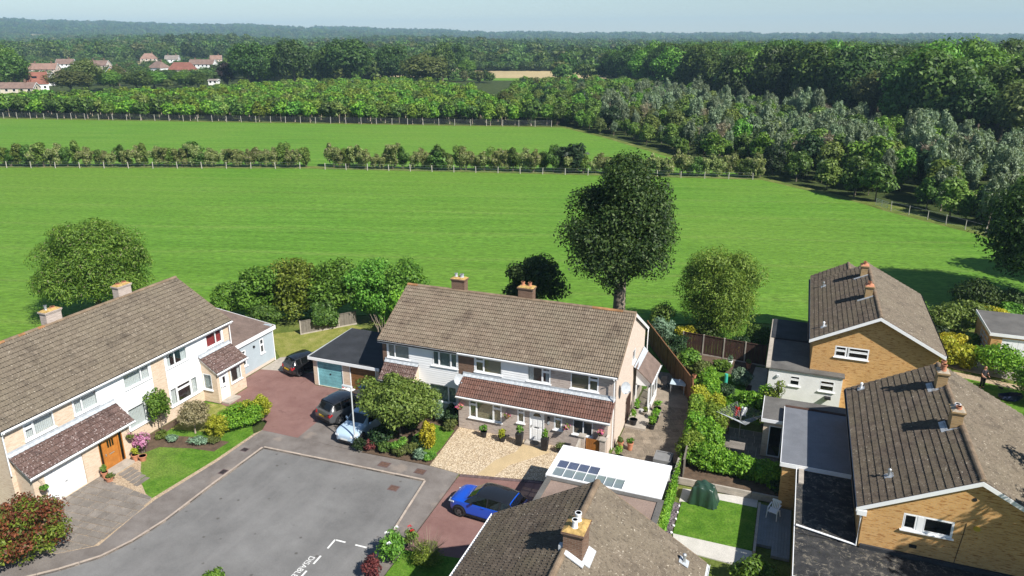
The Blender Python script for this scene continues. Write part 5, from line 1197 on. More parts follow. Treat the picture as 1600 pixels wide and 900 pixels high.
    zp = rings[-3][5][2] - .30; m_ = MB(); m_.box(xr - .055, xr - .03, -.26, .26, zp - .055, zp + .055); m_.build('number_plate', plate_rear, root, local=True)
    return root
make_car('bright blue compact car with black roof on the red drive at the bottom', (-13.5, 31.5, .0), R(180 - 4), L=4.15, W=1.80, Hh=1.55, paint='paint_blue', roofmat='paint_black', rim='alloy_dark', nose=.255)
make_car('dark grey crossover car seen from behind with yellow rear plate, by the lamp post', (-26.95, 38.55, .0), R(72), L=4.25, W=1.80, Hh=1.6, paint='paint_grey', roofmat='paint_black')
make_car('white hatchback with sky tint in its paint half hidden under the front garden tree', (-24.65, 36.75, .0), R(-93), L=4.0, W=1.72, Hh=1.48, paint='paint_white', clad=False)
make_car('small black hatchback parked beside the turquoise garage door', (-33.95, 43.55, .0), R(70), L=3.45, W=1.63, Hh=1.47, paint='paint_black', wheel_r=.29, nose=.25, clad=False)
# ---------------------------------------------------------------- vegetation
def leaf(name, *a, **k):
    g = {'leaf_oak': 1.55, 'leaf_silver': 1.3, 'leaf_bigtree': 1.15, 'leaf_darkbush': 1.2, 'leaf_copper': 1.2, 'leaf_yellow': 1.1, 'leaf_red': 1.2, 'leaf_straw': 1, 'leaf_cream': 1.3, 'flower_hydrangea': 1, 'flower_basket': 1, 'leaf_golden': 1.15, 'leaf_lime': 1.35}.get(name, 1.62)
    if name in ('leaf_yellow', 'leaf_golden', 'leaf_hedge', 'leaf_haw', 'leaf_red', 'leaf_bigtree', 'leaf_sallow'): k['vary'] = .25
    MT[name] = leafmat(name, *[mul(c, g) for c in a], **k)
leaf('leaf_oak', (.014, .032, .007), (.030, .062, .011), (.058, .098, .020))
leaf('leaf_oakb', (.022, .046, .008), (.045, .088, .014), (.085, .135, .024))
leaf('leaf_bigtree', (.010, .026, .006), (.028, .060, .011), (.085, .130, .030))
leaf('leaf_fresh', (.035, .085, .010), (.068, .150, .016), (.125, .225, .030))
leaf('leaf_lime', (.060, .105, .010), (.115, .180, .018), (.200, .270, .035))
leaf('leaf_olive', (.046, .078, .012), (.086, .132, .022), (.148, .198, .044))
leaf('leaf_silver', (.080, .118, .062), (.150, .205, .118), (.250, .310, .200), gloss=.35)
leaf('leaf_haw', (.034, .078, .008), (.074, .148, .016), (.150, .235, .036), extra=(.26, .25, .14), extra_at=.965)
leaf('leaf_sallow', (.040, .078, .010), (.090, .148, .018), (.180, .245, .042))
leaf('leaf_copper', (.014, .010, .012), (.030, .020, .022), (.050, .034, .034))
leaf('leaf_brown', (.040, .055, .012), (.066, .084, .020), (.096, .112, .030))
leaf('leaf_yellow', (.20, .20, .014), (.40, .36, .02), (.56, .50, .045))
leaf('leaf_golden', (.16, .20, .012), (.28, .31, .02), (.44, .44, .045))
leaf('leaf_hedge', (.042, .115, .008), (.090, .205, .014), (.165, .295, .028))
leaf('leaf_blue', (.055, .095, .060), (.105, .165, .105), (.170, .245, .165))
leaf('leaf_red', (.075, .030, .012), (.19, .060, .026), (.31, .115, .045), extra=(.13, .15, .03), extra_at=.74)
leaf('leaf_purple', (.035, .010, .012), (.085, .020, .024), (.15, .04, .04))
leaf('leaf_cream', (.15, .15, .070), (.28, .255, .125), (.40, .365, .215))
leaf('leaf_straw', (.20, .17, .115), (.31, .27, .19), (.42, .375, .28))
leaf('leaf_darkbush', (.010, .028, .010), (.022, .052, .016), (.045, .085, .026))
leaf('leaf_hedgerow', (.075, .100, .028), (.140, .172, .052), (.225, .25, .095), extra=(.34, .30, .20), extra_at=.93)
leaf('leaf_elder', (.045, .075, .014), (.085, .13, .022), (.14, .19, .04), extra=(.50, .47, .27), extra_at=.90)
leaf('flower_hydrangea', (.42, .13, .28), (.62, .25, .44), (.78, .44, .60))
leaf('flower_basket', (.60, .06, .22), (.74, .16, .42), (.80, .62, .66), extra=(.75, .50, .04), extra_at=.86)
def quads_mesh(name, C, N, T, sx, sy, mats, mi=None, bend=.25):
    """leaf sprays: a bent kite for each centre C, normal N, tangent T"""
    n = len(C); T = T - N * np.sum(T * N, 1, keepdims=True); T /= np.linalg.norm(T, axis=1, keepdims=True) + 1e-9; B = np.cross(N, T)
    sx = sx[:, None]; sy = sy[:, None]
    V = np.empty((n, 4, 3)); V[:, 0] = C - T * sx; V[:, 1] = C - B * sy + N * sx * bend * .3; V[:, 2] = C + T * sx - N * sx * bend; V[:, 3] = C + B * sy + N * sx * bend * .3
    return V.reshape(-1, 3), n
def mesh_from_quads(name, V, n, mats, mi=None, extra=None):
    me = bpy.data.meshes.new(name); nv = len(V); loops = np.arange(n * 4, dtype=np.int32); ev, ef, em = extra if extra else ([], [], [])
    if len(ev):
        fl = [len(f) for f in ef]; lp = np.array([i + nv for f in ef for i in f], dtype=np.int32)
        starts = np.concatenate([np.arange(n) * 4, n * 4 + np.concatenate([[0], np.cumsum(fl)[:-1]])]).astype(np.int32)
        V = np.concatenate([V, np.array(ev)]); loops = np.concatenate([loops, lp]); tot = n + len(ef)
    else: starts = (np.arange(n) * 4).astype(np.int32); tot = n
    me.vertices.add(len(V)); me.vertices.foreach_set('co', V.astype(np.float32).ravel()); me.loops.add(len(loops)); me.loops.foreach_set('vertex_index', loops)
    me.polygons.add(tot); me.polygons.foreach_set('loop_start', starts)
    for m in mats: me.materials.append(MT[m])
    idx = np.zeros(tot, dtype=np.int32)
    if mi is not None: idx[:n] = mi
    if len(ev): idx[n:] = em
    me.polygons.foreach_set('material_index', idx); me.update(calc_edges=True); me.validate(); return me
def crown_mesh(name, rx, ry, rz, zc, lobes, per, size, mats='leaf_oak', seed=1, lobe=.36, flat=-.55, up=.35, aspect=.55, fill=.18, out=.92, droop=0, shape=None, trunk=None, mixmat=None, jag=.22, spray=1.0, zmin=None, align=.9, lump=.22, bulges=11):
    """leaf sprays gathered into clumps set through the crown's volume"""
    g = np.random.default_rng(seed); mats = [mats] if isinstance(mats, str) else list(mats)
    D = g.normal(size=(lobes * 4, 3)); D /= np.linalg.norm(D, axis=1, keepdims=True); D = D[D[:, 2] > flat][:lobes]; L = len(D)
    r = out * (1 - jag * g.random(L)) * (g.random(L) ** .12); inner = g.random(L) < fill; r[inner] *= .55
    wv = g.normal(size=(bulges, 3)); wv /= np.linalg.norm(wv, axis=1, keepdims=True); m = np.clip(((D @ wv.T).max(1) - .55) / .4, 0, 1); r = r * (1 - lump * (1 - m)) * (1 + lump * .25)
    Lc = D * r[:, None] * (1 - lobe * .55); Ls = lobe * (.65 + .7 * g.random(L))
    if shape == 'cone': k = 1 - np.clip((Lc[:, 2] + 1) / 2, 0, 1) ** 1.1; Lc[:, :2] *= (k * 1.15 + .08)[:, None]; Ls *= .5 + k * .6
    if shape == 'spread': Lc[:, 2] *= .8
    w_ = Ls ** 2 / np.sum(Ls ** 2); cnt = np.maximum(6, (w_ * L * per).astype(int)); li = np.repeat(np.arange(L), cnt); n = len(li)
    d = g.normal(size=(n, 3)); d[:, 2] += up; d /= np.linalg.norm(d, axis=1, keepdims=True)
    rad = Ls[li] * (g.random(n) ** .30) * (.9 + .25 * g.random(n)); C = Lc[li] + d * rad[:, None] * np.array([1, 1, .82]); 
    S = np.array([rx, ry, rz]); C = C * S; C[:, 2] += zc
    if droop: C[:, 2] -= droop * np.maximum(0, np.hypot(C[:, 0] / rx, C[:, 1] / ry) - .45) ** 2 * rz
    if zmin is not None: C[:, 2] = np.maximum(C[:, 2], zmin + g.random(n) * .3)
    N = d * align + g.normal(size=(n, 3)) * .5 + np.array([0, 0, .25]); N /= np.linalg.norm(N, axis=1, keepdims=True)
    T = g.normal(size=(n, 3)) + d * spray
    if droop: T[:, 2] -= .8
    s = size * (.6 + .8 * g.random(n)); V, n = quads_mesh(name, C, N, T, s, s * aspect, mats)
    mi = None
    if len(mats) > 1:      # whole clumps of a second leaf, for mixed or flowering crowns
        sel = g.random(L) < (mixmat if mixmat else .3); mi = sel[li].astype(np.int32)
    return mesh_from_quads(name, V, n, mats + ([trunk[3]] if trunk else []), mi, (trunk[0], trunk[1], [len(mats)] * len(trunk[1])) if trunk else None)
def trunk_geo(h, r, limbs, spread, seed, lean=.06, n=7):
    """tapered bole with forking limbs reaching into the crown"""
    rn_ = random.Random(seed); m_ = MB(); lx, ly = rn_.uniform(-lean, lean) * h, rn_.uniform(-lean, lean) * h
    pts = [(0, 0, -.2), (0, 0, .15), (lx * .3, ly * .3, h * .33), (lx * .7, ly * .7, h * .66), (lx, ly, h)]
    m_.tube(pts, [r * 1.35, r * 1.1, r * .9, r * .78, r * .55], n)
    for k in range(limbs):
        a = 2 * math.pi * (k + rn_.random() * .6) / limbs; z0 = h * rn_.uniform(.62, .98); f = z0 / h; b = (lx * f, ly * f, z0); l = spread * rn_.uniform(.6, 1.0); rise = spread * rn_.uniform(.5, 1.1)
        m_.tube([b, (b[0] + math.cos(a) * l * .45, b[1] + math.sin(a) * l * .45, z0 + rise * .55), (b[0] + math.cos(a + .2) * l, b[1] + math.sin(a + .2) * l, z0 + rise)], [r * .42, r * .28, r * .08], 5)
    return m_
def plant(name, label, cat, loc, crown, trunkmb=None, bark='bark', rot=0, scale=1, group=None, cname='crown', tname='trunk'):
    o = thing(name, label, cat, loc, rot, group); o.scale = (scale,) * 3 if isinstance(scale, (int, float)) else scale
    c = bpy.data.objects.new(cname, crown); COL.objects.link(c); c.parent = o
    if trunkmb: trunkmb.build(tname, bark, o, local=True, smooth=True, recalc=False)
    return o
def replant(o, loc, rot, scale, label=None):
    c = copy_tree(o); c.location = loc; c.rotation_euler = (0, 0, rot); c.scale = (scale,) * 3 if isinstance(scale, (int, float)) else scale
    if label: c['label'] = label
    return c
def bush(name, label, loc, r, h, mat, seed, n=3500, size=.09, cat='shrub', lobes=26, group=None, rot=0, cname='foliage', stems=True, **k):
    rx, ry = r if isinstance(r, tuple) else (r, r)
    me = crown_mesh(name, rx, ry, h * .52, h * .5, lobes, n // lobes, size, mat, seed, **{**dict(flat=-.9, lobe=.42, zmin=.03), **k})
    m_ = None
    if stems:
        m_ = MB(); rn_ = random.Random(seed)
        for q in range(4): a = q * 1.6 + rn_.random(); m_.tube([(math.cos(a) * .06, math.sin(a) * .06, -.1), (math.cos(a) * rx * .3, math.sin(a) * ry * .3, h * .45), (math.cos(a) * rx * .55, math.sin(a) * ry * .55, h * .75)], [.03, .022, .008], 5)
    return plant(name, label, cat, loc, me, m_, rot=rot, group=group, cname=cname, tname='stems')
# ---------------------------------------------------------------- garden trees and shrubs
# tall pollarded tree behind the middle house
tm = trunk_geo(9.2, .60, 5, 2.6, 5, .015); 
plant('field_tree', 'tall dark broadleaf tree with thick bare trunk behind the middle house', 'tree', (-11.9, 54.6, 0),
      crown_mesh('crown', 5.1, 5.1, 5.8, 10.9, 80, 850, .115, 'leaf_bigtree', 12, lobe=.27, flat=-.97, fill=.2, jag=.30, align=.7, lump=.42, bulges=8), tm, 'bark_pale')
ivy = bush('ivy_patch', 'patch of ivy growing on the bare trunk of the tall tree', (-11.95, 53.9, 3.2), (.55, .35), 1.0, 'leaf_olive', 81, 350, .09, 'ivy', 8, stems=False)
# domed hawthorn behind the left house
plant('hawthorn_tree', 'broad domed olive green tree behind the left house chimneys', 'tree', (-58.6, 46.2, 0),
      crown_mesh('crown', 5.6, 5.2, 4.9, 4.7, 130, 480, .12, 'leaf_haw', 12, lobe=.24, flat=-.75, droop=.25, aspect=.32, jag=.16, fill=.12, spray=1.6, zmin=.4), trunk_geo(2.8, .35, 8, 3.4, 12))
# willow-leaved shrub beyond the right-hand garden
plant('sallow_tree', 'loose yellow green bushy tree beyond the dark panel fence', 'tree', (-4.9, 61.6, 0),
      crown_mesh('crown', 4.0, 3.8, 4.7, 4.1, 110, 420, .11, 'leaf_sallow', 15, lobe=.25, flat=-.95, aspect=.30, jag=.34, droop=.15, spray=1.8, zmin=.3), trunk_geo(2.2, .2, 9, 2.6, 15))
# dark small tree seen over the middle roof
plant('dark_tree', 'small dark leafy tree showing over the middle roof between two chimneys', 'tree', (-20.1, 57.5, 0),
      crown_mesh('crown', 3.5, 3.4, 3.0, 4.5, 48, 220, .14, 'leaf_oak', 19, lump=.1, lobe=.26, flat=-.8, jag=.5, fill=.2), trunk_geo(3.2, .16, 8, 2.0, 19))
# big tree at the right edge
plant('field_oak', 'big dark tree at the right edge casting its shadow on the field', 'tree', (23.6, 80.6, 0),
      crown_mesh('crown', 7.4, 7.0, 6.3, 7.6, 130, 380, .18, 'leaf_oak', 23, lobe=.28, flat=-.9, jag=.3), trunk_geo(4.6, .5, 8, 4, 23))
plant('field_oak', 'second dark tree just outside the right edge beyond the field corner', 'tree', (32, 90, 0),
      crown_mesh('crown', 5.5, 5.5, 5.5, 8, 80, 150, .26, 'leaf_oakb', 24, lobe=.3, flat=-.9, jag=.3), trunk_geo(4, .4, 7, 3, 24))
# row of big garden shrubs between the garages and the field
for i, (x, y, r, h, mt, lab) in enumerate([(-47.3, 50.4, 1.9, 2.8, 'leaf_fresh', 'lower bright green shrub at the left end of the big hedge row'), (-44.0, 51.0, 2.5, 4.4, 'leaf_fresh', 'tall fresh green shrub second in the big hedge row'),
        (-41.0, 52.2, 2.7, 5.1, 'leaf_lime', 'tallest yellow green shrub in the big hedge row'), (-37.9, 53.4, 2.7, 4.9, 'leaf_fresh', 'dense green shrub above the grey fence panels'), (-34.6, 54.4, 2.6, 4.8, 'leaf_fresh', 'broad green shrub in the middle of the big hedge row'),
        (-31.3, 55.2, 2.6, 4.9, 'leaf_fresh', 'big green shrub behind the black garage roof'), (-29.2, 50.6, 1.7, 3.9, 'leaf_hedge', 'twiggy mid green shrub close behind the double garage'), (-37.6, 51.2, 1.25, 2.3, 'leaf_oakb', 'leafy shrub overhanging the grey fence panels'), (-42.3, 48.8, 1.5, 2.0, 'leaf_oakb', 'low dark shrub by the blue grey extension')]):
    bush('hedge_shrub', lab, (x, y, 0), r * 1.12, h * 1.27, mt, 100 + i, 15000, .125, 'shrub', 60, 'big shrubs between the garages and the field', lobe=.28, jag=.34)
m_ = MB(); tw = random.Random(3)
for k in range(7): x = -30.6 + tw.uniform(-.5, .5); m_.tube([(x, 49.5, 0), (x + tw.uniform(-.3, .3), 49.3, 1.6), (x + tw.uniform(-.7, .7), 49.1, 3.0)], [.03, .022, .008], 4)
tag(m_.build('dead_shrub', 'twig'), 'pale dead stems standing in front of the shrub behind the garage', 'dead shrub')
# shrubs along the garden fence right of the middle house
for x, y, r, h, mt, lab in [(-9.5, 61.0, 1.3, 2.9, 'leaf_olive', 'pale yellow green bush right of the tall tree trunk'), (-8.9, 58.4, 1.25, 2.5, 'leaf_blue', 'dull blue green shrub at the back end of the brown fence'), (-7.4, 56.0, 1.1, 2.3, 'leaf_darkbush', 'dark leafy shrub hanging over the brown fence'), (-6.1, 53.9, .95, 2.0, 'leaf_fresh', 'bright green shrub beside the brown fence'),
        (-7.1, 59.6, 1.0, 1.6, 'leaf_yellow', 'orange yellow flowering shrub behind the dark fence corner'), (-4.9, 53.2, .9, 1.3, 'leaf_brown', 'pinkish brown tuft shrub in the back border'), (-3.6, 54.9, .75, 1.0, 'leaf_fresh', 'leafy green clump in the back border'), (-2.05, 52.9, .8, 1.35, 'leaf_blue', 'round grey green potted bush beside the dark patio'),
        (-2.6, 59.3, .9, 1.4, 'leaf_darkbush', 'dark low shrub under the loose yellow green tree'), (-5.4, 60.0, 1.3, 1.9, 'leaf_oakb', 'green shrub filling in left of the loose tree'), (-1.1, 61.5, 1.5, 1.8, 'leaf_oakb', 'shrub in the shaded corner behind the white extension'), (-3.0, 58.9, .5, .9, 'leaf_yellow', 'small yellow flowers behind the dark panel fence')]:
    bush('garden_shrub', lab, (x, y, 0), r, h, mt, int(abs(x * 10)), 2600, .10, 'shrub', 26, 'shrubs in the back gardens')
# hedges and climbers of the right-hand gardens
for x, y, rx, ry, h, mt, lab, nn in [(-3.3, 44.6, 1.0, 1.2, 2.0, 'leaf_lime', 'lime green hedge part directly left of the washing line', 4500), (-3.2, 42.2, .95, 1.1, 1.9, 'leaf_hedge', 'inner side of the hedge by the covered patio table', 4500), (-4.4, 47.0, .7, 1.0, 2.1, 'leaf_golden', 'golden hedge patch against the end of the brown fence', 3500), (-4.1, 49.6, .9, 1.1, 2.2, 'leaf_hedge', 'bright green hedge top at the near end of the brown fence', 4000), (-4.0, 47.6, .95, 1.3, 2.15, 'leaf_hedge', 'green hedge between side path and washing line, back part', 4500), (-3.5, 46.2, .9, 1.0, 2.1, 'leaf_golden', 'golden variegated hedge behind the washing line', 4200), (-4.3, 45.4, .7, 1.5, 2.1, 'leaf_lime', 'yellow green hedge along the side path', 4200),
        (-3.9, 43.3, .85, 1.4, 2.0, 'leaf_hedge', 'middle green hedge along the side path', 4500), (-4.05, 41.2, .85, 1.4, 1.9, 'leaf_lime', 'nearest end of the hedge along the side path', 4500), (-2.9, 48.8, .8, .8, 1.9, 'leaf_darkbush', 'dark round shrub beside the upper lawn', 3000), (-2.4, 47.2, 1.0, .7, 1.6, 'leaf_hedge', 'green shrub at the foot of the upper lawn', 3000),
        (-1.3, 46.9, .9, .7, 2.3, 'leaf_hedge', 'green hedge right behind the washing line', 4000), (-.2, 46.9, .75, .7, 2.7, 'leaf_hedge', 'hedge end next to the grey flat roof', 3600), (.35, 46.6, .75, .5, 3.1, 'leaf_lime', 'yellow green climber spilling on the grey flat roof', 2600),
        (-2.95, 39.9, 1.3, .85, 1.75, 'leaf_hedge', 'left part of the low hedge above the timber wall', 5000), (-1.15, 39.8, 1.2, .85, 1.75, 'leaf_hedge', 'middle part of the low hedge above the timber wall', 5000), (.45, 39.7, 1.0, .8, 1.6, 'leaf_hedge', 'right end of the low hedge above the timber wall', 4500), (1.2, 39.0, .6, .5, 1.0, 'leaf_darkbush', 'small dark shrub between the hedge and the blue grey roof', 1500)]:
    bush('garden_hedge', lab, (x, y, 0), (rx * 1.18, ry * 1.25), h * 1.12, mt, int(abs(x * 13 + y)), int(nn * 1.3), .085, 'hedge', 40, 'hedges of the back gardens', flat=-1, lobe=.32, fill=.3, jag=.22)
bush('garden_hedge', 'long bright green hedge running beside the paved side path', (-4.05, 44.6, 0), (.85, 4.9), 1.85, ['leaf_hedge', 'leaf_lime'], 911, 22000, .085, 'hedge', 120, flat=-1, lobe=.22, fill=.4, jag=.1, mixmat=.3, lump=.1)
bush('garden_hedge', 'low bright green hedge above the timber wall, running across the garden', (-1.2, 39.85, 0), (2.9, .8), 1.6, 'leaf_hedge', 912, 13000, .085, 'hedge', 80, flat=-1, lobe=.24, fill=.4, jag=.12, lump=.1)
# gardens beyond the far right house
for x, y, r, h, mt, lab in [(13.9, 70.6, 1.9, 2.4, 'leaf_olive', 'broad grey green shrub behind the far right roof'), (13.4, 65.6, 1.5, 1.7, 'leaf_yellow', 'golden yellow shrub right of the far brick gable roof'), (17.0, 76.6, 2.4, 3.4, 'leaf_oak', 'dark rounded shrub in the shade of the right edge tree'), (16.4, 72.9, 1.7, 2.3, 'leaf_olive', 'brownish green shrub left of the dark garage roof'), (18.0, 73.2, 1.3, 1.9, 'leaf_yellow', 'yellow shrub behind the dark flat garage roof'),
        (12.6, 62.2, 1.5, 2.3, 'leaf_golden', 'pale variegated shrub beside the far right eaves'), (14.1, 62.4, 1.1, 1.9, 'leaf_golden', 'smaller yellow green shrub beside the clipped round bush'), (16.1, 61.9, 2.0, 2.3, 'leaf_hedge', 'big clipped rounded green bush in front of the white garage door'), (17.6, 57.3, 1.9, 3.2, 'leaf_fresh', 'leafy green tree top at the right edge over the lawn'), (19.3, 74.9, 1.4, 1.8, 'leaf_fresh', 'green shrub near the foot of the right edge tree'), (20.0, 77, 2.2, 2.6, 'leaf_oak', 'dark undergrowth below the right edge tree'),
        (12.9, 68.2, 1.0, 1.2, 'leaf_darkbush', 'dark low shrub between the golden and grey green shrubs'), (15.1, 67.2, .8, 1.2, 'leaf_fresh', 'small bright green shrub in front of the garage side wall')]:
    bush('garden_shrub', lab, (x, y, 0), r, h, mt, int(abs(x * 17 + y)), 4200, .12, 'shrub', 34, 'shrubs beside the far right garage')
plant('garden_tree', 'leafy tree overhanging the roof at the bottom right edge', 'tree', (16.8, 34.6, 0), crown_mesh('crown', 3.0, 3.0, 3.4, 7.8, 50, 150, .16, 'leaf_fresh', 44, lobe=.28, jag=.35, flat=-.9), trunk_geo(5.2, .2, 7, 2.4, 44))
plant('garden_tree', 'tall leafy tree just outside the bottom right corner shading the brick gable', 'tree', (15.9, 27.6, 0), crown_mesh('crown', 4.3, 4.3, 4.6, 8.7, 80, 170, .17, 'leaf_fresh', 45, lobe=.28, jag=.35, flat=-.95), trunk_geo(5, .26, 7, 2.6, 45))
# ---- front gardens
plant('garden_tree', 'light green spreading tree in the front garden beside the white car', 'tree', (-21.85, 36.75, 0), crown_mesh('crown', 2.8, 2.5, 2.1, 2.75, 80, 330, .10, 'leaf_olive2' if 'leaf_olive2' in MT else 'leaf_olive', 51, lobe=.25, flat=-.85, jag=.36, aspect=.5, lump=.3), trunk_geo(1.7, .12, 7, 1.5, 51))
F_ = [(-19.55, 36.3, .58, 2.3, 'leaf_yellow', 'golden yellow upright conifer beside the front garden tree', 3600), (-21.2, 35.4, .6, 1.0, 'leaf_fresh', 'bright green shrub under the front garden tree', 1500), (-22.7, 35.3, .85, 1.3, 'leaf_darkbush', 'dark shrub at the nose of the pale car', 2200), (-20.3, 35.3, .5, .9, 'leaf_brown', 'reddish flowering plant at the pavement edge', 1000), (-19.6, 35.1, .5, .7, 'leaf_blue', 'blue green leafy plant below the golden conifer', 900),
      (-18.95, 35.2, .45, .55, 'leaf_fresh', 'low green plant at the corner of the gravel drive', 800), (-20.8, 39.9, .75, 1.6, 'leaf_blue', 'silvery green shrub under the white clad front window', 1800), (-22.0, 39.6, .8, 1.9, 'leaf_fresh', 'green shrub below the left porch corner', 2000), (-19.6, 39.6, .6, 1.1, 'leaf_darkbush', 'dark shrub against the left side of the red porch', 1400), (-19.35, 39.0, .55, .8, 'leaf_brown', 'reddish shrub beside the corner of the gravel drive', 1200), (-23.55, 34.72, .5, .85, 'leaf_darkbush', 'small dark shrub round the foot of the street lamp', 1000), (-21.9, 34.95, .5, .8, 'leaf_oakb', 'low dark green shrub at the middle of the pavement edge', 900), (-20.9, 34.95, .45, .7, 'leaf_brown', 'brownish low plant at the pavement edge below the green shrub', 800), (-20.0, 36.2, .6, 1.1, 'leaf_darkbush', 'dark shrub between the tree and the golden conifer', 1400), (-22.6, 36.3, .7, 1.2, 'leaf_oakb', 'dark green shrub beside the pale car bonnet', 1500), (-21.6, 38.3, .9, 1.4, 'leaf_oakb', 'shrub in the shade behind the front garden tree', 1800), (-19.9, 40.2, .5, 1.3, 'leaf_darkbush', 'tall dark plant below the satellite dish', 1100), (-23.0, 34.9, .5, .7, 'leaf_purple', 'low purple leaved plant at the pavement edge', 700)]
for x, y, r, h, mt, lab, nn in F_: bush('front_shrub', lab, (x, y, 0), r, h, mt, int(abs(x * 31 + y * 7)), nn, .07, 'shrub', 18, 'shrubs of the front gardens', **(dict(flat=-1, jag=.1, fill=.3) if 'conifer' in lab else {}))
plant('climber', 'green climbing shrub on the brick pier between white clad walls', 'shrub', (-36.85, 31.9, 0), crown_mesh('foliage', .7, .9, 1.35, 2.0, 34, 90, .085, 'leaf_fresh', 55, lobe=.34, jag=.4, flat=-1), trunk_geo(1.2, .05, 5, .5, 55), cname='foliage', tname='stems')
plant('standard_shrub', 'round cream variegated shrub on a short pale stem on the lawn', 'shrub', (-34.75, 32.6, 0), crown_mesh('crown', 1.15, 1.15, .85, 1.4, 50, 110, .06, 'leaf_cream', 56, lobe=.3, jag=.12, flat=-.8), trunk_geo(.8, .05, 5, .5, 56), 'twig')
bush('clipped_hedge', 'bright green clipped hedge between left lawn and red drive', (-32.5, 34.4, 0), (1.95, .98), 1.85, ['leaf_hedge', 'leaf_golden'], 571, 15000, .06, 'hedge', 90, rot=R(66), flat=-1, lobe=.27, fill=.35, jag=.08, mixmat=.14)
for x, y, rx, ry, h, mt, lab in [(-33.15, 32.95, .95, .9, 1.5, 'leaf_golden', 'golden end of the clipped hedge nearest the road'), (-31.95, 35.75, .75, .75, 1.9, 'leaf_golden', 'golden far end of the clipped hedge by the red drive')]:
    bush('clipped_hedge', lab, (x, y, 0), (rx, ry), h, mt, int(abs(x * 9 + y * 5)), 6000, .06, 'hedge', 44, 'clipped hedge by the red drive', flat=-1, lobe=.3, fill=.35, jag=.1)
for x, y, r, h, mt, lab in [(-36.3, 31.3, .45, .6, 'leaf_olive', 'small shrub at the foot of the climber'), (-35.25, 31.25, .5, .5, 'leaf_blue', 'blue green low shrub left of the cream standard shrub'), (-33.5, 31.55, .62, .55, 'leaf_blue', 'wider blue green low shrub right of the cream standard shrub'), (-32.75, 32.0, .45, .45, 'leaf_brown', 'dry brownish plant in the lawn border'), (-37.05, 34.6, .4, .5, 'leaf_olive', 'dry plant below the wide brick bay window')]:
    bush('border_shrub', lab, (x, y, 0), r, h, mt, int(abs(x * 3 + y * 17)), 1300, .055, 'shrub', 16, 'low shrubs in the left front border')
bush('hydrangea', 'pink flowering hydrangea against the porch wall by the orange door', (-36.05, 29.55, 0), (.5, .55), 1.5, ['leaf_fresh', 'flower_hydrangea'], 61, 2200, .07, 'shrub', 26, mixmat=.6, jag=.2)
bush('photinia', 'large red and green leaved shrub at the bottom left corner', (-33.5, 20.1, 0), (2.3, 2.3), 3.3, ['leaf_red', 'leaf_lime'], 62, 13000, .075, 'shrub', 110, mixmat=.27, lobe=.22, jag=.15, flat=-1)
bush('young_shrub', 'small bright green plant at the bottom edge of the road', (-23.6, 21.9, -.1), .55, .7, 'leaf_fresh', 63, 900, .075, 'shrub', 14)
bush('rose_bush', 'green rose bush with white flowers at the end of the road bay', (-16.45, 26.2, 0), (.75, .85), 1.7, 'leaf_fresh', 64, 3200, .065, 'shrub', 30)
bush('red_rose', 'thin rose stems with red flowers beside the red drive', (-16.05, 27.4, 0), .4, 1.2, 'leaf_olive', 65, 600, .06, 'shrub', 12)
bush('purple_shrub', 'dark red purple shrub at the bottom edge below the rose bush', (-16.9, 25.0, 0), .6, 1.1, 'leaf_purple', 66, 1700, .06, 'shrub', 20)
bush('broom_shrub', 'yellow green feathery shrub with dry pink stems on the shaded lawn', (-14.7, 26.7, 0), (1.05, .8), 1.25, 'leaf_lime', 67, 2600, .09, 'shrub', 30, aspect=.18, spray=3.0, jag=.4)
bush('evergreen_shrub', 'rounded green bush at the bottom edge between two houses', (.35, 30.6, 0), (1.1, .9), 1.6, 'leaf_fresh', 68, 4200, .08, 'shrub', 36)
tw = random.Random(5)
for i, (px, py, pz, c, lab) in enumerate([(-16.5, 26.9, 1.5, 'white', 'white rose bloom'), (-16.7, 26.3, 1.55, 'white', 'white rose bloom'), (-16.3, 25.8, 1.4, 'white', 'white rose bloom'), (-16.1, 27.5, 1.25, 'rose_red', 'red rose bloom'), (-15.85, 27.3, 1.2, 'rose_red', 'red rose bloom')]):
    if 'rose_red' not in MT: MT['rose_red'] = plain('rose_red', (.45, .012, .02), .6, .3, 30)
    host = [o for o in bpy.data.objects if o.name == ('rose_bush' if c == 'white' else 'red_rose')][0]
    m_ = MB()
    for q in range(9): a = q * 2.4; rr = .02 + .008 * q; p = Vector((px + math.cos(a) * rr, py + math.sin(a) * rr, pz)); u = Vector((math.cos(a), math.sin(a), .5)) * .05; t = Vector((-math.sin(a), math.cos(a), 0)) * .04; m_.q([p - t, p + u - t * .6, p + u + t * .6, p + t])
    m_.build('flower', c, host, recalc=False)
st_ = [o for o in bpy.data.objects if o.name == 'broom_shrub'][0]; m_ = MB()
for k in range(34): a = tw.uniform(0, 6.28); r_ = tw.uniform(.3, 1.0); m_.tube([(-14.7, 26.7, .2), (-14.7 + math.cos(a) * r_ * .5, 26.7 + math.sin(a) * r_ * .4, 1.0), (-14.7 + math.cos(a) * r_ * 1.1, 26.7 + math.sin(a) * r_ * .8, 1.5 + tw.uniform(0, .35))], [.014, .01, .004], 3)
m_.build('dry_stems', 'leaf_straw', st_)
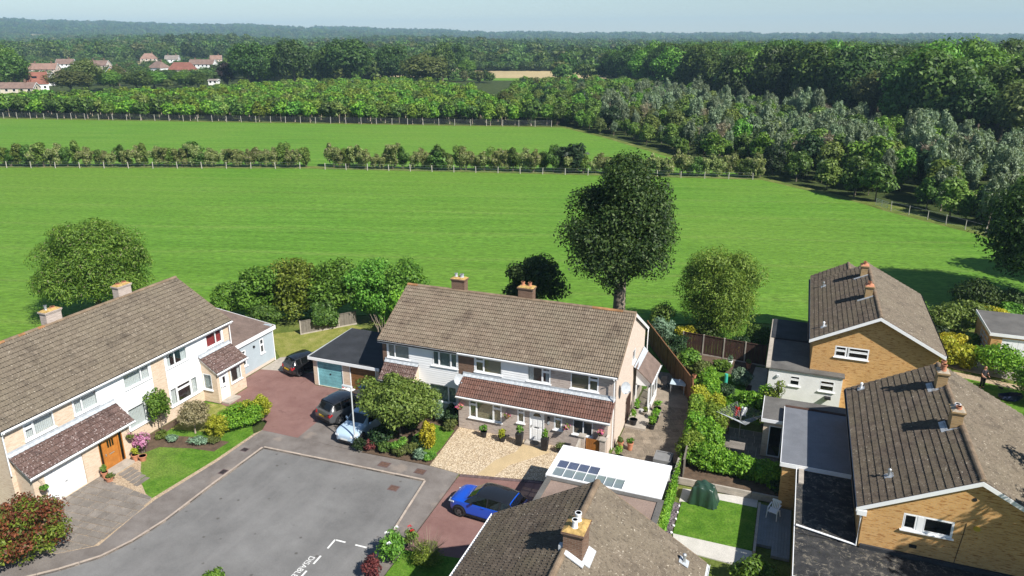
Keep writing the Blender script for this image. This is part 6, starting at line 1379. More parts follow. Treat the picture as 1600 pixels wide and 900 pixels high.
# ivy on the garden wall beside the carport
wl = thing('garden_wall', 'low wall topped with ivy along the right side of the carport', 'wall', (-4.35, 33.5, 0)); m_ = MB(); m_.box(-4.42, -4.3, 30.4, 37.9, 0, 1.85); m_.build('wall', 'concrete', wl)
iv = crown_mesh('ivy', .16, 3.7, .35, 1.75, 60, 60, .07, 'leaf_hedge', 71, lobe=.5, flat=-1, jag=.1); c = bpy.data.objects.new('ivy', iv); COL.objects.link(c); c.parent = wl; c.location = (.08, .6, 0)
iv = crown_mesh('ivy', .10, 3.6, .85, .95, 60, 50, .07, 'leaf_hedge', 72, lobe=.5, flat=-1, jag=.1); c = bpy.data.objects.new('ivy', iv); COL.objects.link(c); c.parent = wl; c.location = (.12, .4, 0)
ADJ = {'leaf_fresh': 'bright green', 'leaf_oakb': 'mid green', 'leaf_lime': 'yellow green', 'leaf_hedge': 'vivid green', 'leaf_olive': 'olive green', 'leaf_haw': 'dull green', 'leaf_brown': 'brownish', 'leaf_darkbush': 'very dark green', 'leaf_oak': 'dark green', 'leaf_hedgerow': 'pale sage green'}
# ---------------------------------------------------------------- hedgerow, fences, woods, village, hills
HD = Vector((-math.sin(R(21.05)), math.cos(R(21.05)), 0)); RT = Vector((math.cos(R(21.05)), math.sin(R(21.05)), 0))
def far_at(b, F):      # a place F metres ahead, b along the view's width (-800..800)
    p = HD * F + RT * (F * b / 1221); return (p.x, p.y, hillh(p.x, p.y))
rf_ = random.Random(77)
def lerp_line(pts, step, jitter=0):
    out = []; acc = 0
    for a, b in zip(pts, pts[1:]):
        a, b = Vector(a + (0,)), Vector(b + (0,)); L = (b - a).length
        while acc < L: out.append(a + (b - a) * (acc / L)); acc += step * (1 + rf_.uniform(-jitter, jitter))
        acc -= L
    return out
def field_fence(name, label, pts, step, h, post, mat, wires, cat='fence'):
    o = thing(name, label, cat, (pts[0][0], pts[0][1], 0)); P = lerp_line(pts, step)
    for p in P:
        t = rf_.uniform(-.06, .06); m_ = MB(); m_.tube([(p.x, p.y, -.1), (p.x + t, p.y + t * .5, h * rf_.uniform(.93, 1.05))], [post, post * .92], 6); m_.build('post', mat, o)
    m_ = MB()
    for k in range(wires):
        z = h * (.2 + .75 * k / max(1, wires - 1)); m_.tube([(p.x, p.y, z) for p in P], .012, 3)
    w_ = m_.build('wire', 'metal', o); return o
HEDGE = [(-175, 93), (-147.5, 102.8), (-91.8, 123.1)], [(-86.5, 124.3), (-51, 133.3), (-5.8, 143.2)]
field_fence('post_and_wire_fence', 'wire fence on pale posts along the left stretch of the field hedgerow', [(-175, 92.0), (-147.5, 101.6), (-92.0, 122.0)], 4.9, 1.25, .085, 'wood_grey', 3)
field_fence('post_and_wire_fence', 'wire fence on pale posts along the right stretch of the field hedgerow', [(-86.8, 122.9), (-51, 132.0), (-5.8, 142.0)], 4.3, 1.25, .085, 'wood_grey', 3)
field_fence('mesh_fence', 'far dark wire fence in front of the young plantation', [(-330, 148.2), (-242, 169), (-150, 190.2), (-64.7, 210.2)], 4.8, 1.9, .085, 'wood_grey', 7)
field_fence('stake_fence', 'leaning stakes along the edge of the scrub wood at the right', [(13.9, 122.2), (18.5, 117.5), (24, 110.8), (29.5, 101)], 3.1, 1.35, .06, 'wood_grey', 2)
g = thing('field_gate', 'metal five bar gate standing open at the edge of the scrub wood', 'gate', (12.6, 123.7, 0))
for k in range(5): m_ = MB(); m_.tube([(12.0, 124.9, .3 + k * .22), (13.4, 122.4, .3 + k * .22)], .024, 6); m_.build('rail', 'metal', g)
for t in (0, .5, 1): m_ = MB(); m_.tube([(12 + 1.4 * t, 124.9 - 2.5 * t, .2), (12 + 1.4 * t, 124.9 - 2.5 * t, 1.25)], .028, 6); m_.build('upright', 'metal', g)
# bushes of the hedgerow
hp = []
for i, mt in enumerate(('leaf_hedgerow', 'leaf_hedgerow', 'leaf_olive', 'leaf_oakb')):
    hp.append(bush('hedgerow_bush', 'loose %s bush in the hedgerow between the two fields' % ADJ[mt], (-100 + i * 3, 121, 0), (2.0, 1.4), 4.6, mt, 300 + i, 2800, .18, 'bush', 22, 'bushes of the hedgerow between the fields', lobe=.3, jag=.42, spray=1.6, aspect=.4))
first = set()
for seg in HEDGE:
    for p in lerp_line(seg, 1.7, .3):
        k = rf_.choices(range(4), (5, 4, 2, 1.6))[0]; s = rf_.uniform(.82, 1.25); q = (p.x + rf_.uniform(-.3, .3), p.y + 1.1 + rf_.uniform(-.4, .5), 0)
        if k not in first: first.add(k); hp[k].location = q; hp[k].scale = (s, s, s * .95)
        else: replant(hp[k], q, rf_.uniform(0, 6.28), (s, s, s * rf_.uniform(.8, 1.1)))
for (x, y, s, lab) in ((-115.5, 118.6, 1.45, 'darker taller bush standing out in the left half of the hedgerow'), (-40.4, 137.6, 1.75, 'dark round tree standing out in the right half of the hedgerow'), (-156, 103.0, 1.7, 'dark tree at the left end of the hedgerow'), (-66, 130.6, 1.2, 'darker bush in the middle of the right hedgerow stretch')):
    b = bush('hedgerow_tree', lab, (x, y, 0), (2.0, 1.8), 3.6, 'leaf_darkbush' if x > -60 else 'leaf_oakb', int(-x), 1700, .24, 'tree', 26, lobe=.3); b.scale = (s, s, s)
# ---- kinds of tree for the woods
def proto(name, label, cat, group, rx, rz, zc, lobes, per, size, mat, seed, tr=None, bark='bark', **k):
    me = crown_mesh('crown', rx, rx * .95, rz, zc, lobes, per, size, mat, seed, **k)
    return plant(name, label, cat, (0, 0, 0), me, trunk_geo(*tr) if tr else None, bark, group=group)
GP = 'young trees of the plantation behind the far fence'
young = [proto('plantation_tree', 'young %s tree in the plantation behind the far wire fence' % ADJ[m], 'tree', GP, 2.75, 3.0, 3.75, 26, 42, .42, m, 400 + i, (2.4, .10, 4, 1.2, 400 + i, .06, 5), 'twig', flat=-.8, lobe=.38, jag=.28, align=1.3) for i, m in enumerate(('leaf_fresh', 'leaf_oakb', 'leaf_lime', 'leaf_hedge', 'leaf_olive'))]
GS = 'mixed trees of the scrub wood beside the fields'
scrub = [proto('scrub_tree', 'bushy %s tree in the scrub wood right of the fields' % ADJ[m], 'tree', GS, 3.1, 3.5, 3.6, 32, 85, .30, m, 420 + i, (2.4, .12, 6, 1.8, 420 + i, .1, 5), 'bark', flat=-.9, lobe=.36, jag=.34, zmin=.2, align=1.2) for i, m in enumerate(('leaf_olive', 'leaf_fresh', 'leaf_oakb', 'leaf_haw', 'leaf_brown', 'leaf_darkbush'))]
scrub.append(proto('elder_bush', 'elder bush with cream flower heads at the edge of the scrub wood', 'bush', 'flowering elders in the scrub wood', 2.3, 2.2, 2.3, 30, 42, .34, 'leaf_elder', 431, (1.2, .1, 5, 1.4, 431, .1, 5), flat=-.9, lobe=.3, zmin=.2))
GW_ = 'grey leaved willows in the scrub wood'
willow = [proto('willow_tree', 'silvery grey leaved willow rising from the scrub wood', 'tree', GW_, 2.9, 4.4, 5.2, 42, 76, .30, 'leaf_silver', 440 + i, (4, .14, 7, 1.6, 440 + i, .08, 5), 'bark_pale', flat=-.9, lobe=.26, jag=.5, spray=2.2, aspect=.34) for i in range(3)]
bare = proto('dead_tree', 'half bare pale twiggy tree in the scrub wood', 'tree', 'half bare trees in the scrub wood', 1.9, 3.0, 4.4, 26, 20, .26, 'leaf_straw', 445, (4.5, .12, 12, 2.2, 445, .1, 5), 'twig', lobe=.3, jag=.6, aspect=.2, spray=2.5)
GO = 'tall oaks of the big wood'
oak = [proto('oak_tree', 'tall %s oak in the big wood along the right' % ADJ[m], 'tree', GO, 8.3, 8.4, 11.4, 48, 150, .47, m, 460 + i, (8, .5, 7, 4.5, 460 + i, .05, 6), flat=-1, lobe=.38, jag=.26, up=.4, align=1.5) for i, m in enumerate(('leaf_oak', 'leaf_oakb', 'leaf_oak', 'leaf_fresh', 'leaf_brown'))]
GD = 'distant trees beyond the plantation and the village'
dist = [proto('distant_tree', 'distant %s broadleaf tree around the pale stubble field' % ADJ[m], 'tree', GD, 7.6, 6.8, 7.6, 26, 32, 1.05, m, 480 + i, None, flat=-1, lobe=.42, jag=.26, up=.4, align=1.7) for i, m in enumerate(('leaf_oak', 'leaf_oakb', 'leaf_oakb', 'leaf_brown'))]
placed = {}
def put(o, loc, s, label=None, rot=None):
    rot = rf_.uniform(0, 6.28) if rot is None else rot; sc = (s, s, s * rf_.uniform(.9, 1.12)) if isinstance(s, (int, float)) else s
    if o not in placed: placed[o] = 1; o.location = loc; o.rotation_euler = (0, 0, rot); o.scale = sc; t = o
    else: t = copy_tree(o); t.location = loc; t.rotation_euler = (0, 0, rot); t.scale = sc
    if label:
        t['label'] = label
        if 'group' in t.keys(): del t['group']
    return t
def scatter(name, pts, protos, mat_label=None):
    """the many beyond the individual ones: one object, crowns set out by geometry nodes"""
    me = bpy.data.meshes.new(name); me.from_pydata([p[0] for p in pts], [], [])
    for nm, ty, k in (('rot', 'FLOAT', 1), ('idx', 'INT', 3)):
        at = me.attributes.new(nm, ty, 'POINT'); at.data.foreach_set('value', [p[k] for p in pts])
    at = me.attributes.new('scl', 'FLOAT_VECTOR', 'POINT'); at.data.foreach_set('vector', [v for p in pts for v in (p[2] if not isinstance(p[2], float) else (p[2],) * 3)])
    o = bpy.data.objects.new(name, me); COL.objects.link(o); o['kind'] = 'stuff'
    ng = bpy.data.node_groups.new(name + '_nodes', 'GeometryNodeTree'); ng.interface.new_socket('Geometry', in_out='INPUT', socket_type='NodeSocketGeometry'); ng.interface.new_socket('Geometry', in_out='OUTPUT', socket_type='NodeSocketGeometry')
    n = ng.nodes; gi = n.new('NodeGroupInput'); go = n.new('NodeGroupOutput'); iop = n.new('GeometryNodeInstanceOnPoints'); j = n.new('GeometryNodeJoinGeometry')
    for pr in reversed(protos):
        src = [c for c in pr.children if c.name.startswith(('crown', 'foliage'))][0]
        oi = n.new('GeometryNodeObjectInfo'); oi.transform_space = 'ORIGINAL'; oi.inputs['Object'].default_value = src; oi.inputs['As Instance'].default_value = True; ng.links.new(oi.outputs['Geometry'], j.inputs[0])
    ng.links.new(gi.outputs[0], iop.inputs['Points']); ng.links.new(j.outputs[0], iop.inputs['Instance']); iop.inputs['Pick Instance'].default_value = True
    def na(nm, dt): x = n.new('GeometryNodeInputNamedAttribute'); x.data_type = dt; x.inputs['Name'].default_value = nm; return x.outputs['Attribute']
    ng.links.new(na('idx', 'INT'), iop.inputs['Instance Index']); ng.links.new(na('scl', 'FLOAT_VECTOR'), iop.inputs['Scale'])
    cx = n.new('ShaderNodeCombineXYZ'); ng.links.new(na('rot', 'FLOAT'), cx.inputs[2]); ng.links.new(cx.outputs[0], iop.inputs['Rotation'])
    ng.links.new(iop.outputs[0], go.inputs[0]); md = o.modifiers.new('scatter', 'NODES'); md.node_group = ng; return o
def poisson(poly, dmin, tries=30, jit=.5, seed=1):
    """jittered hexagonal planting inside an outline"""
    rn_ = random.Random(seed); xs = [p[0] for p in poly]; ys = [p[1] for p in poly]; out = []; y = min(ys); row = 0
    while y < max(ys):
        x = min(xs) + (dmin / 2 if row % 2 else 0)
        while x < max(xs):
            p = (x + rn_.uniform(-jit, jit) * dmin, y + rn_.uniform(-jit, jit) * dmin)
            if inside(p, poly): out.append(p)
            x += dmin
        y += dmin * .87; row += 1
    return out
def visible(x, y, m=40):
    F = x * HD.x + y * HD.y; b = (x * RT.x + y * RT.y) / max(F, 1) * 1221; return F > 5 and abs(b) < 800 + m
def camd(p): return math.hypot(p[0], p[1])
# plantation
pl_poly = [(-330, 151), (-242, 171.8), (-150, 193), (-66, 212.5), (-96, 232)] + [far_at(b_, F_)[:2] for b_, F_ in ((-60, 330), (-150, 378), (-300, 372), (-430, 345), (-520, 312), (-700, 290), (-900, 278))]
P = [p for p in poisson(pl_poly, 4.6, jit=.3, seed=2) if visible(*p)]; P.sort(key=lambda p: (p[0] * HD.x + p[1] * HD.y) + rf_.uniform(-2, 2))
# front rows first: the ones nearest to the far fence show largest
def fence_gap(p):    # distance behind the far fence
    a, b = Vector((-242, 169)), Vector((-64.7, 210.2)); n = Vector((-(b - a).y, (b - a).x)).normalized(); return (Vector(p) - a).dot(n)
P.sort(key=fence_gap)
for p in P[:285]: put(young[rf_.choices(range(5), (4, 3, 2, 3, 1.2))[0]], (*p, 0), rf_.uniform(.82, 1.12))
scatter('plantation', [((*p, 0.0), rf_.uniform(0, 6.28), tuple([rf_.uniform(.75, 1.15)] * 3), rf_.choices(range(5), (3.5, 2.5, 3.2, 3.5, .8))[0]) for p in P[285:]], young)
# scrub wood
sc_poly = [(-63, 212), (-45, 193), (-25, 168.5), (-3.5, 146.5), (10.5, 131.5), (15.5, 126), (26.5, 113.5), (33, 101), (40, 85), (112, 112), (62, 166), (38, 180), (-78, 380), (-128, 345), (-97, 232)]
P = [p for p in poisson(sc_poly, 4.7, jit=.38, seed=5) if visible(*p, 120) and not (math.hypot(p[0] - 15.5, p[1] - 129.5) < 4.2 or (13 < p[0] < 19 and abs((p[1] - 127) - (p[0] - 13) * 1.4) < 2.2))]; P.sort(key=camd)
print('scrub', len(P)); cnt = {}
rest = []
for p in P:
    d = camd(p); deep = min(math.hypot(p[0] - q.x, p[1] - q.y) for q in lerp_line(sc_poly[:8], 6))
    if deep < 7: k = rf_.choices(('scrub', 'elder', 'willow', 'bare'), (8, .8, 1.6, .3))[0]
    elif deep < 20: k = rf_.choices(('scrub', 'elder', 'willow', 'bare'), (4, .4, 3.4, .5))[0]
    else: k = rf_.choices(('scrub', 'elder', 'willow', 'bare'), (4, .2, 4.4, .5))[0]
    if p[0] < -60: k = rf_.choices(('scrub', 'elder', 'willow'), (8, .7, .5))[0]
    s = rf_.uniform(.60, 1.3) * (.85 if deep < 5 else .95) * (.86 if k == 'willow' else 1)
    o = {'scrub': scrub[rf_.choices(range(6), (3, 3, 3, 2, 1.2, 1))[0]], 'elder': scrub[6], 'willow': willow[rf_.randrange(3)], 'bare': bare}[k]
    if cnt.get(k, 0) < 255: cnt[k] = cnt.get(k, 0) + 1; put(o, (*p, 0), s if k != 'willow' else (s * .88, s * .88, s * rf_.uniform(.85, 1.35)))
    else: rest.append((p, s))
if rest: scatter('scrub_wood', [((*p, 0.0), rf_.uniform(0, 6.28), tuple([s] * 3), rf_.choices(range(6), (3, 3, 3, 2, 1, 1))[0]) for p, s in rest], scrub[:6])
for (x, y, s, lab) in ((12.2, 128.6, 1.0, 'separate small tree with visible trunk left of the metal field gate'), (9.2, 131.3, .95, 'separate bushy tree second left of the metal field gate')): put(scrub[2], (x, y, 0), s, lab)
# tall dark wood to the right
dk_poly = [(64, 170), (40, 183), (0, 250), (-76, 384), (-110, 440), (-60, 560), (340, 560), (360, 150), (116, 114)]
P = [p for p in poisson(dk_poly, 11, jit=.3, seed=6) if visible(*p, 150)]; P.sort(key=camd)
for p in P[:150]: put(oak[rf_.choices(range(5), (3, 5, 2, 2.5, .8))[0]], (*p, 0), rf_.uniform(.74, 1.25))
scatter('big_wood', [((*p, 0.0), rf_.uniform(0, 6.28), tuple([rf_.uniform(.78, 1.22)] * 3), rf_.choices(range(5), (4, 4, 3, 2, 1))[0]) for p in P[150:]], oak)
# named trees in the middle distance: b (across), F (ahead), height, width
MID = [(-345, 398, 25.5, 17, 0, 'tall dark oak left of the broad round oak beyond the plantation'), (-258, 402, 26, 22, 0, 'broadest dark round oak beyond the plantation'), (-300, 415, 22, 14, 1, 'oak squeezed between two broad oaks beyond the plantation'), (-190, 425, 23, 16, 0, 'dark oak right of the broadest round oak'), (-138, 385, 17.5, 20, 4, 'brownish olive oak standing before the pale stubble field'), (-110, 470, 24, 15, 1, 'tall tree behind the brownish olive oak'), (-83, 500, 23, 9, 0, 'small round dark tree top left of the stubble field'), (-72, 480, 13, 10, 3, 'fresh green round tree above the stubble field'),
       (-418, 390, 24, 17, 0, 'big dark tree right of the copper beech'), (-385, 405, 23, 15, 1, 'second dark tree right of the copper beech'), (-792, 372, 20, 15, 1, 'dark green tree at the far left edge above the white gable house'), (-800, 420, 22, 14, 3, 'tall green tree at the left edge behind the first one'), (-676, 372, 15.5, 15, 4, 'rounded brownish tree between two rows of village houses'), (-704, 352, 11, 17, 4, 'spreading brownish tree right of the white gable house'), (-640, 385, 10, 11, 3, 'green tree in front of the village roofs'), (-598, 380, 10, 14, 1, 'dark green tree below the middle village roofs'), (-570, 395, 9, 12, 3, 'green tree right of the middle village roofs'), (-545, 420, 9, 11, 0, 'dark bush like tree below the red village roof'), (-520, 400, 9.5, 10, 3, 'green tree under the brown and white village house'), (-500, 395, 8.5, 10, 1, 'low dark tree left of the copper beech'), (-625, 420, 11, 8, 4, 'thin pale brown tree beside the village gables')]
for b, F, h, wd, k, lab in MID: s = wd / 13; put(oak[k], far_at(b, F), (s, s, h / 19.8), lab)
cb = proto('copper_beech', 'dark purple copper beech at the right end of the village', 'tree', None, 5.6, 6.4, 7.4, 50, 50, .5, 'leaf_copper', 499, (4, .4, 6, 3, 499), flat=-.95, lobe=.28); cb.location = far_at(-453, 398)
if 'group' in cb.keys(): del cb['group']
# hedge and trees about the stubble field
for i, b in enumerate(range(-100, 75, 8)): put(dist[i % 3], far_at(b, 612 + (i % 3) * 3), (.62, .62, .55), None)
for i in range(10): put(dist[i % 4], far_at(-100 + i * 7 + rf_.uniform(-2, 2), 455 + rf_.uniform(-10, 20)), (.5, .5, .42 + .1 * rf_.random()), None)
# ---- the rest of the country to the hills
stub = [(-300, 450), (-120, 480), (-150, 590), (-330, 560)]
pts = []
MEADOW = [far_at(b_, F_)[:2] for b_, F_ in ((-70, 690), (60, 690), (95, 790), (-30, 795))]; MEADOW2 = [far_at(b_, F_)[:2] for b_, F_ in ((-330, 1150), (-120, 1150), (-100, 1500), (-340, 1500))]
for nm_, pl_, mt_ in (('meadow', MEADOW, 'field'), ('pale_meadow', MEADOW2, 'tan_field')):
    m_ = MB(); m_.q([(x_, y_, hillh(x_, y_) + .2) for x_, y_ in pl_]); structure(nm_, m_, mt_)
def lay(F0, F1, sp, smin, smax, keep, idxw=(4, 4, 3, 1.5)):
    F = F0
    while F < F1:
        b = -860
        while b < 860:
            bb = b + rf_.uniform(-.5, .5) * sp / F * 1221; ff = F + rf_.uniform(-.5, .5) * sp; x, y, z = far_at(bb, ff)
            if keep(bb, ff, x, y): s = rf_.uniform(smin, smax); pts.append(((x, y, z - .4), rf_.uniform(0, 6.28), (s, s, s * rf_.uniform(.85, 1.15)), rf_.choices(range(4), idxw)[0]))
            b += sp / F * 1221
        F += sp * .9
noise2 = lambda x, y: math.sin(x * .011 + 1.3 * math.sin(y * .007)) + math.sin(y * .013 + 2 * math.sin(x * .006 + 1))
def keep1(b, F, x, y):
    if inside((x, y), stub) or inside((x, y), dk_poly) or inside((x, y), sc_poly): return False
    if -105 < b < 75 and F < 612: return False
    if b < -440 and F < 795: return False
    if inside((x, y), MEADOW): return False
    if b < -105 and F < 445: return False
    if b > 75 and F < 455: return False
    return True
def keep2(b, F, x, y): return noise2(x, y) > -.75
lay(400, 800, 12.5, .8, 1.25, keep1); lay(805, 1500, 17, .85, 1.45, lambda *a: noise2(*a[2:]) > -.45 and not inside(a[2:], MEADOW2)); lay(1500, 3000, 27, 1.0, 1.7, keep2); lay(3000, 5250, 40, 1.2, 2.2, lambda b, F, x, y: noise2(x * .5, y * .5) > -1.2)
n0 = len(pts)
hs_ = [(-757, 384), (-788, 362), (-746, 425), (-740, 530), (-704, 628), (-652, 600), (-628, 500), (-572, 770), (-558, 590), (-535, 740), (-521, 558), (-488, 615), (-466, 740), (-474, 430)]
F = 400
while F < 800:      # garden trees between the village houses, low enough to leave the roofs in view
    b = -850
    while b < -440:
        bb = b + rf_.uniform(-12, 12); ff = F + rf_.uniform(-8, 8)
        if all(abs(bb - hb) > 17 + 7000 / hF or ff - hF > 14 or ff < hF - 60 for hb, hF in hs_) and rf_.random() < .8: s = rf_.uniform(.32, .62); pts.append((far_at(bb, ff), rf_.uniform(0, 6.28), (s, s, s * .9), rf_.choices(range(4), (3, 4, 4, 1.5))[0]))
        b += 9 / F * 1221
    F += 13
print('far trees', len(pts))
for p in pts[:0]: pass
scatter('far_woods', pts, dist)
# ---- village
def house(label, b, F, wd, dp, eave, ridge, rot, roofm, wallm, hip=0, chim=1, cat='house', extra=None):
    x, y, z = far_at(b, F); o = thing('village_house', label, cat, (x, y, z), rot + R(21.05))
    w2, d2 = wd / 2, dp / 2; m_ = MB(); m_.box(-w2, w2, -d2, d2, -.5, eave)
    if not hip:
        for s in (-1, 1): m_.extr([(s * w2, -d2, eave), (s * w2, d2, eave), (s * w2, 0, ridge - .1)], (-s * .2, 0, 0))
    m_.build('wall', wallm, o, local=True)
    r = MB(); ov = .35; hx = hip * d2
    A = [(-w2 - ov, -d2 - ov, eave - .15), (w2 + ov, -d2 - ov, eave - .15), (w2 + ov, d2 + ov, eave - .15), (-w2 - ov, d2 + ov, eave - .15)]; Rg = [(-w2 - ov + hx, 0, ridge), (w2 + ov - hx, 0, ridge)]
    for q in ((A[0], A[1], Rg[1], Rg[0]), (A[2], A[3], Rg[0], Rg[1])): r.extr(list(q), (0, 0, -.12))
    if hip:
        r.extr([A[1], A[2], Rg[1]], (0, 0, -.12)); r.extr([A[3], A[0], Rg[0]], (0, 0, -.12))
    rf0 = r.build('roof', roofm, o, local=True)
    if not hip:
        for s in (-1, 1):
            m_ = MB(); m_.extr([(s * (w2 + ov + .02), -d2 - ov, eave - .15), (s * (w2 + ov + .02), 0, ridge), (s * (w2 + ov + .02), d2 + ov, eave - .15), (s * (w2 + ov + .02), d2 + ov, eave - .5), (s * (w2 + ov + .02), 0, ridge - .4), (s * (w2 + ov + .02), -d2 - ov, eave - .5)], (s * .05, 0, 0)); m_.build('bargeboard', 'white', o, local=True)
    for k in range(chim): m_ = MB(); cx = (-.6 + 1.2 * k) * (w2 - hx * .8) if chim > 1 else .45 * w2; m_.box(cx - .45, cx + .45, -.35, .35, ridge - 1, ridge + 1.1); m_.box(cx - .3, cx + .3, -.15, .15, ridge + 1.1, ridge + 1.45); m_.build('chimney', 'brick_brown', rf0, local=True)
    n = max(2, int(wd / 3.2))
    for st in range(1 if eave < 3.5 else 2):
        for k in range(n):
            u = -w2 + wd * (k + .5) / n; m_ = MB(); m_.box(u - .65, u + .65, -d2 - .05, -d2 + .02, .9 + st * 2.6, 2.1 + st * 2.6); f = m_.build('window', 'upvc', o, local=True); m_ = MB(); m_.box(u - .55, u + .55, -d2 - .07, -d2 - .052, 1.0 + st * 2.6, 2.0 + st * 2.6); m_.build('pane', 'glass_car', f, local=True)
    if not hip:
        for s in (-1, 1):
            m_ = MB(); m_.box(s * w2 - .05, s * w2 + .05, -.6, .6, eave - .6, eave + .6); f = m_.build('window', 'upvc', o, local=True); m_ = MB(); m_.box(s * (w2 + .052), s * (w2 + .07), -.5, .5, eave - .5, eave + .5); m_.build('pane', 'glass_car', f, local=True)
    return o
MT['vroof_red'] = plain('village_roof_red', (.22, .09, .065), .9, .2, .5); MT['vroof_pink'] = plain('village_roof_pinkish', (.25, .155, .12), .9, .25, .5); MT['vroof_brown'] = plain('village_roof_brown', (.20, .135, .11), .9, .25, .5); MT['vroof_grey'] = plain('village_roof_grey', (.22, .19, .17), .9, .25, .5)
MT['cream'] = plain('cream_render', (.62, .55, .44), .85, .08, 1)
v1 = house('steep red roofed house with white gable at the left edge of the village', -757, 384, 10, 8.4, 3.2, 8.6, R(32), 'vroof_red', 'render_white', chim=0)
m_ = MB(); m_.box(-2.0, .4, -2.9, -2.7, 5.0, 5.6)
rl = [c for c in v1.children if c.name.startswith('roof')][0]; m_ = MB(); m_.extr([(-1.6, -2.35, 5.75), (.6, -2.35, 5.75), (.6, -1.7, 6.55), (-1.6, -1.7, 6.55)], (0, -.1, .12)); m_.build('roof_window', 'glass_car', rl, local=True)
house('low dark roofed bungalow at the left edge below the red roof', -788, 362, 17, 7, 2.5, 4.9, R(4), 'vroof_brown', 'cream')
house('grey roofed bungalow with white gable trim behind the red roofed house', -746, 425, 13, 8, 2.7, 6.6, R(-14), 'vroof_grey', 'render_white')
house('long pinkish roofed house behind the grey bungalow', -740, 530, 18, 8, 4.6, 8.4, R(5), 'vroof_pink', 'brick_pale', chim=2)
house('brown roofed house with tall chimney in the left half of the village', -704, 628, 13, 8, 5, 8.8, R(8), 'vroof_brown', 'render_white')
house('dark brown roofed house half hidden by the rounded brown tree', -652, 600, 15, 8, 4.8, 8.4, R(-4), 'vroof_brown', 'brick_pale', chim=2)
house('white trimmed gable house facing the plantation', -628, 500, 9, 7, 4.2, 7.4, R(78), 'vroof_brown', 'brick_orange')
house('pinkish hip roofed house in the middle of the village', -572, 770, 15, 11, 5, 10, R(20), 'vroof_pink', 'brick_pale', hip=.8)
house('dark hip roofed house in front of the pinkish one', -558, 590, 13, 10, 3.4, 8.0, R(-25), 'vroof_brown', 'render_white', hip=.8)
house('grey roofed white house behind the bright red roof', -535, 740, 12, 8, 5.4, 9, R(8), 'vroof_grey', 'render_white', chim=2)
house('broad bright red roofed house in the right half of the village', -521, 558, 17, 10, 3.2, 8.2, R(-8), 'vroof_red', 'brick_pale', hip=.5, chim=0)
house('long brown roofed house with white upper wall at the right end of the village', -488, 615, 20, 8, 5.2, 8.7, R(-6), 'vroof_brown', 'render_white', chim=2)
house('small pinkish roof seen above the long brown one', -466, 740, 10, 8, 5.4, 8.9, R(15), 'vroof_pink', 'brick_pale')
house('pale low garage beside the copper beech', -474, 430, 5, 4, 2.4, 3.0, R(0), 'vroof_grey', 'render_white', chim=0, cat='garage')
# open barn roof among the trees above the stubble field
bx = far_at(-97, 628); o = thing('farm_shed', 'long pale flat shed roof among trees above the stubble field', 'shed', bx, R(21)); m_ = MB(); m_.box(-10, 10, -3, 3, 3.2, 3.5); m_.build('roof', 'white', o, local=True); m_ = MB(); m_.box(-9.5, 9.5, -2.7, 2.7, -.3, 3.19); m_.build('wall', 'cream', o, local=True)
# ---------------------------------------------------------------- fences, street furniture, garden things, person
MT['fence_grey'] = plain('grey_weathered_fence', (.17, .15, .125), .9, .25, 3, .3, 20)
def panel_fence(name, label, pts, h, mat, postmat, boards=14, cap=True):
    o = thing(name, label, 'fence', (pts[0][0], pts[0][1], 0))
    for a, b in zip(pts, pts[1:]):
        a, b = Vector(a + (0,)), Vector(b + (0,)); L = (b - a).length; n = max(1, round(L / 1.86)); d = (b - a) / n; s = Vector((-d.y, d.x, 0)).normalized()
        for k in range(n):
            p, q = a + d * k, a + d * (k + 1); m_ = MB()
            m_.hexa([tuple(v + Vector((0, 0, z))) for z in (-.1, h + .05) for v in (p - s * .05 - d * .027, p - s * .05 + d * .027, p + s * .05 + d * .027, p + s * .05 - d * .027)]); m_.build('post', postmat, o)
            u = d * (1 - .06); p0 = p + d * .03; m_ = MB(); nb = 7
            for i in range(nb):      # boards overlap like weatherboard, each its own slab
                r, t = p0 + u * (i / nb), p0 + u * ((i + .94) / nb); w0 = s * (.012 if i % 2 else .0)
                m_.hexa([tuple(v + Vector((0, 0, z))) for z in (.12, h - .03) for v in (r - s * .012 + w0, t - s * .012 + w0, t + s * .012 + w0, r + s * .012 + w0)])
            pn = m_.build('fence_panel', mat, o)
            m_ = MB(); m_.hexa([tuple(v + Vector((0, 0, z))) for z in (h - .029, h + .01) for v in (p0 - s * .045, p0 + u - s * .045, p0 + u + s * .045, p0 + s * .045)]); m_.build('capping', mat, pn)
            m_ = MB(); m_.hexa([tuple(v + Vector((0, 0, z))) for z in (-.02, .115) for v in (p0 - s * .025, p0 + u - s * .025, p0 + u + s * .025, p0 + s * .025)]); m_.build('gravel_board', postmat, pn)
    return o
panel_fence('panel_fence', 'tall brown timber fence slanting away beside the shaded side path', [(-10.3, 58.8), (-5.1, 48.7), (-4.55, 45.0)], 1.8, 'wood_fence', 'wood_fence')
panel_fence('panel_fence', 'dark stained fence with pale concrete posts behind the upper garden', [(-7.1, 57.6), (-.5, 56.9)], 1.75, 'wood_dark', 'concrete')
panel_fence('panel_fence', 'weathered grey fence panels in dappled shade behind the double garage', [(-38.7, 49.3), (-35.5, 53.3)], 1.25, 'fence_grey', 'concrete')
panel_fence('panel_fence', 'low grey fence end beside the planter at the bottom of the side path', [(-4.22, 40.6), (-4.12, 38.1)], 1.6, 'fence_grey', 'concrete')
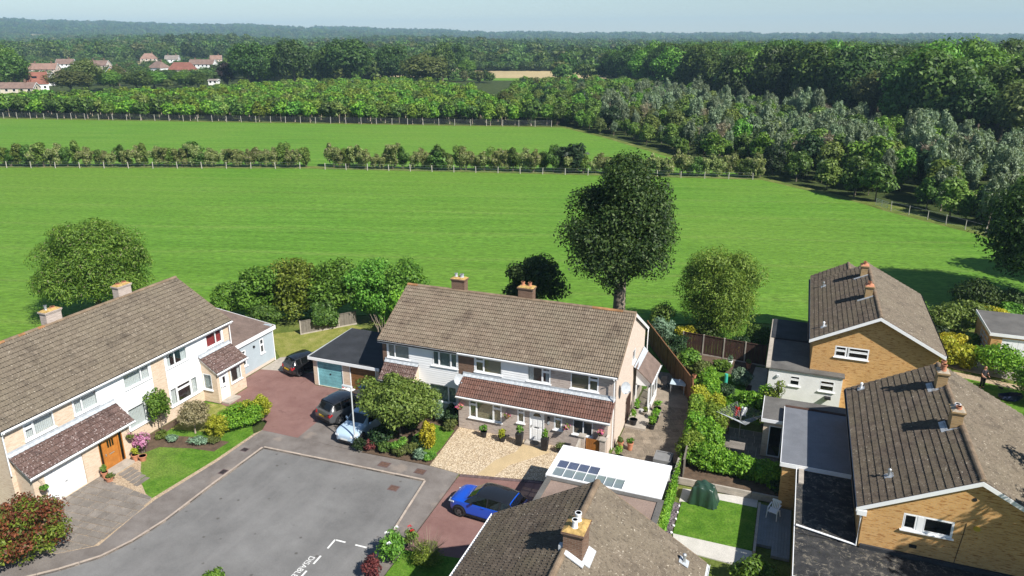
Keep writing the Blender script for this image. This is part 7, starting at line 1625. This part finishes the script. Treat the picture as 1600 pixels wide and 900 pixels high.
# street lamp
lp = thing('street_lamp', 'slim grey street lamp on the pavement beside the pale car', 'street lamp', (-23.95, 34.75, 0))
m_ = MB(); m_.lathe([(.075, 0), (.075, .9), (.05, .95), (.042, 4.2)], (-23.95, 34.75, 0), 10); m_.build('pole', 'grey_metal', lp)
m_ = MB(); m_.hexa([(-24.62, 34.68, 4.24), (-23.86, 34.66, 4.2), (-23.86, 34.84, 4.2), (-24.62, 34.82, 4.24), (-24.56, 34.70, 4.35), (-23.9, 34.68, 4.33), (-23.9, 34.82, 4.33), (-24.56, 34.80, 4.35)]); m_.build('lamp_head', 'grey_metal', lp, bevel=.02)
m_ = MB(); m_.box(-24.5, -24.1, 34.7, 34.8, 4.2, 4.222); m_.build('lens', 'lamp_clear', lp)
# wheelie bins and things by the garage
MT['bin_blue'] = plain('bin_blue', (.012, .035, .13), .5, .1, 3); MT['bin_black'] = plain('bin_black', (.016, .017, .018), .5, .1, 3)
def bin_(label, x, y, rot, mt):
    o = thing('wheelie_bin', label, 'wheelie bin', (x, y, 0), rot)
    m_ = MB(); m_.hexa([(-.22, -.26, .06), (.22, -.26, .06), (.22, .26, .06), (-.22, .26, .06), (-.28, -.34, .98), (.28, -.34, .98), (.28, .36, .98), (-.28, .36, .98)]); m_.build('body', mt, o, local=True, bevel=.02)
    m_ = MB(); m_.hexa([(-.3, -.38, .99), (.3, -.38, .99), (.3, .38, .99), (-.3, .38, .99), (-.26, -.3, 1.08), (.26, -.3, 1.08), (.26, .34, 1.08), (-.26, .34, 1.08)]); m_.build('lid', mt, o, local=True, bevel=.015)
    m_ = MB(); m_.tube([(-.24, .42, .95), (.24, .42, .95)], .018, 6); m_.build('handle', 'black', o, local=True)
    for s in (-1, 1): m_ = MB(); m_.tube([(s * .24, .3, .1), (s * .29, .3, .1)], .1, 10); m_.build('wheel', 'tyre', o, local=True)
bin_('dark blue wheelie bin in front of the brown garage door', -27.0, 40.85, R(-8), 'bin_blue'); bin_('black wheelie bin next to the blue bin by the left porch', -26.3, 41.0, R(5), 'bin_black')
MT['red_plastic'] = plain('red_plastic', (.42, .03, .025), .5, .1, 5)
o = thing('fuel_can', 'small red and white container in front of the garage pier', 'container', (-29.0, 41.15, 0)); m_ = MB(); m_.lathe([(.14, 0), (.14, .35), (.12, .4)], (-29.0, 41.15, 0), 10); m_.build('body', 'white', o); m_ = MB(); m_.lathe([(.1, .4), (.1, .5), (.05, .54)], (-29.0, 41.15, 0), 10); m_.build('top', 'red_plastic', o)
o = thing('storage_box', 'white lidded box beside the red container near the garages', 'box', (-28.3, 40.9, 0)); m_ = MB(); m_.box(-28.6, -28.0, 40.7, 41.1, 0, .4); m_.build('body', 'grey_metal', o, bevel=.02); m_ = MB(); m_.box(-28.63, -27.97, 40.67, 41.13, .402, .47); m_.build('lid', 'white', o, bevel=.02)
# pots with plants
def pot(label, x, y, r, h, mt, leafm, ph, seed, sq=False, z=0, n=260, size=.06, cat='potted plant'):
    o = thing('potted_plant', label, cat, (x, y, z))
    m_ = MB()
    if sq: m_.hexa([(x - r * .72, y - r * .72, z), (x + r * .72, y - r * .72, z), (x + r * .72, y + r * .72, z), (x - r * .72, y + r * .72, z), (x - r, y - r, z + h), (x + r, y - r, z + h), (x + r, y + r, z + h), (x - r, y + r, z + h)])
    else: m_.lathe([(r * .68, 0), (r * .92, h * .82), (r * 1.05, h * .84), (r * 1.05, h), (r * .85, h), (r * .8, h * .9)], (x, y, z), 14)
    m_.build('pot', mt, o)
    if leafm:
        me = crown_mesh('foliage', r * 1.25, r * 1.25, ph * .55, h + ph * .45, 12, n // 12, size, leafm, seed, lobe=.45, flat=-.6); c = bpy.data.objects.new('foliage', me); COL.objects.link(c); c.parent = o
    return o
for a in [('round black pot with green plant under the wide front window', -16.95, 38.95, .22, .42, 'black', 'leaf_fresh', .5, 1), ('black bowl of yellow flowers on the gravel', -15.65, 38.9, .26, .38, 'black', 'leaf_golden', .45, 2), ('tall square black planter left of the white front door', -14.45, 38.85, .22, .85, 'black', 'leaf_fresh', .65, 3, True), ('tall square black planter right of the white front door', -12.75, 38.85, .22, .85, 'black', 'leaf_hedge', .65, 4, True), ('low dark bowl with dry brown plant near the gate', -11.75, 38.95, .28, .34, 'black', 'leaf_brown', .3, 5),
          ('large grassy green plant in a pot at the foot of the pale gable', -8.15, 39.3, .3, .3, 'black', 'leaf_hedge', .75, 6), ('dark red tall pot beside the pale gable', -8.35, 40.7, .2, .55, 'terracotta', 'leaf_brown', .3, 7), ('dark red pot with seedlings right of its twin', -7.75, 40.75, .2, .55, 'terracotta', 'leaf_fresh', .35, 8), ('round clipped bush in a pot at the front of the low step', -8.2, 43.75, .26, .4, 'black', 'leaf_hedge', .85, 9, False, .16), ('green potted bush at the right edge of the low step', -7.0, 43.9, .24, .4, 'black', 'leaf_hedge', .75, 10), ('second green potted bush along the low step edge', -6.95, 44.9, .24, .4, 'black', 'leaf_hedge', .7, 11),
          ('potted plant beside the glazed side porch', -8.35, 45.45, .2, .35, 'concrete', 'leaf_hedge', .8, 12, False, .16), ('small yellow green plant before the glazed side porch', -7.75, 45.35, .16, .25, 'concrete', 'leaf_lime', .35, 13, False, .16), ('green potted bush at the corner of the glazed side porch', -7.05, 46.2, .26, .4, 'black', 'leaf_hedge', .6, 14), ('pot of green plant further along the low step', -6.9, 45.55, .18, .3, 'concrete', 'leaf_hedge', .4, 22),
          ('terracotta pot with yellowish plant right of the orange door', -35.75, 28.7, .2, .4, 'terracotta', 'leaf_golden', .5, 15), ('empty wide terracotta pot right of the orange door', -35.3, 28.85, .24, .34, 'terracotta', None, 0, 16), ('terracotta pot with small shrub left of the orange door', -35.85, 26.6, .19, .42, 'terracotta', 'leaf_olive', .5, 17), ('wide low terracotta bowl left of the orange door', -35.35, 26.45, .24, .3, 'terracotta', 'leaf_brown', .15, 18), ('white pot with plant at the foot of the dark panel fence', -3.15, 56.2, .2, .4, 'white', 'leaf_blue', .5, 19), ('terracotta pot at the foot of the dark panel fence', -1.75, 56.1, .22, .45, 'terracotta', 'leaf_olive', .3, 20), ('pale green tub on the patio by the white extension', -.75, 49.4, .3, .5, 'pale_green', 'leaf_olive', .3, 21), ('terracotta pot on top of the brown fence corner', -5.05, 48.9, .14, .24, 'terracotta', None, 0, 23, False, 1.81)]:
    if 'pale_green' not in MT: MT['pale_green'] = plain('pale_green_plastic', (.42, .52, .36), .6, .1)
    pot(*a)
def basket(label, x, y, z, n, seed, leafm=None):
    o = thing('hanging_basket', label, 'hanging basket', (x, y + .02, z)); m_ = MB(); N = Vector(n); p = Vector((x, y, z))
    m_.tube([p + Vector((0, 0, .48)), p + N * .28 + Vector((0, 0, .52))], .012, 5)
    for a in range(3): m_.tube([p + N * .28 + Vector((0, 0, .5)), p + N * .28 + Vector((math.cos(a * 2.1) * .17, math.sin(a * 2.1) * .17, .05))], .005, 3)
    m_.build('bracket', 'black', o)
    m_ = MB(); m_.lathe([(.04, -.16), (.13, -.1), (.18, .02), (.17, .04)], tuple(p + N * .28), 12); m_.build('basket', 'soil', o)
    me = crown_mesh('flowers', .27, .27, .2, .08, 12, 24, .055, leafm or ['flower_basket', 'leaf_fresh'], seed, lobe=.45, mixmat=.3); c = bpy.data.objects.new('flowers', me); COL.objects.link(c); c.parent = o; c.location = N * .28
for a in [('basket of pink flowers at the left corner of the red porch', -18.75, 39.53, 1.62, (0, -1, 0), 31), ('basket of pink and purple flowers between wide window and narrow window', -15.45, 39.53, 1.62, (0, -1, 0), 32), ('basket of mauve flowers right of the white front door', -11.5, 39.53, 1.62, (0, -1, 0), 33), ('basket of red and yellow flowers above the brown gate', -9.3, 39.53, 1.62, (0, -1, 0), 34), ('basket of trailing plants beside the orange door', -36.28, 28.82, 1.45, (1, 0, 0), 35, ['leaf_olive', 'flower_basket']), ('small green basket left of the white garage door', -36.28, 23.05, 1.4, (1, 0, 0), 36, 'leaf_fresh')]: basket(*a)
# gate and piers at the side of the red-porched house
gt = thing('garden_gate', 'brown timber side gate between two brick piers', 'gate', (-9.7, 38.75, 0))
for k in range(7): m_ = MB(); x = -10.08 + k * .117; m_.box(x, x + .112, 38.72, 38.76, .05, 1.45); m_.build('board', 'gate_wood', gt)
m_ = MB(); m_.box(-10.08, -9.26, 38.761, 38.80, .25, .37); m_.box(-10.08, -9.26, 38.761, 38.80, 1.15, 1.27); m_.build('brace', 'gate_wood', gt)
for x, lab in ((-10.32, 'short brick pier on the left of the brown gate'), (-9.02, 'short brick pier on the right of the brown gate')):
    o = thing('gate_pier', lab, 'gate pier', (x, 38.75, 0)); m_ = MB(); m_.box(x - .17, x + .17, 38.58, 38.92, 0, 1.55); m_.build('pier', 'brick_grey', o); m_ = MB(); m_.box(x - .22, x + .22, 38.53, 38.97, 1.552, 1.62); m_.build('coping', 'concrete', o)
o = thing('garden_wall', 'short sloping wall between left gate pier and white carport', 'wall', (-10.4, 37.3, 0)); m_ = MB(); m_.extr([(-10.35, 38.55, 0), (-10.35, 38.55, 1.45), (-10.35, 36.9, 1.1), (-10.35, 35.75, 1.1), (-10.35, 35.75, 0)], (-.12, 0, 0)); m_.build('wall', 'concrete', o)
o = thing('garden_wall', 'pale wall running from the right gate pier to the house gable', 'wall', (-8.85, 39.1, 0)); m_ = MB(); m_.box(-8.95, -8.8, 38.93, 39.54, 0, 1.5); m_.build('wall', 'brick_pale', o)
# table on the side path, planter
tb = thing('garden_table', 'small pale blue garden table in the shade of the brown fence', 'table', (-6.25, 50.1, 0)); MT['table_blue'] = plain('table_top_pale', (.50, .60, .66), .5, .05)
m_ = MB(); m_.box(-6.8, -5.7, 49.55, 50.5, .72, .76); m_.build('table_top', 'table_blue', tb)
for x in (-6.72, -5.78):
    for y in (49.62, 50.43): m_ = MB(); m_.box(x - .03, x + .03, y - .03, y + .03, 0, .719); m_.build('leg', 'metal', tb)
o = thing('tealight_jar', 'small white jar standing on the pale blue garden table', 'jar', (-6.2, 50.25, .762)); m_ = MB(); m_.lathe([(.06, 0), (.075, .12), (.06, .14), (.05, .1)], (-6.2, 50.25, .762), 10); m_.build('jar', 'white', o)
for i, (x, y, r) in enumerate(((-7.25, 50.2, .5), (-5.35, 49.9, -.6))):
    o = thing('garden_chair', ('dark garden chair left of the pale blue table', 'dark garden chair right of the pale blue table')[i], 'chair', (x, y, 0), r)
    m_ = MB(); m_.box(-.22, .22, -.22, .22, .42, .45); m_.build('seat', 'black', o, local=True); m_ = MB(); m_.box(-.22, .22, .2, .23, .45, .9); m_.build('backrest', 'black', o, local=True)
    for sx in (-.2, .2):
        for sy in (-.2, .2): m_ = MB(); m_.box(sx - .02, sx + .02, sy - .02, sy + .02, 0, .419); m_.build('leg', 'black', o, local=True)
o = thing('stone_planter', 'square grey planter box at the bottom of the side path', 'planter', (-5.5, 39.6, 0)); m_ = MB(); MT['planter'] = plain('grey_planter', (.20, .20, .20), .8, .15, 2)
for q in ((-6.02, -4.98, 39.1, 39.17), (-6.02, -4.98, 40.13, 40.2), (-6.02, -5.95, 39.17, 40.13), (-5.05, -4.98, 39.17, 40.13)): m_.box(*q, 0, .7)
m_.build('sides', 'planter', o); m_ = MB(); m_.box(-5.95, -5.05, 39.17, 40.13, .5, .62); m_.build('cover', 'planter', o)
# covered barbecue
MT['tarp_green'] = plain('dark_green_cover', (.022, .055, .036), .35, .25, 3, .6, 5, spec=.5)
bm = bmesh.new(); bmesh.ops.create_grid(bm, x_segments=22, y_segments=16, size=1); rg = random.Random(9)
for v in bm.verts:
    x, y = v.co.x, v.co.y; e = max(abs(x) ** 1.0, abs(y)); t = max(0, (e - .60) / .40); a = math.atan2(y, x)
    z = 1.12 - .10 * (x * x) + .06 * math.sin(5 * x + 2) * (1 - t) - .05 * math.sin(9 * y + 3 * x) * (1 - t); z = z * (1 - t) + .02 * t
    k = (.72 + .2 * t) + .045 * math.sin(a * 11) * t + .03 * math.sin(a * 23 + 1) * t
    q = e / (math.hypot(x, y) + 1e-6); k2 = k * min(1, .6 / max(e, .0001)) if e > .60 else k
    z += .035 * math.sin(13 * x + 5 * y) * (1 - t) + .03 * math.sin(17 * y - 7 * x); v.co = Vector((x * k2 * 1.05 * (1.25 if e <= .6 else 1.25 + .12 * t) + .03 * math.sin(z * 21 + y * 9), y * k2 * .70 * 1.3 + .03 * math.sin(z * 17 + x * 11), z))
bmesh.ops.recalc_face_normals(bm, faces=bm.faces); me = bpy.data.meshes.new('barbecue_cover'); bm.to_mesh(me); bm.free(); me.materials.append(MT['tarp_green']); me.polygons.foreach_set('use_smooth', [True] * len(me.polygons))
o = bpy.data.objects.new('covered_barbecue', me); COL.objects.link(o); o.location = (-2.75, 36.75, .02); o.rotation_euler = (0, 0, R(-6)); md = o.modifiers.new('subsurf', 'SUBSURF'); md.levels = md.render_levels = 1
tag(o, 'barbecue under a crumpled dark green cover beside the small lawn', 'barbecue')
# white plastic chair on the deck
wc = thing('plastic_chair', 'white plastic armchair on the grey decking', 'chair', (.95, 36.5, .16), R(-18))
def cpart(nm, f): m_ = MB(); f(m_); return m_.build(nm, 'white', wc, local=True)
cpart('seat', lambda m: m.hexa([(-.24, -.24, .40), (.24, -.24, .40), (.22, .22, .38), (-.22, .22, .38), (-.24, -.24, .44), (.24, -.24, .44), (.22, .22, .42), (-.22, .22, .42)]))
def bk(m):
    for x in (-.17, -.085, 0, .085, .17): m.hexa([(x - .028, .2, .42), (x + .028, .2, .42), (x + .028, .23, .42), (x - .028, .23, .42), (x - .03, .33, .82), (x + .03, .33, .82), (x + .03, .36, .82), (x - .03, .36, .82)])
    m.hexa([(-.26, .32, .80), (.26, .32, .80), (.26, .37, .80), (-.26, .37, .80), (-.22, .34, .90), (.22, .34, .90), (.22, .38, .90), (-.22, .38, .90)])
cpart('backrest', bk)
for s in (-1, 1):
    cpart('armrest', lambda m: (m.hexa([(s * .25 - .03, -.24, .62), (s * .25 + .03, -.24, .62), (s * .25 + .03, .32, .66), (s * .25 - .03, .32, .66), (s * .25 - .03, -.24, .65), (s * .25 + .03, -.24, .65), (s * .25 + .03, .32, .69), (s * .25 - .03, .32, .69)])))
    for y0, y1 in ((-.22, -.27), (.2, .3)): cpart('leg', lambda m: m.tube([(s * .25, y0, .62 if y0 < 0 else .42), (s * .28, y1, 0)], [.03, .022], 6))
# rotary washing line with clothes
wl_ = thing('rotary_washing_line', 'rotary washing line with grey lines on the shaded patio', 'washing line', (-1.5, 44.5, 0)); m_ = MB(); m_.tube([(-1.5, 44.5, 0), (-1.5, 44.5, 1.75)], .025, 8); m_.build('post', 'metal', wl_)
arms = []
for k in range(4): a = k * math.pi / 2 + .25; e = Vector((-1.5 + math.cos(a) * 1.55, 44.5 + math.sin(a) * 1.55, 1.95)); arms.append(e); m_ = MB(); m_.tube([(-1.5, 44.5, 1.35), tuple(e)], .014, 6); m_.build('arm', 'metal', wl_)
m_ = MB()
for k in range(4):
    a, b = arms[k], arms[(k + 1) % 4]; c = Vector((-1.5, 44.5, 1.37))
    for t in [.25 + .075 * q for q in range(11)]: m_.tube([tuple(c + (a - c) * t), tuple(c + (b - c) * t - Vector((0, 0, .03)))], .006, 3)
m_.build('lines', 'lead', wl_)
for lab, x, y, mt in (('red garment hanging on the rotary washing line', -1.95, 45.3, 'red_plastic'), ('white garment hanging on the rotary washing line', -1.55, 45.4, 'white')):
    m_ = MB(); n = 6
    for i in range(n):
        for j in range(5):
            P = lambda u, v: (x + u * .32 + .03 * math.sin(v * 7), y + .05 * math.sin(u * 9 + v * 3), 1.92 - v * .62)
            m_.q([P(i / n, j / 5), P((i + 1) / n, j / 5), P((i + 1) / n, (j + 1) / 5), P(i / n, (j + 1) / 5)])
    o = m_.build('garment', mt, None, recalc=False); tag(o, lab, 'clothing'); md = o.modifiers.new('cloth_thickness', 'SOLIDIFY'); md.thickness = .012
# weathered bench table on the patio
tb = thing('patio_table', 'weathered grey slatted table on the patio above the low hedge', 'table', (-1.5, 42.4, 0))
for k in range(6): m_ = MB(); y = 42.05 + k * .15; m_.box(-1.95, -1.0, y, y + .14, .70, .73); m_.build('slat', 'wood_grey2' if 'wood_grey2' in MT else 'slab', tb)
for x in (-1.88, -1.07):
    for y in (42.1, 42.87): m_ = MB(); m_.box(x - .035, x + .035, y - .035, y + .035, 0, .699); m_.build('leg', 'slab', tb)
o = thing('folding_chair', 'dark folding chair in the shaded corner by the washing line', 'chair', (-2.4, 45.2, 0)); m_ = MB(); m_.box(-2.62, -2.2, 45.0, 45.4, .43, .46); m_.build('seat', 'wood_dark', o); m_ = MB(); m_.box(-2.62, -2.2, 45.4, 45.43, .46, .9); m_.build('backrest', 'wood_dark', o)
for x in (-2.6, -2.22):
    for y in (45.03, 45.37): m_ = MB(); m_.box(x - .02, x + .02, y - .02, y + .02, 0, .429); m_.build('leg', 'wood_dark', o)
# turquoise bird feeder tube and closed parasol
MT['turq'] = plain('turquoise_plastic', (.05, .38, .30), .5, .1); o = thing('water_butt', 'slim turquoise green tube standing on the upper lawn', 'garden post', (-3.1, 52.2, 0)); m_ = MB(); m_.lathe([(.13, 0), (.13, .95), (.11, 1.0)], (-3.1, 52.2, 0), 12); m_.build('tube', 'turq', o)
o = thing('parasol', 'closed dark parasol leaning by the white extension', 'parasol', (.55, 49.6, 0)); m_ = MB(); m_.tube([(.55, 49.6, 0), (.55, 49.6, 1.0)], .025, 6); m_.build('pole', 'white', o); m_ = MB(); m_.lathe([(.06, 1.0), (.13, 1.15), (.1, 1.7), (.03, 2.2)], (.55, 49.6, 0), 8); m_.build('canopy', 'black', o)
o = thing('doormat', 'round dark mat on the front doorstep', 'doormat', (-13.55, 39.2, .132)); m_ = MB(); m_.lathe([(.3, 0), (.3, .018), (.2, .02)], (-13.55, 39.2, .132), 16); m_.build('mat', 'black', o)
# person in the far right garden, holding a long garden tool
MT['skin'] = plain('skin', (.52, .27, .19), .55, .08, 8); MT['shirt'] = plain('dark_shirt', (.035, .033, .04), .9, .3, 6); MT['trousers'] = plain('dark_trousers', (.012, .012, .016), .9, .2, 6); MT['shoe'] = plain('shoe', (.03, .025, .02), .8, .1); MT['hair'] = plain('grey_hair', (.20, .17, .15), .8, .2, 20)
def skin_body(name, verts, edges, mat, parent, root=0):
    me = bpy.data.meshes.new(name); me.from_pydata([v[:3] for v in verts], edges, []); o = bpy.data.objects.new(name, me); COL.objects.link(o); o.parent = parent; me.materials.append(MT[mat])
    o.modifiers.new('skin', 'SKIN'); sk = me.skin_vertices[0].data
    for i, v in enumerate(verts): r = v[3] if isinstance(v[3], tuple) else (v[3], v[3]); sk[i].radius = r; sk[i].use_root = i == root
    md = o.modifiers.new('subsurf', 'SUBSURF'); md.levels = md.render_levels = 2; return o
pe = thing('person', 'person in dark shirt and trousers standing on the far right lawn holding a garden tool', 'person', (14.6, 58.7, .0), R(35))
bv = [(0, 0, .96, (.15, .11)), (0, .01, 1.12, (.15, .10)), (0, 0, 1.32, (.17, .105)), (0, 0, 1.45, (.09, .07)), (0, -.01, 1.52, .055), (0, -.025, 1.60, (.075, .085)), (0, -.03, 1.70, (.072, .085)), (0, -.02, 1.76, .05),
      (-.19, 0, 1.41, .055), (-.27, -.04, 1.16, .042), (-.20, -.24, 1.02, .033), (-.16, -.33, 1.0, .03),
      (.19, 0, 1.41, .055), (.27, -.05, 1.16, .042), (.17, -.27, 1.04, .033), (.12, -.36, 1.02, .03),
      (-.10, 0, .88, .09), (-.11, -.01, .5, .062), (-.12, .03, .09, .042), (-.12, -.10, .04, .036), (.10, 0, .88, .09), (.12, -.03, .5, .062), (.13, .02, .09, .042), (.14, -.11, .04, .036)]
be = [(0, 1), (1, 2), (2, 3), (3, 4), (4, 5), (5, 6), (6, 7), (3, 8), (8, 9), (9, 10), (10, 11), (3, 12), (12, 13), (13, 14), (14, 15), (0, 16), (16, 17), (17, 18), (18, 19), (0, 20), (20, 21), (21, 22), (22, 23)]
body = skin_body('body', bv, be, 'skin', pe)
fv = []; fe = []
for s, hx, hy, hz in ((-1, -.16, -.33, 1.0), (1, .12, -.36, 1.02)):
    for k in range(4):
        b = len(fv); ox = (k - 1.5) * .019; l = (.032, .038, .036, .028)[k]
        fv += [(hx + ox, hy - .015, hz, .009), (hx + ox, hy - .015 - l, hz - .008, .0085), (hx + ox * .9, hy - .018 - l, hz - .008 - l * .9, .0075)]; fe += [(b, b + 1), (b + 1, b + 2)]
    b = len(fv); fv += [(hx - s * .028, hy + .01, hz, .0095), (hx - s * .05, hy - .02, hz - .01, .009), (hx - s * .05, hy - .045, hz - .018, .008)]; fe += [(b, b + 1), (b + 1, b + 2)]
me = bpy.data.meshes.new('fingers'); me.from_pydata([v[:3] for v in fv], fe, []); fo = bpy.data.objects.new('fingers', me); COL.objects.link(fo); fo.parent = body; me.materials.append(MT['skin']); fo.modifiers.new('skin', 'SKIN')
for i, v in enumerate(fv): me.skin_vertices[0].data[i].radius = (v[3], v[3]); me.skin_vertices[0].data[i].use_root = i % 3 == 0
sh = skin_body('shirt', [(0, 0, .93, (.17, .13)), (0, .01, 1.12, (.17, .12)), (0, 0, 1.32, (.19, .125)), (0, 0, 1.45, (.10, .08)), (-.19, 0, 1.41, .075), (-.255, -.03, 1.2, .062), (.19, 0, 1.41, .075), (.255, -.04, 1.2, .062)], [(0, 1), (1, 2), (2, 3), (3, 4), (4, 5), (3, 6), (6, 7)], 'shirt', pe)
tr_ = skin_body('trousers', [(0, 0, .98, (.17, .13)), (-.10, 0, .86, .11), (-.11, -.01, .5, .085), (-.12, .03, .10, .07), (.10, 0, .86, .11), (.12, -.03, .5, .085), (.13, .02, .10, .07)], [(0, 1), (1, 2), (2, 3), (0, 4), (4, 5), (5, 6)], 'trousers', pe)
for s, x in ((-1, -.12), (1, .135)): skin_body('shoe', [(x, .05, .05, (.05, .045)), (x, -.06, .045, (.05, .04)), (x + s * .01, -.16, .035, (.042, .03))], [(0, 1), (1, 2)], 'shoe', pe)
skin_body('hair', [(0, .03, 1.66, (.078, .06)), (0, .03, 1.72, (.074, .055))], [(0, 1)], 'hair', pe)
for s in (-1, 1): m_ = MB(); m_.lathe([(.012, 0), (.02, .02), (.012, .045)], (s * .078, -.01, 1.645), 6); m_.build('ear', 'skin', body, local=True); m_ = MB(); m_.lathe([(.004, 0), (.011, .008), (.004, .016)], (s * .03, -.112, 1.665), 6); m_.build('eye', 'black', body, local=True)
m_ = MB(); m_.hexa([(-.012, -.105, 1.675), (.012, -.105, 1.675), (.012, -.09, 1.675), (-.012, -.09, 1.675), (-.018, -.135, 1.63), (.018, -.135, 1.63), (.018, -.10, 1.625), (-.018, -.10, 1.625)]); m_.build('nose', 'skin', body, local=True); m_ = MB(); m_.box(-.026, .026, -.116, -.108, 1.598, 1.606); m_.build('mouth', 'lamp_red', body, local=True)
tl = thing('garden_tool', 'dark long handled garden tool held by the person on the lawn', 'garden tool', (14.95, 58.5, 0), R(35)); m_ = MB(); m_.tube([(-.62, -.0, 1.1), (.1, -.25, .75), (.55, -.42, .42)], .017, 6); m_.build('handle', 'black', tl, local=True); m_ = MB(); m_.hexa([(.5, -.5, .30), (.78, -.58, .22), (.82, -.40, .22), (.54, -.32, .30), (.5, -.48, .44), (.78, -.56, .34), (.82, -.42, .34), (.54, -.34, .44)]); m_.build('blade', 'black', tl, local=True)
# navy garden trug bag on the lawn
MT['navy'] = plain('navy_fabric', (.010, .018, .055), .7, .25, 5, .3, 8)
o = thing('garden_bag', 'dark blue slumped garden bag lying open on the far right lawn', 'bag', (16.1, 57.2, 0)); m_ = MB(); n = 16
for ring, (r, z) in enumerate(((.30, .02), (.42, .22), (.40, .45), (.36, .40), (.33, .12))):
    for k in range(n): a = 2 * math.pi * k / n; q = 1 + .16 * math.sin(a * 2 + ring) + .07 * math.sin(a * 5); m_.v.append((16.1 + math.cos(a) * r * q * 1.6, 57.2 + math.sin(a) * r * q, z * (1 + .35 * math.cos(a) * (ring > 0))))
for ring in range(4):
    for k in range(n): m_.f.append((ring * n + k, ring * n + (k + 1) % n, (ring + 1) * n + (k + 1) % n, (ring + 1) * n + k)); m_.mi.append(0)
m_.f.append(tuple(4 * n + k for k in range(n))); m_.mi.append(0); m_.build('fabric', 'navy', o)
# ---------------------------------------------------------------- the air
hz = MB(); hz.box(-7900, 7900, -7900, 7900, -4.0, 215); h_ = NT('air_haze'); pv = h_.n('ShaderNodeVolumePrincipled'); pv.inputs['Color'].default_value = (.50, .77, 1.0, 1); pv.inputs['Density'].default_value = .00015; pv.inputs['Anisotropy'].default_value = .0; h_.l(pv.outputs[0], h_.out.inputs['Volume']); MT['air'] = h_.m
h_o = hz.build('haze', 'air'); h_o['kind'] = 'stuff'
